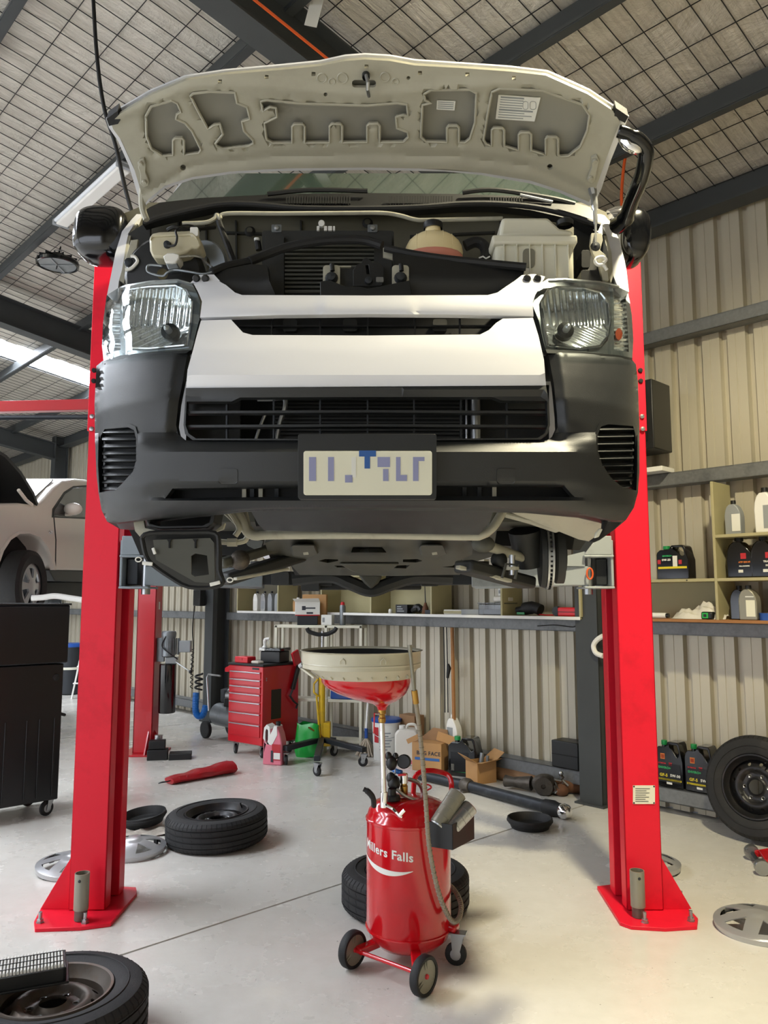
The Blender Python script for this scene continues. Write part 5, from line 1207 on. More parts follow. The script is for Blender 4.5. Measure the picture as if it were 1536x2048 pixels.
# catch pan and funnel: the outlet sits to one side
pc = V((at(723, 1300, 3.60).x, 3.60, 0)); ztop = at(723, 1300, 3.60).z
def ring(cx_, r, z, n=48): return [V((cx_ + r * math.cos(2 * PI * i / n), 3.60 + r * math.sin(2 * PI * i / n), z)) for i in range(n)]
oz = pt.z + .055
px_ = pc.x
pan_ = MB().quad_strip([ring(px_, .268, ztop - .075), ring(px_, .270, ztop - .005), ring(px_, .280, ztop), ring(px_, .274, ztop + .002), ring(px_, .262, ztop - .004), ring(px_ + .005, .225, ztop - .095), ring(px_ + .01, .205, ztop - .10)]).build('catch_pan', 'pan_plastic', dr, smooth=40)
MB().quad_strip([ring(px_, .268, ztop - .05), ring(px_, .271, ztop - .055), ring(px_ + .005, .262, ztop - .068), ring(px_ + .015, .214, ztop - .112), ring(px_ + .02, .206, ztop - .122), ring(px_ + .02, .202, ztop - .118)]).build('pan_skirt', 'pan_plastic', pan_, smooth=40)
MB().quad_strip([ring(px_, .268, ztop - .003), ring(px_ + .01, .20, ztop - .05), ring(px_ + .03, .10, ztop - .06), ring(px_ + .04, .001, ztop - .062)]).build('pan_liner', 'black_rubber', pan_)
ox = pt.x
fn = MB().quad_strip([ring(px_ + .02, .203, ztop - .108), ring(px_ + .022, .202, ztop - .140), ring(px_ + .028, .190, ztop - .163), ring(px_ + .045, .160, ztop - .190), ring(px_ + .064, .118, ztop - .212), ring(ox - .014, .076, ztop - .228), ring(ox - .003, .042, ztop - .238), ring(ox, .024, oz + .004), ring(ox, .019, oz - .01)], cap1=True).build('funnel', 'red_gloss', dr, smooth=50)
for k in range(10):
    a = -PI / 2 + (k - 4.5) * .28; c = V((px_ + .02 + .214 * math.cos(a), 3.6 + .214 * math.sin(a), ztop - .112)); MB().beam(c, c + V((.01 * math.cos(a), .01 * math.sin(a), .012)), .006, .02).build('pan_lug', 'pan_plastic', pan_, bev=.001)
for x in (685, 767):
    c = V((at(x, 1318, 3.33).x, 3.6 - math.sqrt(max(0, .272 ** 2 - (at(x, 1318, 3.33).x - px_) ** 2)), ztop - .03)); MB().tube([c + V((-.011, 0, -.014)), c + V((-.011, -.002, 0)), c + V((0, -.003, .011)), c + V((.011, -.002, 0)), c + V((.011, 0, -.014))], .0025, 6).build('pan_loop', 'pan_plastic', pan_)
MB().beam(V((px_ - .27, 3.57, ztop - .075)), V((px_ - .20, 3.50, ztop - .115)), .02, .01).build('pan_strut', 'pan_plastic', pan_, bev=.002)
MB().cyl(V((px_ - .275, 3.56, ztop - .07)), V((px_ - .26, 3.55, ztop - .06)), .012, n=10).build('pan_bolt', 'steel', pan_)
# suction hose hanging off the pan rim
hz = [at(819, 1290, 3.40), at(823, 1330, 3.40), at(829, 1385, 3.41), at(838, 1450, 3.43), at(846, 1530, 3.45), at(852, 1610, 3.47), at(858, 1690, 3.48), at(872, 1765, 3.50), at(888, 1815, 3.53), at(905, 1842, 3.56), at(918, 1836, 3.60), at(922, 1810, 3.66), at(912, 1785, 3.76), at(897, 1768, 3.84)]
hs_ = spline(hz, 14)
ho = MB().tube(hs_[14 * 2:], .010, 10).build('suction_hose', 'hose_grey', dr)
rb = MB()
for i in range(14 * 3, len(hs_) - 4, 2):
    tdir = (hs_[i + 1] - hs_[i - 1]).normalized(); rb.lathe([(.010, -.002), (.0118, -.001), (.0118, .001), (.010, .002)], hs_[i], 10, axis(tdir))
tag(rb.build('hose_rib', 'hose_grey', ho), kind='stuff')
MB().tube(hs_[:30], [.010] * 6 + [.0085] * 24, 10).build('probe_tube', 'olive_silver', ho)
MB().tube([hs_[27], hs_[33]], .0135, 12).build('hose_ferrule', 'brass', ho)
# fittings on the tank top
def knob(x, y, Y, r, m='black_plastic', sz=1.0, nm='knob'): return MB().ball(at(x, y, Y), r, 14, (1, 1, sz)).build(nm, m, dr)
gz = MB().lathe([(.0001, -.014), (.028, -.014), (.032, -.010), (.032, .012), (.028, .016), (.0001, .016)], at(808, 1523, 3.70), 20, axis((.2, 1, -.15))).build('pressure_gauge', 'black_plastic', dr)
MB().lathe([(.016, 0), (.018, .004), (.018, .045), (.014, .05), (.014, .06), (.017, .064), (.017, .10)], at(808, 1592, 3.70), 14).build('valve_body', 'brass', dr)
MB().cyl(at(808, 1566, 3.70), at(808, 1548, 3.70), .018, n=14).build('valve_chrome', 'chrome', dr)
MB().beam(at(796, 1550, 3.67), at(812, 1549, 3.67), .014, .008).build('valve_handle', 'red_plastic', dr)
MB().tube(spline([at(803, 1545, 3.70), at(792, 1542, 3.72), at(782, 1536, 3.76)]), .011, 10).build('coupling', 'blue_hose', dr)
for x, y, r, sz in ((783, 1526, .026, 1.3), (777, 1512, .016, 1.2), (791, 1512, .014, 1.1), (788, 1566, .030, 1.2), (782, 1556, .022, 1.2)): knob(x, y, 3.69, r, sz=sz, nm='grip_knob')
MB().lathe([(.038, 0), (.04, .004), (.036, .02), (.02, .024), (.018, .05)], at(784, 1600, 3.66), 16).build('cap_base', 'black_plastic', dr)
for x in (779, 790): MB().cyl(at(x, 1600, 3.69), at(x, 1520, 3.69), .003, n=6).build('probe_rod', 'steel', dr)
hk = MB().tube(spline([at(727, 1578, 3.52), at(737, 1584, 3.52), at(746, 1596, 3.53), at(748, 1612, 3.56)]), [.010] * 4 + [.013] * 8 + [.012] * 7, 10).build('tank_handle', 'black_rubber', dr)
MB().tube(spline([at(772, 1610, 3.58), at(786, 1618, 3.56), at(798, 1630, 3.53), at(803, 1634, 3.53)]), .007, 8).build('drain_lever', 'chrome', dr)
MB().cyl(at(799, 1631, 3.53), at(809, 1620, 3.53), .009, n=12).build('drain_end', 'chrome', dr)
MB().tube(spline([at(793, 1578, 3.66), at(810, 1592, 3.66), at(835, 1602, 3.68), at(862, 1608, 3.72)]), .007, 8).build('cross_pipe', 'steel', dr)
MB().tube(spline([at(816, 1558, 3.72), at(836, 1566, 3.74), at(845, 1585, 3.76), at(842, 1608, 3.76)]), .009, 8).build('air_hose', 'steel', dr)
MB().tube(spline([at(842, 1568, 3.78), at(858, 1570, 3.78), at(862, 1576, 3.78), at(850, 1582, 3.78)]), .004, 6).build('wire_hook', 'red_plastic', dr)
# push handle
MB().tube(spline([at(826, 1600, 3.88), at(829, 1560, 3.92), at(838, 1546, 3.93), at(860, 1541, 3.94), at(890, 1547, 3.95), at(901, 1558, 3.94), at(903, 1580, 3.92), at(900, 1612, 3.86)], 5), .0125, 10).build('push_handle', 'red_gloss', dr)
# filter tray on the side
a = at(848, 1662, 3.60); b = at(948, 1660, 3.70)
u_ = (b - a); u_.z = 0; L_ = u_.length; rz_ = math.atan2(u_.y, u_.x)
R = Matrix.Rotation(-.55, 3, 'Z'); R2 = Matrix.Rotation(.62, 3, 'Z')
q0 = at(848, 1690, 3.56); q1 = at(905, 1700, 3.50); q2 = at(948, 1678, 3.66)
hgt = .105
v01 = q1 - q0; v12 = q2 - q1; v01.z = v12.z = 0; q3 = q0 + v12; zb = q1.z
bxm = MB(); Q = [V((q.x, q.y, zb)) for q in (q0, q1, q2, q3)]
bxm.prism(Q, (0, 0, .004))
for i in range(4):
    s0, s1 = Q[i], Q[(i + 1) % 4]; bxm.beam(s0 + V((0, 0, hgt / 2)), s1 + V((0, 0, hgt / 2)), .004, hgt)
tray_ = bxm.build('filter_tray', 'black_plastic', dr)
cen = (Q[0] + Q[2]) / 2
def filt(label, c, dirv, r, ln, m):
    dirv = V(dirv).normalized(); M = axis(dirv); t = thing('oil_filter', label, 'oil filter', tuple(c), group='used filters in the drainer tray')
    MB().lathe([(.0001, 0), (r * .8, 0), (r, .004), (r, ln - .004), (r * .9, ln), (r * .4, ln), (r * .38, ln - .01), (.0001, ln - .01)], c, 28, M).build('canister', m, t)
    for k in (.25, .5, .75): MB().lathe([(r, ln * k - .001), (r + .0012, ln * k), (r, ln * k + .001)], c, 24, M).build('band', m, t)
    MB().lathe([(r * .85, -.002), (r * .95, -.004), (r * 1.0, .002)], c, 24, M).build('end_seal', 'steel', t)
filt('grey mesh filter lying on top in the drainer tray', cen + V((-.055, -.055, .085)), (.55, .35, .70), .040, .17, 'olive_silver')
filt('bare metal filter lying low in the drainer tray', cen + V((-.01, -.06, .065)), (.62, .30, .52), .036, .15, 'steel')
# ================================================================ wheels, caps and odd things on the floor
wheel('tyre and rusty steel wheel lying at the front left with an air filter on it', (-1.205, 3.02, .10), (0, 0, 1), spin=2.4, rimm='rim_steel', letters='PorTran')
wheel('tyre and wheel lying flat left of the oil drainer', (-1.118, 5.42, .105), (-.04, -.02, 1), spin=.7, rimm='rim_dark')
wheel('tyre and wheel lying behind the oil drainer', (.112, 4.30, .10), (0, 0, 1), spin=1.7, rimm='rim_dark')
nr = (-N + UP * .20).normalized()
wheel('tyre and steel wheel propped upright against the right wall', V((2.52, 5.42, 0)) + UP * (.335 * math.cos(.2) + .10 * math.sin(.2)), nr, spin=.3, rimm='rim_dark')
# engine air filter
af = thing('air_filter', 'pleated white air filter in a black frame lying on the front left wheel', 'air filter', (-1.36, 3.03, .212), math.radians(23))
fw_, fd_, fh_ = .36, .165, .05
MB().box((0, -fd_ / 2 + .006, fh_ / 2), (fw_, .012, fh_)).box((0, fd_ / 2 - .006, fh_ / 2), (fw_, .012, fh_)).box((fw_ / 2 - .006, 0, fh_ / 2), (.012, fd_, fh_)).box((-fw_ / 2 + .006, 0, fh_ / 2), (.012, fd_, fh_)).box((0, -fd_ / 2 - .006, .004), (fw_ + .02, .014, .008)).box((fw_ / 2 + .004, 0, .004), (.014, fd_, .008)).build('frame', 'black_plastic', af, local=True, bev=.002)
pl_ = []
for i in range(30):
    x = -fw_ / 2 + .014 + i * (fw_ - .028) / 29
    pl_.append(x)
base_p = None
for x in pl_:
    if base_p is None:
        m = MB(); m.prism([(-.0057, -fd_ / 2 + .012, 0), (.0057, -fd_ / 2 + .012, 0), (.0042, -fd_ / 2 + .012, fh_ + .004), (.0015, -fd_ / 2 + .012, fh_ + .012), (-.0015, -fd_ / 2 + .012, fh_ + .012), (-.0042, -fd_ / 2 + .012, fh_ + .004)], (0, fd_ - .024, 0)); base_p = m.build('pleat', 'filter_paper', af, local=True, smooth=0); o = base_p
    else: o = base_p.copy(); COL.objects.link(o)
    o.location = (x, 0, 0)
for y in (-.045, .0, .045): MB().box((0, y, fh_ + .0125), (fw_ - .02, .0025, .003)).build('bead', 'black_plastic', af, local=True)
# hubcaps
def hubcap(label, c, tilt=(0, 0, 1), r=.205, rot=0.0):
    t = thing('hubcap', label, 'hubcap', tuple(c), group='wheel covers'); t.matrix_basis = Matrix.Translation(V(c)) @ (axis(tilt) @ Matrix.Rotation(rot, 3, 'Z')).to_4x4()
    hs = []
    for i in range(6):
        a = 2 * PI * i / 6; b = PI / 6 * .62
        hs.append([(.075 * math.cos(a), .075 * math.sin(a))] + [(.172 * math.cos(a + u), .172 * math.sin(a + u)) for u in (-b, -b / 2, 0, b / 2, b)])
    def f(x, y):
        q = math.hypot(x, y); return V((x, y, .045 * (1 - (q / r) ** 2) + .028 + (.006 if q < .05 else 0)))
    MB().plate(circ(0, 0, r, 48), f, (0, 0, -.005), hs, .016).build('face', 'silver_plastic', t, local=True, smooth=40)
    MB().lathe([(r - .012, 0), (r - .004, 0), (r + .001, .026), (r - .004, .030), (r - .012, .022)], (0, 0, 0), 48).build('rim_band', 'silver_plastic', t, local=True)
    for i in range(12):
        a = 2 * PI * (i + .5) / 12; MB().box((math.cos(a) * (r - .02), math.sin(a) * (r - .02), .006), (.012, .03, .036), Matrix.Rotation(a, 3, 'Z')).build('clip', 'black_plastic', t, local=True)
    MB().lathe([(.0001, .079), (.028, .078), (.032, .074)], (0, 0, 0), 20).build('centre_cap', 'silver_plastic', t, local=True)
    return t
hubcap('silver hubcap lying on the floor at the right beside the post base', V((1.83, 4.01, .012)), (-.05, -.04, 1), rot=.4)
hubcap('hubcap lying half hidden behind the right post', V((1.57, 4.90, .012)), (0, 0, 1), rot=.1)
hubcap('hubcap on the floor behind the left post, left one of the pair', V((-1.86, 4.86, .012)), (.06, -.05, 1), rot=.8)
hubcap('hubcap on the floor behind the left post, right one of the pair', V((-1.60, 5.18, .012)), (0, -.06, 1), rot=.2)
# black rubber covers
def cover(label, c, tilt=(0, 0, 1)):
    t = thing('round_cover', label, 'cover', tuple(c), group='round black covers'); t.matrix_basis = Matrix.Translation(V(c)) @ axis(tilt).to_4x4()
    MB().lathe([(.0001, .012), (.115, .012), (.128, .020), (.142, .062), (.150, .072), (.158, .070), (.160, .050), (.152, .046), (.152, .034), (.144, .030), (.132, .002), (.12, 0), (.0001, 0)], (0, 0, 0), 44).build('dish', 'black_rubber', t, local=True)
    MB().lathe([(.158, .046), (.1625, .048), (.1625, .054), (.158, .056)], (0, 0, 0), 44).build('bead', 'black_rubber', t, local=True)
cover('round black rubber cover lying on the floor right of the drainer', gr(1060, 1655))
cover('round black rubber cover tipped on a rag beside the left post', gr(288, 1652) + V((0, 0, .022)), (-.10, -.08, 1))
# rag
rg = MB(); n = 14; c = gr(300, 1668)
for i in range(n + 1):
    for j in range(n + 1):
        u, v = i / n - .5, j / n - .5; rg.v.append(c + V((u * .42 + .03 * math.sin(9 * v), v * .16 + .03 * math.sin(7 * u), max(.003, .012 + .014 * math.sin(u * 22 + 3 * math.sin(v * 9)) * math.cos(v * 15)))))
for i in range(n):
    for j in range(n): a = i * (n + 1) + j; rg.f.append((a, a + 1, a + n + 2, a + n + 1))
tag(rg.build('rag', 'rag', smooth=60), 'crumpled pale rag on the floor between the left post and a tyre', 'rag')
# red vinyl roll with a wire hook
a = gr(338, 1568); b = gr(462, 1545); ax = (b - a).normalized(); sd = V((ax.y, -ax.x, 0))
t = thing('vinyl_roll', 'red folded vinyl cover with a wire hook lying on the floor', 'cover', tuple((a + b) / 2))
rings = []
for i in range(13):
    u = i / 12; p = a + (b - a) * u; hh = .055 + .055 * u + .006 * math.sin(u * 17); ww = .075 + .03 * u
    rings.append([p + sd * (ww * math.cos(q) * (1 + .06 * math.sin(5 * q + u * 9))) + UP * max(.002, hh * .5 + hh * .52 * math.sin(q) + .004 * math.sin(7 * q + 11 * u)) for q in [2 * PI * k / 14 for k in range(14)]])
MB().quad_strip(rings, True, True, True).build('body', 'red_vinyl', t, smooth=40)
MB().tube([a + ax * .05 + UP * .03, a - ax * .05 + sd * .03 + UP * .03, a - ax * .10 + UP * .022, a - ax * .05 - sd * .03 + UP * .02, a + ax * .05 + UP * .02], .005, 6).build('hook', 'dark_steel', t)
for u in (.1, .22, .92): p = a + (b - a) * u; MB().beam(p + sd * .07 + UP * .02, p + sd * .06 + UP * (.05 + .05 * u), .012, .012).build('fold', 'red_vinyl', t, bev=.004)
# trolley jack at the right edge
tj = thing('trolley_jack', 'low red trolley jack at the right edge of the picture', 'jack', tuple(gr(1525, 1735)), math.radians(-14))
for s_ in (-1, 1): MB().prism([(-.02, s_ * .10, .03), (.55, s_ * .10, .03), (.55, s_ * .10, .14), (.12, s_ * .10, .10), (-.02, s_ * .10, .065)], (0, .012 * s_, 0)).build('side_plate', 'red_gloss', tj, local=True, bev=.003)
for s_ in (-1, 1): MB().lathe([(.0001, -.025), (.042, -.025), (.044, -.02), (.044, .02), (.042, .025), (.0001, .025)], (-.03, s_ * .14, .044), 18, axis((0, 1, 0))).build('front_roller', 'steel', tj, local=True)
MB().cyl((-.03, -.14, .044), (-.03, .14, .044), .012, n=10).build('axle', 'dark_steel', tj, local=True)
MB().beam((.10, 0, .09), (.45, 0, .12), .07, .05).build('lift_arm', 'red_gloss', tj, local=True, bev=.006)
MB().lathe([(.03, 0), (.055, .01), (.058, .02), (.05, .022), (.0001, .015)], (.10, 0, .115), 20).build('saddle', 'black_rubber', tj, local=True)
MB().bx(.0, .12, -.10, .10, .05, .075).build('front_plate', 'red_gloss', tj, local=True, bev=.004)
# black tool cabinet at the left
cb = thing('tool_cabinet', 'tall black rolling tool cabinet at the left edge', 'tool cabinet', tuple(gr(60, 1625)), ANG + PI / 2 - PI / 2)
cb.matrix_basis = Matrix.Translation(V((-2.44, 6.04, 0))) @ Matrix((N, W, UP)).transposed().to_4x4()
MB().bx(-.75, .0, 0, .50, .12, 1.12).build('lower_chest', 'cabinet_black', cb, local=True, bev=.008)
up_ = MB().bx(-.75, .022, -.02, .52, 1.125, 1.56).build('upper_chest', 'cabinet_black', cb, local=True, bev=.01)
MB().bx(-.76, .03, -.03, .53, 1.56, 1.575).build('lid', 'cabinet_black', up_, local=True, bev=.004)
for x in (-.05, -.16, -.25, -.40, -.55): MB().bx(x - .006, x + .006, -.008, .0, .15, .72).build('pressed_rib', 'cabinet_black', cb, local=True, bev=.003)
MB().lathe([(.0001, -.012), (.012, -.012), (.024, -.008), (.028, .004)], (-.055, 0, 1.02), 20, axis((0, 1, 0))).build('lock_boss', 'black_plastic', cb, local=True)
MB().tube([(0, .10, .74), (.06, .10, .72), (.06, .40, .72), (0, .40, .74)], .012, 8).build('side_handle', 'black_plastic', cb, local=True)
for x, y in ((-.06, .06), (-.68, .06), (-.06, .44), (-.68, .44)): castor(cb, (x, y, 0), .055, 'steel', .3)
# ================================================================ the second lift, the pick-up on it and the things along the wall
# ---- second lift post with its power unit
fp = thing('lift_post', 'distant red lift post with a hydraulic power unit on its side', 'lift post', (-2.50, 8.42, 0))
MB().bx(-2.615, -2.415, 8.33, 8.345, .02, 3.7).bx(-2.43, -2.415, 8.33, 8.56, .02, 3.7).bx(-2.615, -2.60, 8.33, 8.56, .02, 3.7).bx(-2.615, -2.415, 8.545, 8.56, .02, 3.7).build('column', 'red_cabinet', fp, bev=.005)
MB().bx(-2.72, -2.30, 8.22, 8.66, 0, .02).build('base_plate', 'red_cabinet', fp, bev=.003)
MB().prism([(-2.46, 8.33, .02), (-2.46, 8.20, .02), (-2.46, 8.33, .24)], (.012, 0, 0)).prism([(-2.415, 8.42, .02), (-2.27, 8.42, .02), (-2.415, 8.42, .24)], (0, .012, 0)).build('gusset', 'red_cabinet', fp)
MB().cyl((-2.32, 8.24, .02), (-2.32, 8.24, .22), .04, n=16).build('extension_sleeve', 'steel', fp)
MB().bx(-2.415, -2.412, 8.42, 8.46, 1.50, 1.58).build('warning_label', 'label_white', fp)
pu = MB().lathe([(.0001, 0), (.082, .0), (.088, .01), (.088, .50), (.08, .51), (.0001, .51)], (-2.29, 8.40, .42), 28).build('oil_reservoir', 'black_gloss', fp)
mt = MB().lathe([(.06, 0), (.07, .01), (.07, .20), (.075, .21), (.078, .25), (.07, .27), (.0001, .275)], (-2.29, 8.40, 1.00), 24).build('motor', 'galv', fp)
for k in range(16):
    a = 2 * PI * k / 16; MB().box((-2.25 + .072 * math.cos(a), 8.40 + .072 * math.sin(a), 1.11), (.012, .004, .17), Matrix.Rotation(a, 3, 'Z')).build('motor_fin', 'galv', mt)
MB().bx(-2.31, -2.19, 8.35, 8.45, .93, 1.0).build('valve_block', 'steel', fp, bev=.006)
MB().bx(-2.17, -2.05, 8.36, 8.44, 1.05, 1.17).build('switch_box', 'grey_plastic', fp, bev=.006)
MB().tube([(-2.19, 8.34, .95), (-2.10, 8.30, .90), (-2.03, 8.28, .86)], .008, 8).build('lever', 'steel', fp)
MB().ball((-2.02, 8.28, .855), .02, 10).build('lever_knob', 'black_plastic', fp)
MB().tube(spline([(-2.30, 8.33, 1.22), (-2.34, 8.33, 1.12), (-2.25, 8.31, 1.04), (-2.17, 8.33, .98)]), .007, 6).build('cable', 'black_rubber', fp)
MB().bx(-2.41, -2.33, 8.38, 8.42, .95, 1.2).build('unit_bracket', 'galv', fp, bev=.004)
p0, p1 = at(200, 806, 8.4), at(-60, 816, 8.4)
MB().beam(p0 + V((1.0, 0, 0)), p1, .10, .12).build('overhead_beam', 'red_cabinet', fp, bev=.006)
MB().cyl(at(200, 832, 8.3) + V((.9, 0, 0)), at(-60, 836, 8.3), .028, n=12).build('trip_bar', 'dark_steel', fp)
MB().bx(-2.62, -2.41, 8.33, 8.56, 3.6, 3.82).build('head', 'red_cabinet', fp, bev=.005)
for (c, sz) in (((-2.29, 8.12, .05), (.20, .14, .10)), ((-2.30, 8.13, .145), (.16, .12, .08)), ((-2.07, 8.16, .03), (.22, .18, .06))):
    tag(MB().box(c, sz, rz=.2).build('rubber_block', 'black_rubber', bev=.006), {.05: 'bottom black rubber block stacked at the distant lift post', .145: 'top black rubber block stacked at the distant lift post', .03: 'flat black rubber block lying right of the stacked pair'}[c[2]], 'block', 'rubber lifting blocks')

# ---- white pick-up on the second lift
UX = -3.75
ut = thing('pickup', 'white pick-up with raised bonnet on the distant lift', 'pickup', (UX - .85, 8.6, 1.40))
def ux(x, y, off=0.0): return atX(x, y, UX + off)
def usolid(name, pts, m, off=0.0, th=-1.7, bev=.0, parent=None, holes=()):
    return MB().plate(pts, lambda x, y: ux(x, y, off), (th, 0, 0), holes).build(name, m, parent or ut, bev=bev, seg=3)
body = [(-60, 1010), (0, 1008), (40, 1006), (72, 1010), (86, 1000), (108, 976), (126, 961), (150, 957), (200, 962), (215, 985), (220, 1040), (220, 1142), (109, 1140), (105, 1118), (96, 1094), (80, 1074), (60, 1067), (40, 1068), (22, 1080), (8, 1102), (0, 1125), (-60, 1125)]
bd = usolid('body', body, 'ute_white', th=-1.72, bev=.03)
usolid('side_window', [(108, 1033), (109, 1020), (130, 988), (148, 976), (190, 973), (205, 990), (206, 1036)], 'black_gloss', off=.006, th=-.02, bev=.004)
usolid('window_frame', [(104, 1035), (105, 1018), (128, 984), (147, 972), (192, 969), (210, 988), (210, 1040)], 'black_plastic', off=.003, th=-.02, holes=[[(108, 1033), (109, 1020), (130, 988), (148, 976), (190, 973), (205, 990), (206, 1036)]])
for pts in ([(107, 1035), (109, 1035), (113, 1080), (112, 1140), (110, 1140), (111, 1080)],): usolid('door_gap', pts, 'inner_dark', off=.002, th=-.01)
usolid('arch_trim', [(109, 1140), (105, 1118), (96, 1094), (80, 1074), (60, 1067), (40, 1068), (22, 1080), (8, 1102), (0, 1125), (-4, 1125), (5, 1098), (19, 1075), (38, 1063), (61, 1062), (84, 1070), (100, 1091), (109, 1116), (113, 1140)], 'ute_white', off=.014, th=-.05)
usolid('sill', [(98, 1140), (220, 1142), (220, 1165), (110, 1162)], 'black_plastic', off=-.04, th=-1.6, bev=.01)
usolid('chassis', [(70, 1165), (220, 1165), (220, 1198), (95, 1200)], 'engine_dark', off=-.25, th=-1.2)
usolid('arch_inner', [(-10, 1065), (110, 1065), (110, 1150), (-10, 1150)], 'inner_dark', off=-.25, th=-.4)
# bonnet, dark underside towards us
hp = [ux(74, 1012), ux(66, 990, .0), ux(40, 948), ux(10, 915), ux(-40, 885)]
hv = [V((p.x, p.y, p.z)) for p in hp]
MB().quad_strip([[p, p + V((-1.6, 0, 0)), p + V((-1.6, .03, .03)), p + V((0, .03, .03))] for p in hv], True, True, True).build('bonnet', 'cabinet_black', ut)
MB().tube([ux(37, 980, .0), ux(52, 1000), ux(64, 1010)], .018, 8).build('bonnet_strut', 'ute_white', ut)
# windscreen on the sloping front face of the cab
a, b, c, d = ux(78, 1008), ux(124, 963), ux(124, 963) + V((-1.55, 0, 0)), ux(78, 1008) + V((-1.6, 0, 0))
MB().prism([a + V((-.10, -.005, .012)), b + V((-.10, -.005, .010)), c + V((0, -.005, .010)), d + V((0, -.005, .012))], (0, -.012, .012)).build('windscreen', 'wind_opaque', ut)
MB().prism([a + V((-.4, -.03, -.04)), a + V((-1.5, -.03, -.04)), a + V((-1.5, -.35, -.05)), a + V((-.4, -.35, -.05))], (0, 0, .03)).build('scuttle', 'black_plastic', ut)
mm_ = ux(146, 1018, .10)
um = MB().ball(mm_, .12, 18, (.9, .6, .62)).build('door_mirror', 'ute_white', ut)
MB().beam(mm_ + V((-.02, 0, -.05)), mm_ + V((-.14, .06, -.06)), .06, .05).build('mirror_foot', 'ute_white', um, bev=.01)
MB().tube([ux(x, y, .012) for x, y in circ(101, 1064, 3, 8)], .005, 6, closed=True).build('side_badge', 'chrome', ut)
wc_ = ux(46, 1172, -.10)
tw = MB().lathe([(.24, -.10), (.33, -.115), (.375, -.09), (.385, -.05), (.385, .05), (.375, .09), (.33, .115), (.24, .10)], wc_, 40, axis((1, 0, 0))).build('tyre', 'tyre', ut)
def ur(x, y): q = math.hypot(x, y); return wc_ + axis((1, 0, 0)) @ V((x, y, .08 + .03 * (1 - q / .24)))
hs = []
for i in range(6):
    a_ = 2 * PI * i / 6; hs.append([(.09 * math.cos(a_ - .22), .09 * math.sin(a_ - .22)), (.20 * math.cos(a_ - .30), .20 * math.sin(a_ - .30)), (.20 * math.cos(a_ + .30), .20 * math.sin(a_ + .30)), (.09 * math.cos(a_ + .22), .09 * math.sin(a_ + .22))])
MB().plate(circ(0, 0, .245, 36), ur, (-.02, 0, 0), hs, .03).build('alloy_rim', 'silver_plastic', tw, smooth=40)
MB().lathe([(.24, .09), (.22, .0), (.22, -.1)], wc_, 32, axis((1, 0, 0))).build('rim_barrel', 'rim_dark', tw)

# ---- far left odds and ends, seen between cabinet and post
bn = thing('wheelie_bin', 'grey bin with a blue lid behind the black cabinet', 'bin', tuple(gr(138, 1388)))
q = gr(138, 1388)
MB().lathe([(.17, 0), (.20, .02), (.23, .80), (.235, .82), (.0001, .82)], q, 24).build('body', 'dark_steel', bn)
MB().lathe([(.24, .80), (.245, .82), (.24, .86), (.0001, .87)], q, 24).build('lid', 'blue_plastic', bn)
MB().lathe([(.215, .42), (.218, .43), (.218, .46), (.215, .47)], q, 24).build('band', 'cream_plastic', bn)
sl = thing('step_ladder', 'white folding ladder standing beside the grey bin', 'ladder', tuple(gr(148, 1398)))
q = gr(148, 1398)
for dx in (-.0, .42): MB().beam(q + V((dx - .04, 0, 0)), q + V((dx + .16, .05, 1.25)), .05, .025).build('rail', 'white_plastic', sl, bev=.004)
for k in range(4): MB().beam(q + V((.05 * k - .02, .01 * k, .25 + .27 * k)), q + V((.05 * k + .40, .01 * k, .25 + .27 * k)), .06, .02).build('step', 'white_plastic', sl, bev=.003)
tag(MB().tube(spline([at(64, 1196, 8.0), at(85, 1195, 8.0), at(110, 1192, 8.0), at(140, 1196, 8.0), at(165, 1200, 8.0)]), [.03] * 25, 10).build('white_roll', 'white_plastic'), 'white roll lying under the sill of the pick-up', 'roll')

# ---- red roller cabinet with seven drawers
RC = math.radians(-38)
tc = thing('roller_cabinet', 'red roller tool cabinet with seven drawers beside the wall', 'tool cabinet', (-1.235, 8.10, 0), RC)
cw, cdp, c0, c1 = .52, .52, .13, .92
MB().bx(-cw, 0, 0, cdp, c0, c1).build('body', 'red_cabinet', tc, local=True, bev=.008)
dz = [.84, .775, .695, .61, .52, .41, .30]
zt = .875
for i, z in enumerate([.835, .785, .715, .64, .555, .445, .335]):
    zb = ([.785, .715, .64, .555, .445, .335, .20][i]) + .008
    dw = MB().bx(-cw + .03, -.03, -.010, .0, zb, z + (.0 if i else .03)).build('drawer', 'red_cabinet', tc, local=True, bev=.003)
    MB().bx(-cw + .03, -.03, -.022, -.008, z - .016 + (.0 if i else .03), z - .004 + (.0 if i else .03)).build('handle', 'steel', dw, local=True, bev=.003)
MB().bx(-.16, -.06, -.003, 0, .885, .905).build('badge', 'black_plastic', tc, local=True)
MB().bx(-cw - .01, .01, -.012, cdp + .01, c1, c1 + .022).build('top_mat', 'black_rubber', tc, local=True, bev=.004)
MB().prism([(-cw, -.0, .91), (-cw - .07, -.0, .88), (-cw - .07, .0, .84), (-cw, 0, .84)], (0, cdp, 0)).build('side_tray', 'red_cabinet', tc, local=True, bev=.004)
MB().bx(0, .003, .12, .26, .38, .68).build('side_panel', 'cabinet_black', tc, local=True, bev=.001)
for z in (.78, .80): MB().lathe([(.0001, .004), (.006, .003), (.008, 0)], (0, .05, z), 8, axis((1, 0, 0))).build('rivet', 'steel', tc, local=True)
for x, y in ((-cw + .06, .06), (-.06, .06), (-cw + .06, cdp - .06), (-.06, cdp - .06)): castor(tc, (x, y, 0), .052, 'steel', -.5)
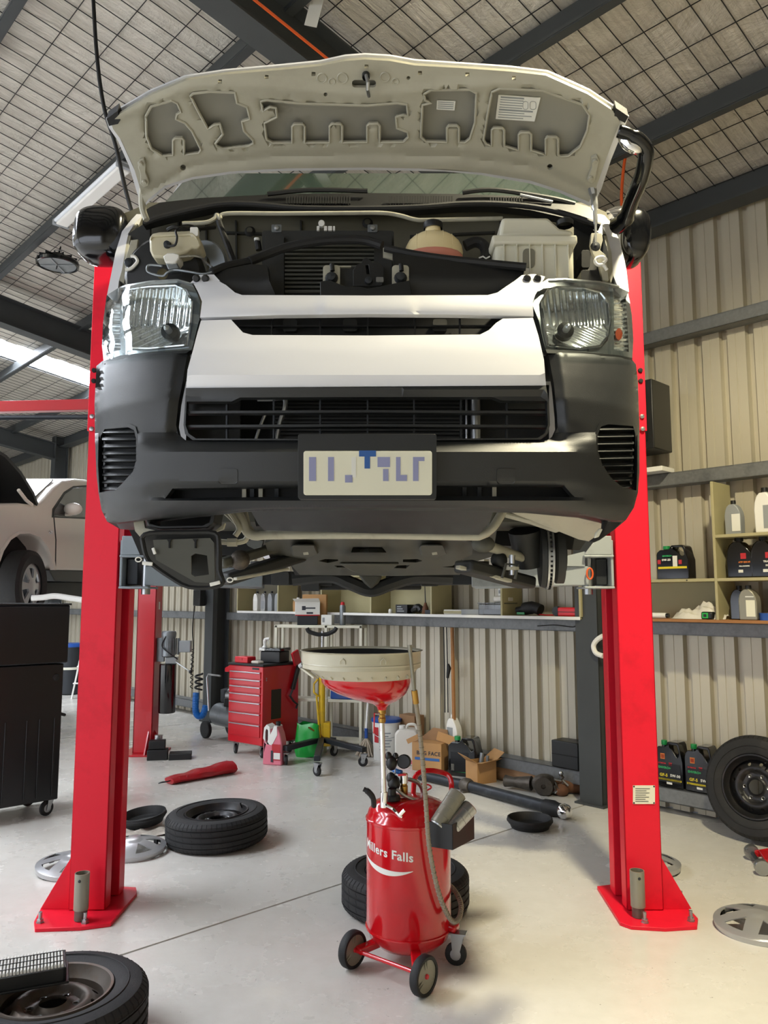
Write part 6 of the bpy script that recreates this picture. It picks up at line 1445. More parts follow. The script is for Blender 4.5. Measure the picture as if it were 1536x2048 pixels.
# work lamp hooked on the side of the cabinet
lm = thing('work_lamp', 'black and red folding work lamp hung on the red cabinet', 'work lamp', (-1.235, 8.10, 0), RC)
MB().beam((.03, .40, .66), (.035, .50, .95), .045, .03, V((1, 0, 0))).build('handle', 'black_plastic', lm, local=True, bev=.008)
MB().beam((.04, .46, .92), (.05, .40, 1.06), .10, .03, V((1, 0, 0))).build('head', 'red_cabinet', lm, local=True, bev=.008)
MB().tube([(.03, .40, .66), (.035, .36, .60), (.035, .41, .54), (.035, .47, .50), (.035, .45, .46)], .011, 8).build('hook', 'dark_steel', lm, local=True)
MB().cyl((.03, .52, .93), (.09, .54, .93), .010, n=10).build('pivot', 'red_plastic', lm, local=True)
M4 = tc.matrix_basis
def ontop(x, y, z=.942): return M4 @ V((x, y, z))
t, b = carton('small red case on the red cabinet, left of the spray bottle', ontop(-.36, .08), RC, .20, .12, .065, 'red_plastic', name='parts_case', cat='case', bev=.008)
MB().bx(-.102, .102, -.062, .062, .036, .040).build('seam', 'red_cabinet', t, local=True); MB().bx(-.02, .02, -.066, -.06, .03, .05).build('latch', 'red_cabinet', t, local=True)
t = thing('spray_bottle', 'white trigger spray bottle on the red cabinet', 'bottle', tuple(ontop(-.34, .34)), RC + .5)
MB().lathe([(.0001, 0), (.042, .0), (.045, .01), (.045, .10), (.03, .15), (.016, .17), (.016, .185)], (0, 0, 0), 20).build('bottle', 'white_plastic', t, local=True)
MB().tube(spline([(.0, 0, .185), (.0, 0, .21), (.015, 0, .235), (.05, 0, .24)]), [.018] * 6 + [.022] * 6 + [.016] * 7, 10).build('trigger_head', 'white_plastic', t, local=True)
MB().tube([(.03, 0, .225), (.045, 0, .20), (.04, 0, .18)], .006, 6).build('trigger', 'white_plastic', t, local=True)
t, b = carton('black open tray box on top of the red cabinet', ontop(-.14, .30), RC + .25, .24, .20, .12, 'black_plastic', name='black_box', cat='box', bev=.01)
MB().bx(-.13, .13, -.11, .11, .12, .155).build('lid', 'black_gloss', t, local=True, bev=.008); lettering('BAHCO', .03, lambda x, y: V((x, -.112, .137 + y)), 'label_grey', t, local=True)
MB().bx(-.128, -.06, -.1125, -.11, .126, .150).build('tag', 'label_white', t, local=True)
tag(MB().prism([ontop(-.22, .03), ontop(-.10, .02), ontop(-.08, .09), ontop(-.20, .12)], (0, 0, .03)).build('cloth', 'rag', bev=.012), 'small crumpled cloth on the front of the red cabinet', 'cloth')

# ---- air compressor behind the cabinet
ac = thing('air_compressor', 'small wheeled air compressor behind the red cabinet', 'compressor', tuple(wp(7.95, 5.05, 0)))
q = wp(7.98, 5.05, 0)
MB().tube([q + W * .28 + UP * .26, q + W * .24 + UP * .26, q - W * .24 + UP * .26, q - W * .28 + UP * .26], [.06, .13, .13, .06], 24).build('tank', 'galv', ac)
for s_ in (-.17, .17): MB().lathe([(.0001, -.025), (.09, -.025), (.10, -.018), (.10, .018), (.09, .025), (.0001, .025)], q + W * .24 + N * s_ + UP * .10, 22, axis(N)).build('wheel', 'black_rubber', ac)
MB().lathe([(.0001, 0), (.075, 0), (.08, .02), (.08, .14), (.0001, .16)], q + W * .06 + UP * .42, 20).build('pump', 'dark_steel', ac)
MB().lathe([(.0001, -.1), (.08, -.1), (.085, -.08), (.085, .1), (.0001, .1)], q - W * .12 + UP * .50, 20, axis(W)).build('motor', 'steel', ac)
MB().tube([q + W * .30 - N * .1 + UP * .30, q + W * .36 - N * .1 + UP * .68, q + W * .33 - N * .1 + UP * .72, q + W * .06 - N * .1 + UP * .72], .011, 8).build('handle', 'steel', ac)
MB().bx(q.x - .05, q.x + .05, q.y - .12, q.y - .05, .38, .48).build('regulator', 'black_plastic', ac, bev=.01)
# blue hose coil hung on the frame
hb_ = wp(9.02, 5.36, 0)
cl = MB()
pts = []
for i in range(70):
    a_ = i * .55; pts.append(hb_ + V((-.10 + .045 * math.cos(a_), .045 * math.sin(a_) - .05, .66 - i * .006)))
h = thing('coiled_hose', 'blue coiled air hose hanging beside the grey column', 'hose', tuple(hb_))
MB().tube(pts[:35], .013, 6).build('upper_coil', 'black_rubber', h)
MB().tube(spline([hb_ + V((-.13, -.05, .42)), hb_ + V((-.13, -.05, .20)), hb_ + V((-.09, -.06, .13)), hb_ + V((-.03, -.06, .15)), hb_ + V((.00, -.05, .26))]), .04, 10).build('hose_loop', 'blue_hose', h)
rbm = spline([hb_ + V((-.13, -.05, .42)), hb_ + V((-.13, -.05, .20)), hb_ + V((-.09, -.06, .13)), hb_ + V((-.03, -.06, .15)), hb_ + V((.00, -.05, .26))], 8)
cm = MB()
for i in range(1, len(rbm) - 1): cm.lathe([(.04, -.006), (.045, 0), (.04, .006)], rbm[i], 12, axis(rbm[i + 1] - rbm[i - 1]))
tag(cm.build('corrugation', 'blue_hose', h), kind='stuff')
# coiled lead and switch box on the column
bxq = wp(9.42, 5.50, 1.60)
sb = thing('switch_box', 'dark switch box high on the grey column beside the shelf', 'switch box', tuple(bxq))
MB().wbox(9.34, 9.52, 5.40, 5.50, 1.52, 1.74).build('case', 'black_plastic', sb, bev=.015)
MB().tube(spline([wp(9.5, 5.42, 1.52), wp(9.54, 5.42, 1.2), wp(9.50, 5.42, .95), wp(9.55, 5.42, .6)]), .007, 6).build('lead', 'black_rubber', sb)
cc = MB(); pts = [wp(9.56, 5.44, .95 - i * .0085) + V((.018 * math.cos(i * .9), .018 * math.sin(i * .9), 0)) for i in range(64)]
MB().tube(pts, .006, 5).build('coil', 'black_rubber', sb)
# ================================================================ shelves and things along the right-hand wall
SD0, SD1 = 5.50, 5.79
def wa(x, y, d=SD0): return wl(x, y, d).dot(W)            # distance along the wall of a pixel on the shelf front
def wz(x, y, d=SD0): return wl(x, y, d).z
# ---- long pigeon-hole shelf on the girt
sh = thing('pigeonhole_shelf', 'long cream pigeon-hole shelf on the wall behind the van', 'shelf', tuple(wp(6.3, 5.6, 1.44)))
xs = (474, 555, 642, 741, 862, 1003, 1160)
As = [wa(x, 1226) for x in xs]
ZB = 1.445
zt = ZB + .40
MB().wbox(As[-1], As[0], SD0, SD1, ZB, ZB + .018).build('bottom_board', 'shelf_cream', sh, bev=.002)
MB().wbox(As[-1], As[0], SD0, SD1, zt, zt + .018).build('top_board', 'shelf_cream', sh, bev=.002)
MB().wbox(As[-1], As[0], SD0 - .002, SD0 + .002, ZB - .006, ZB + .020).build('front_lip', 'white_plastic', sh, bev=.001)
for i, a in enumerate(As):
    dv = MB().wbox(a - .010, a + .010, SD0, SD1, ZB + .018, zt).build('divider', 'shelf_cream', sh, bev=.002)
    if i in (3, 4, 5):
        for k in range(9):
            for dd in (SD0 + .03,): MB().wbox(a + .0095, a + .0115, dd, dd + .012, ZB + .05 + k * .036, ZB + .062 + k * .036).build('peg_hole', 'inner_dark', dv, smooth=0)
for i in (0, 2, 3): MB().wbox(As[i + 1] + .012, As[i] - .012, SD1 - .012, SD1 - .006, ZB + .02, zt).build('back_panel', 'shelf_cream' if i != 0 else 'olive_silver', sh)
def onsh(x, dd=.12, z=ZB + .019): return wp(wa(x, 1226), SD0 + dd, z)
SG = 'supplies on the long shelf'
for i, (x, m, cp, lab) in enumerate(((501, 'white_plastic', 'black_plastic', 'white oil bottle at the left end of the long shelf'), (516, 'silver_plastic', 'black_plastic', 'silver oil bottle next to the white one on the long shelf'), (530, 'grey_plastic', 'black_plastic', 'grey oil bottle, third from the left end of the long shelf'), (544, 'label_grey', 'black_plastic', 'grey oil bottle against the first divider of the long shelf'))):
    bottle(lab, onsh(x, .10), RW, 'litre', .25, .095, .07, m, cp, [(.15, .12, .85, .5, 'label_grey' if i else 'label_white')], group=SG)
bottle('orange brown flask behind the drill carton on the shelf', onsh(583, .10), RW, 'litre', .17, .12, .08, 'cardboard', 'white_plastic', group=SG)
def sbox(label, x, sx, sy, sz, m, dd=.12, name='small_box', cat='box', z=ZB + .019):
    t, b = carton(label, onsh(x, dd, z), RW, sx, sy, sz, m, SG, name, cat); return t, b
t, b = sbox('dark parts box with white print on the shelf', 794, .17, .12, .09, 'black_plastic')
for k in range(3): MB().bx(-.06, .04 - .02 * k, -.0615, -.06, .02 + k * .022, .03 + k * .022).build('print', 'label_grey', b, local=True)
can('small white pot on the shelf left of the parts box', onsh(764), .022, .045, 'white_plastic', 'white_plastic', 'small_pot', 'pot')
t = thing('black_tool', 'lumpy black power tool lying on the shelf', 'tool', tuple(onsh(817)), RW, SG)
MB().tube(spline([(-.06, 0, .03), (-.02, 0, .05), (.03, 0, .06), (.06, 0, .03)]), [.03] * 6 + [.04] * 6 + [.035] * 7, 10).build('body', 'black_plastic', t, local=True); MB().cyl((.05, 0, .04), (.09, 0, .03), .02, n=10).build('nose', 'black_rubber', t, local=True)
t = thing('dropper_bottle', 'brown bottle with a long thin spout on the shelf', 'bottle', tuple(onsh(834)), RW, SG)
MB().lathe([(.0001, 0), (.035, 0), (.036, .01), (.030, .06), (.014, .095), (.012, .11)], (0, 0, 0), 16).build('body', 'rust', t, local=True); MB().cyl((0, 0, .11), (-.008, 0, .30), .006, .003, 8).build('spout', 'dark_steel', t, local=True)
sbox('flat dark box on the shelf beside the dropper bottle', 847, .10, .10, .04, 'dark_steel')
can('small white bottle against the shelf divider', onsh(857, .06), .018, .10, 'label_white', 'white_plastic', 'small_bottle', 'bottle')
t, b = sbox('white book-like box lying at the left of the fifth compartment', 900, .24, .15, .045, 'white_plastic'); MB().bx(-.121, .121, -.076, -.074, .008, .036).build('edge', 'shelf_cream', b, local=True)
t, b = sbox('grey flat carton lying beside the clear tub', 938, .26, .16, .05, 'label_grey')
t = thing('clear_tub', 'clear plastic tub with parts at the end of the fifth compartment', 'tub', tuple(onsh(978)), RW, SG)
MB().bx(-.15, .15, -.09, .09, 0, .10).build('tub', 'clear_tub', t, local=True, bev=.008); MB().bx(-.155, .155, -.095, .095, .10, .112).build('lid', 'clear_tub', t, local=True, bev=.004); MB().bx(-.13, .10, -.07, .07, .005, .05).build('contents', 'grey_plastic', t, local=True, bev=.01)
t, b = carton('white crumpled packet on top of the clear tub', onsh(990, .12, ZB + .019 + .113), RW, .17, .10, .06, 'bag_white', SG, 'packet', 'packet', .02)
t, b = carton('white printed box balanced on top of the packet', onsh(994, .12, ZB + .019 + .174), RW, .10, .08, .07, 'label_white', SG, 'small_box', 'box'); MB().bx(-.04, .03, -.0415, -.04, .02, .05).build('print', 'label_grey', b, local=True)
t = thing('dark_boot', 'dark rubber boot lying in the sixth compartment', 'rubber part', tuple(onsh(1040)), RW, SG)
MB().tube(spline([(-.12, 0, .045), (-.04, 0, .06), (.06, 0, .07), (.13, 0, .05)]), [.03] * 6 + [.055] * 6 + [.05] * 7, 12).build('body', 'black_rubber', t, local=True); MB().bx(-.08, .0, -.06, -.05, .01, .03).build('green_mark', 'green_cap', t, local=True)
t = thing('red_case', 'red plastic case lying at the right end of the long shelf', 'case', tuple(onsh(1134)), RW, SG)
MB().bx(-.13, .12, -.07, .07, 0, .075).build('body', 'red_plastic', t, local=True, bev=.012); MB().bx(-.13, .12, -.072, -.068, .035, .04).build('seam', 'black_plastic', t, local=True)
t = thing('reel', 'small black gauge with a red lead on the shelf', 'gauge', tuple(onsh(1098)), RW, SG)
MB().lathe([(.0001, -.02), (.04, -.02), (.042, 0), (.04, .02), (.0001, .02)], (0, 0, .042), 18, axis((0, 1, 0))).build('dial', 'black_plastic', t, local=True); MB().tube(spline([(-.03, 0, .01), (-.10, -.02, .008), (-.16, -.01, .012), (-.2, 0, .01)]), .006, 6).build('lead', 'red_plastic', t, local=True)

# ---- cream shelf unit on the right
rs = thing('shelf_unit', 'cream shelf unit on the right wall holding oil bottles', 'shelf', tuple(wp(2.3, 5.6, 1.44)))
aD = wa(1431, 1150); aR = -1.0; aL = wa(1250, 1150)
z1, z2 = wz(1400, 1157), wz(1490, 1066); zT = wz(1430, 962)
MB().wbox(aD - .010, aD + .010, SD0, SD1, 1.46, zT).build('divider', 'shelf_cream', rs, bev=.002)
for a0, a1, z in ((aD, aL, z1), (aR, aD, z1), (aR, aD, z2)):
    b = MB().wbox(a0 + .01, a1 - .01, SD0, SD1, z - .022, z).build('board', 'shelf_cream', rs, bev=.002)
    for u in (.3, .7):
        p = wp(a0 + (a1 - a0) * (u if a0 == aD else .75 + u * .2), SD0, z - .011); MB().lathe([(.0001, -.003), (.005, -.002), (.006, .001)], p, 8, axis(N)).build('screw', 'dark_steel', b)
MB().wbox(aR, aL, SD0, SD1, 1.440, 1.462).build('timber_board', 'timber', rs, bev=.002)
MB().wbox(aD, aL - .05, SD1 - .02, SD1 - .014, 1.462, z1 - .022).build('back_panel', 'shelf_cream', rs)
def onr(x, y, z, dd=.13): return wp(wa(x, y), SD0 + dd, z)
def fit(x0, x1, y, z, zt_y):    # width and height of a thing between two pixels on the shelf front
    return wa(x0, y) - wa(x1, y), wz((x0 + x1) / 2, zt_y) - z
w_, h_ = .245, .30
bottle('black engine-oil jug with green cap on the middle right shelf', onr(1336, 1140, z1), RW, 'jug', .265, .25, .12, 'black_gloss', 'green_cap', [(.05, .30, .95, .36, 'label_yellow'), (.15, .62, .55, .70, None, 'ENVIRO+', 'label_green', .065), (.14, .50, .50, .60, None, '0W-20', 'label_white', .085), (.52, .36, .66, .66, 'label_white'), (.04, .44, .14, .56, 'label_red'), (.70, .42, .80, .54, 'label_red')], group='oil on the right shelf', cat='oil jug', name='oil_jug')
bottle('grey silver oil bottle with black cap on the top right shelf', onr(1455, 1062, z2), RW, 'litre', .255, .115, .075, 'grey_plastic', 'black_plastic', [(.45, .10, .96, .58, 'label_white')], group='oil on the right shelf')
bottle('white oil bottle with black cap on the top right shelf', onr(1522, 1058, z2), RW, 'grip', .32, .15, .09, 'white_plastic', 'black_plastic', [(.42, .10, .96, .60, 'label_grey')], group='oil on the right shelf')
for x, tx, t2, lab in ((1470, 'ATF DX-VI', 'FULL SYNTHETIC', 'black oil bottle with orange print on the middle right shelf'), (1520, 'TRANS GL', '75W-90', 'black gear-oil bottle marked 75W-90 on the middle right shelf')):
    bottle(lab, onr(x, 1150, z1), RW, 'grip', .29, .19, .09, 'black_gloss', 'black_plastic', [(.55, .46, .75, .60, 'label_red'), (.40, .34, .96, .42, None, tx, 'label_orange' if x < 1500 else 'label_white', .055), (.40, .25, .96, .32, None, t2, 'label_white', .05 if x > 1500 else .03), (.45, .13, .62, .20, 'label_white')], group='oil on the right shelf')
bottle('dark blue oil bottle with blue label on the bottom right shelf', onr(1467, 1236, 1.462), RW, 'litre', .245, .12, .08, 'black_gloss', 'black_plastic', [(.55, .14, .98, .62, 'label_white'), (.58, .17, .95, .58, 'label_blue')], group='oil on the right shelf')
bottle('silver oil bottle with cream label on the bottom right shelf', onr(1494, 1236, 1.462, .06), RW, 'litre', .245, .125, .08, 'olive_silver', 'black_plastic', [(.42, .10, .90, .56, 'plate_cream'), (.40, .64, .85, .67, 'label_white')], group='oil on the right shelf')
t = thing('blue_tape', 'blue round tape roll at the right edge of the bottom shelf', 'tape', tuple(onr(1530, 1236, 1.462, .06)))
MB().lathe([(.035, 0), (.055, 0), (.056, .045), (.058, .05), (.035, .05)], (0, 0, 0), 22).build('roll', 'blue_plastic', t, local=True); MB().lathe([(.034, 0), (.036, 0), (.036, .05), (.034, .05), (.034, 0)], (0, 0, 0), 18).build('core', 'cardboard', t, local=True)
# cloth bag heap
q = onr(1386, 1238, 1.462, .12); bg_ = MB(); n = 18
for i in range(n + 1):
    for j in range(n + 1):
        u, v = i / n * 2 - 1, j / n * 2 - 1; r2 = u * u * .9 + v * v
        hgt_ = max(0, 1 - r2) ** .6 * (.080 + .035 * u + .022 * math.sin(6 * u + 3 * v) + .020 * math.sin(11 * v + 5 * u) + .010 * math.sin(19 * u - 7 * v))
        p = q - W * (u * .20) + N * (v * .11) + UP * (hgt_ + .002); bg_.v.append(p)
for i in range(n):
    for j in range(n): a = i * (n + 1) + j; bg_.f.append((a, a + 1, a + n + 2, a + n + 1))
tag(bg_.build('cloth_bag', 'bag_white', smooth=70), 'crumpled white cloth bag on the bottom right shelf', 'bag')
t = thing('tape_measure', 'green and black tape measure beside the white cloth bag', 'tape measure', tuple(onr(1412, 1240, 1.462, .035)), RW)
MB().bx(-.04, .045, -.03, .03, 0, .055).build('case', 'black_plastic', t, local=True, bev=.012); MB().bx(-.03, .015, -.033, -.028, .008, .048).build('face', 'green_plastic', t, local=True, bev=.006); MB().bx(-.018, .003, -.036, -.032, .018, .038).build('window', 'black_plastic', t, local=True, bev=.003)
t = thing('white_tube', 'white sealant tube lying at the left of the bottom right shelf', 'tube', tuple(onr(1315, 1238, 1.462, .05)), RW)
MB().cyl((-.08, 0, .022), (.045, 0, .022), .021, n=16).build('tube', 'white_plastic', t, local=True); MB().cyl((.045, 0, .022), (.065, 0, .022), .017, n=12).build('cap', 'black_plastic', t, local=True)
# black wall cabinet half hidden by the post, small bracket shelf
q = wl(1290, 830, 5.55)
t = thing('wall_box', 'black box fixed to the wall behind the right post', 'box', tuple(wp(q.dot(W), 5.7, 2.75)))
a_ = wa(1306, 830, 5.45); MB().wbox(a_, a_ + .35, 5.45, 5.74, wz(1306, 896, 5.45), wz(1306, 756, 5.45)).build('case', 'black_plastic', t, bev=.008)
MB().wbox(a_ + .05, a_ + .3, 5.44, 5.45, wz(1306, 880, 5.45), wz(1306, 770, 5.45)).build('door', 'cabinet_black', t, bev=.004)
t = thing('girt_ledge', 'short white board lying on the wall girt beside the right post', 'board', tuple(wp(3.0, 5.7, 2.6)))
a_ = wa(1327, 943, 5.62); MB().wbox(a_, a_ + .5, 5.60, 5.80, 2.588, 2.625).build('board', 'white_plastic', t, bev=.003)
# conduit on the column
t = thing('conduit', 'white plastic conduit elbow on the grey column', 'conduit', tuple(wp(3.42, 5.5, 1.2)))
MB().tube(spline([wl(1206, 1272, 5.5), wl(1194, 1280, 5.5), wl(1187, 1292, 5.5), wl(1192, 1306, 5.5), wl(1206, 1312, 5.5)]), .02, 10).build('elbow', 'white_plastic', t)
# ---- things on and at the low girt
zl = .205
for x, lab in ((1338, 'black engine-oil jug on the low girt, left one beside the right post'), (1398, 'black engine-oil jug on the low girt, right one beside the upright tyre')):
    a_ = wa(x, 1555, 5.70)
    bottle(lab, wp(a_, 5.765, zl), RW, 'jug', .345, .215, .12, 'black_gloss', 'green_cap', [(.08, .10, .92, .50, 'label_green' if False else 'cabinet_black'), (.06, .135, .94, .175, 'label_yellow'), (.10, .18, .50, .30, None, 'GF-5', 'label_yellow', .085), (.50, .20, .95, .30, None, '5W-30', 'label_white', .075), (.08, .36, .60, .44, None, 'ENVIRO+', 'label_green', .065), (.20, .58, .36, .70, 'label_orange'), (.22, .60, .34, .68, 'label_red'), (.10, .46, .40, .52, None, '10 TENTHS', 'label_red', .035), (.50, .46, .62, .52, 'label_red'), (.40, .06, .60, .11, 'label_white')], group='oil jugs on the low girt', cat='oil jug', name='oil_jug')
a_ = wa(900, 1470, 5.70)
bottle('white oil bottle standing on the low girt beside the timber pole', wp(a_, 5.76, zl), RW, 'grip', .30, .14, .08, 'white_plastic', 'white_plastic', [(.10, .12, .62, .60, 'label_grey'), (.14, .62, .55, .64, 'label_white')])
t, b = carton('black box with a groove on the low girt beside the grey column', wp(wa(1132, 1515, 5.7), 5.765, zl), RW, .26, .17, .22, 'black_plastic', name='black_box', cat='box', bev=.008)
MB().bx(-.125, .125, -.088, -.085, .105, .112).build('groove', 'inner_dark', b, local=True)
tag(MB().cyl(wl(908, 1440, 5.75), wl(904, 1245, 5.75), .018, n=8).build('timber_pole', 'timber'), 'brown timber pole leaning upright against the wall', 'pole')
t = thing('hanging_lead', 'black leads hanging down the wall beside the timber pole', 'cable', tuple(wl(890, 1250, 5.75)))
for x0, x1 in ((887, 889), (893, 895)): MB().tube([wl(x0, 1246, 5.76), wl(x1, 1330, 5.76), wl(x1 + 1, 1425, 5.76)], .006, 6).build('lead', 'black_rubber', t)
MB().tube([wl(896, 1328, 5.74), wl(898, 1336, 5.74), wl(895, 1356, 5.74)], [.012, .022, .012], 8).build('plug', 'black_rubber', t)
t = thing('coat_wire', 'black wire ends tucked under the long shelf', 'wire', tuple(wl(1100, 1250, 5.6)))
MB().tube(spline([wl(1075, 1252, 5.62), wl(1110, 1250, 5.62), wl(1145, 1254, 5.62), wl(1152, 1250, 5.62)]), .005, 6).build('wire', 'black_rubber', t)

# ---- cartons, driveline parts on the floor along the wall
c1 = gr(872, 1542)
t, b = carton('brown cardboard carton with printed side standing behind the drainer', c1 + V((-.05, .06, 0)), math.radians(-26), .30, .18, .26, 'cardboard', name='carton')
MB().bx(-.12, .13, -.0925, -.09, .10, .125).build('print_band', 'label_blue', b, local=True); lettering('BAG FACE', .05, lambda x, y: V((x + .02, -.093, .165 + y)), 'ink', b, local=True, bold=.001)
for s_, q_ in ((-1, .35), (1, -.5)): MB().beam((s_ * .15, 0, .26), (s_ * .15 + s_ * .02, 0, .34 if s_ > 0 else .30), .18, .004, V((0, 1, 0))).build('flap', 'cardboard', b, local=True)
MB().prism([(-.15, .09, .26), (.15, .09, .26), (.13, .12, .36), (-.02, .13, .37)], (0, .004, 0)).build('flap', 'cardboard_dark', b, local=True)
bottle('black oil drum with green cap standing between the two cartons', gr(922, 1552) + V((.05, .04, 0)), math.radians(-25), 'jug', .36, .28, .17, 'black_gloss', 'green_cap', [(.08, .10, .70, .60, 'cabinet_black'), (.10, .14, .20, .30, 'label_white'), (.14, .10, .66, .12, 'label_green')], cat='oil jug', name='oil_jug')
ob = thing('open_carton', 'small open cardboard carton with raised flaps behind the drive shaft', 'box', tuple(gr(965, 1568) + V((0, .10, 0))), math.radians(28))
MB().box((0, -.09, .09), (.20, .004, .18)).box((0, .09, .09), (.20, .004, .18)).box((-.10, 0, .09), (.004, .18, .18)).box((.10, 0, .09), (.004, .18, .18)).box((0, 0, .003), (.20, .18, .006)).build('body', 'cardboard', ob, local=True)
MB().prism([(-.10, -.09, .18), (.10, -.09, .18), (.09, -.19, .22), (-.12, -.20, .20)], (0, 0, .004)).prism([(.10, -.09, .18), (.10, .09, .18), (.22, .10, .25), (.21, -.07, .24)], (0, 0, .004)).prism([(-.10, .09, .18), (-.10, -.09, .18), (-.20, -.07, .24), (-.19, .08, .25)], (0, 0, .004)).build('flap', 'cardboard', ob, local=True)
MB().bx(.102, .104, -.05, .04, .09, .16).build('label', 'label_white', ob, local=True); MB().bx(.102, .104, -.04, .02, .02, .05).build('label', 'label_white', ob, local=True)
MB().cyl((-.02, 0, .02), (.03, .02, .24), .02, n=10).cyl((.05, -.03, .02), (.06, -.02, .22), .015, n=10).build('parts', 'galv', ob, local=True)
# drive shaft
a = gr(838, 1560) + V((0, 0, .045)); m1 = gr(935, 1585) + V((0, .05, .045)); b = gr(1128, 1638) + V((0, 0, .055))
ds = thing('drive_shaft', 'long dark drive shaft lying on the floor along the wall', 'drive shaft', tuple((a + b) / 2))
ax = (b - m1).normalized()
MB().cyl(a, m1 - ax * .06, .042, n=18).build('front_tube', 'shaft_dark', ds); MB().tube([m1 + ax * .06, b - ax * .22, b - ax * .18], [.045, .045, .05], 18).build('rear_tube', 'shaft_dark', ds)
MB().lathe([(.02, -.06), (.05, -.05), (.062, -.02), (.062, .02), (.05, .05), (.02, .06)], m1, 18, axis(ax)).build('centre_bearing', 'gear_metal', ds)
MB().beam(m1 + V((-.05, -.06, -.035)), m1 + V((.03, -.02, -.035)), .05, .012).build('bearing_foot', 'gear_metal', ds)
MB().tube([b - ax * .18, b - ax * .10, b - ax * .06, b], [.055, .06, .05, .05], 16).build('joint_boot', 'black_rubber', ds)
MB().lathe([(.05, -.02), (.056, .0), (.052, .03), (.035, .05), (.0001, .055)], b, 22, axis(ax)).build('steel_cup', 'chrome', ds)
# second tube and gearbox parts behind it
t = thing('prop_tube', 'rusty brown tube lying against the wall foot', 'tube', tuple(wp(4.6, 5.6, .05)))
a = gr(990, 1560) + V((0, .12, .05)); b = gr(1085, 1585) + V((0, .12, .05)); MB().tube([a, a + (b - a) * .15, b], [.055, .065, .05], 14).build('tube', 'cardboard_dark', t); MB().cyl(a - (b - a).normalized() * .08, a, .03, n=12).build('spigot', 'gear_metal', t)
gc = gr(1092, 1590) + V((0, .05, .08))
ga = thing('gear_assembly', 'greasy dismantled differential lying against the wall', 'differential', tuple(gc))
MB().ball(gc, .10, 18, (1.1, .9, .8)).build('housing', 'gear_metal', ga)
MB().tube([gc + V((-.10, .05, -.01)), gc + V((-.24, .13, -.015)), gc + V((-.30, .17, -.015))], [.06, .04, .05], 14).build('axle_stub', 'gear_metal', ga)
MB().tube([gc + V((.08, -.02, -.01)), gc + V((.20, -.02, -.02)), gc + V((.28, .0, -.02)), gc + V((.31, .0, -.02))], [.055, .045, .06, .062], 14).build('axle_tube', 'rust', ga)
MB().lathe([(.03, 0), (.058, .0), (.06, .03), (.03, .03)], gc + V((.31, .0, -.02)), 18, axis((1, .05, 0))).build('flange', 'engine_dark', ga)
for i in range(7):
    a_ = i * .9; p = gc + V((.10 + .03 * math.cos(a_), -.09, .01 + .05 * math.sin(a_))); MB().tube([p, p + V((.02 * math.sin(a_), -.02, .04 * math.cos(a_))), p + V((.04 * math.cos(a_ * 2), -.03, .05 * math.sin(a_ * 1.7)))], .009, 6).build('linkage', 'gear_metal' if i % 2 else 'steel', ga)
MB().ball(gc + V((.13, -.04, .09)), .022, 10).build('ball_stud', 'steel', ga); MB().cyl(gc + V((.13, -.04, .05)), gc + V((.13, -.04, .09)), .010, n=8).build('stud', 'steel', ga)
MB().lathe([(.02, -.03), (.075, -.03), (.085, -.01), (.085, .01), (.06, .04)], gc + V((-.02, -.07, .0)), 20, axis((.3, 1, .1))).build('cover', 'gear_metal', ga)
MB().ball(gc + V((.12, -.09, -.03)), .055, 14, (1.2, .8, .9)).build('caliper', 'rust', ga)

# ---- white trolley with shelves, and what stands on it
tw_ = thing('shelf_trolley', 'white steel shelf trolley against the wall behind the yellow jack', 'trolley', (-.245, 8.40, 0), math.radians(-12))
L1, LM, L2, HT = .95, .385, .22, 1.33
for x in (-L1, -LM, 0):
    for y in (0, L2): MB().box((x, y, HT / 2), (.03, .03, HT)).build('upright', 'cream_plastic', tw_, local=True, bev=.003)
MB().bx(-L1 - .015, .015, -.015, L2 + .015, HT - .03, HT).build('top_shelf', 'cream_plastic', tw_, local=True, bev=.004)
MB().bx(-L1, 0, 0, L2, .52, .55).build('middle_shelf', 'cream_plastic', tw_, local=True, bev=.004)
MB().bx(-L1, 0, 0, L2, .10, .13).build('bottom_shelf', 'cream_plastic', tw_, local=True, bev=.004)
M5 = tw_.matrix_basis
def ont(x, y, z=HT + .001): return M5 @ V((x, y, z))
t, b = carton('white tool carton with a printed angle grinder on the trolley', ont(-.615, .06, HT + .10), math.radians(4), .27, .11, .15, 'label_white', name='tool_carton', cat='box')
MB().bx(-.133, .133, -.057, -.055, .0, .012).build('print_band', 'label_red', b, local=True); MB().bx(-.045, .085, -.057, -.055, .075, .09).build('print_tool', 'ink', b, local=True); MB().bx(-.06, -.02, -.057, -.055, .06, .105).build('print_tool', 'ink', b, local=True); MB().bx(-.01, .06, -.057, -.055, .02, .04).build('print_text', 'ink', b, local=True)
MB().prism([(-.135, -.055, .15), (.135, -.055, .15), (.12, -.10, .185), (-.16, -.10, .18)], (0, 0, .003)).build('flap', 'label_white', b, local=True)
carton('dark box under the white tool carton on the trolley', ont(-.615, .06), math.radians(4), .22, .10, .098, 'dark_steel', name='dark_box', cat='box')
carton('tall brown carton standing behind the tool carton', ont(-.56, .15), math.radians(-8), .27, .07, .33, 'cardboard', name='carton')
t, b = carton('small white carton on the trolley beside the spray can', ont(-.385, .06), math.radians(-14), .12, .10, .11, 'label_white', name='small_carton', cat='box'); MB().bx(-.045, -.02, -.0515, -.05, .03, .08).build('print', 'label_grey', b, local=True)
can('grey spray can standing on the trolley top', ont(-.225, .08), .033, .25, 'galv', 'red_plastic')
t, b = carton('blue plastic tray on the middle trolley shelf', ont(-.19, .11, .551), math.radians(-12), .30, .18, .09, 'blue_plastic', name='blue_tray', cat='tray', bev=.01); MB().bx(-.13, .13, -.07, .07, .09, .10).build('contents', 'black_plastic', t, local=True)
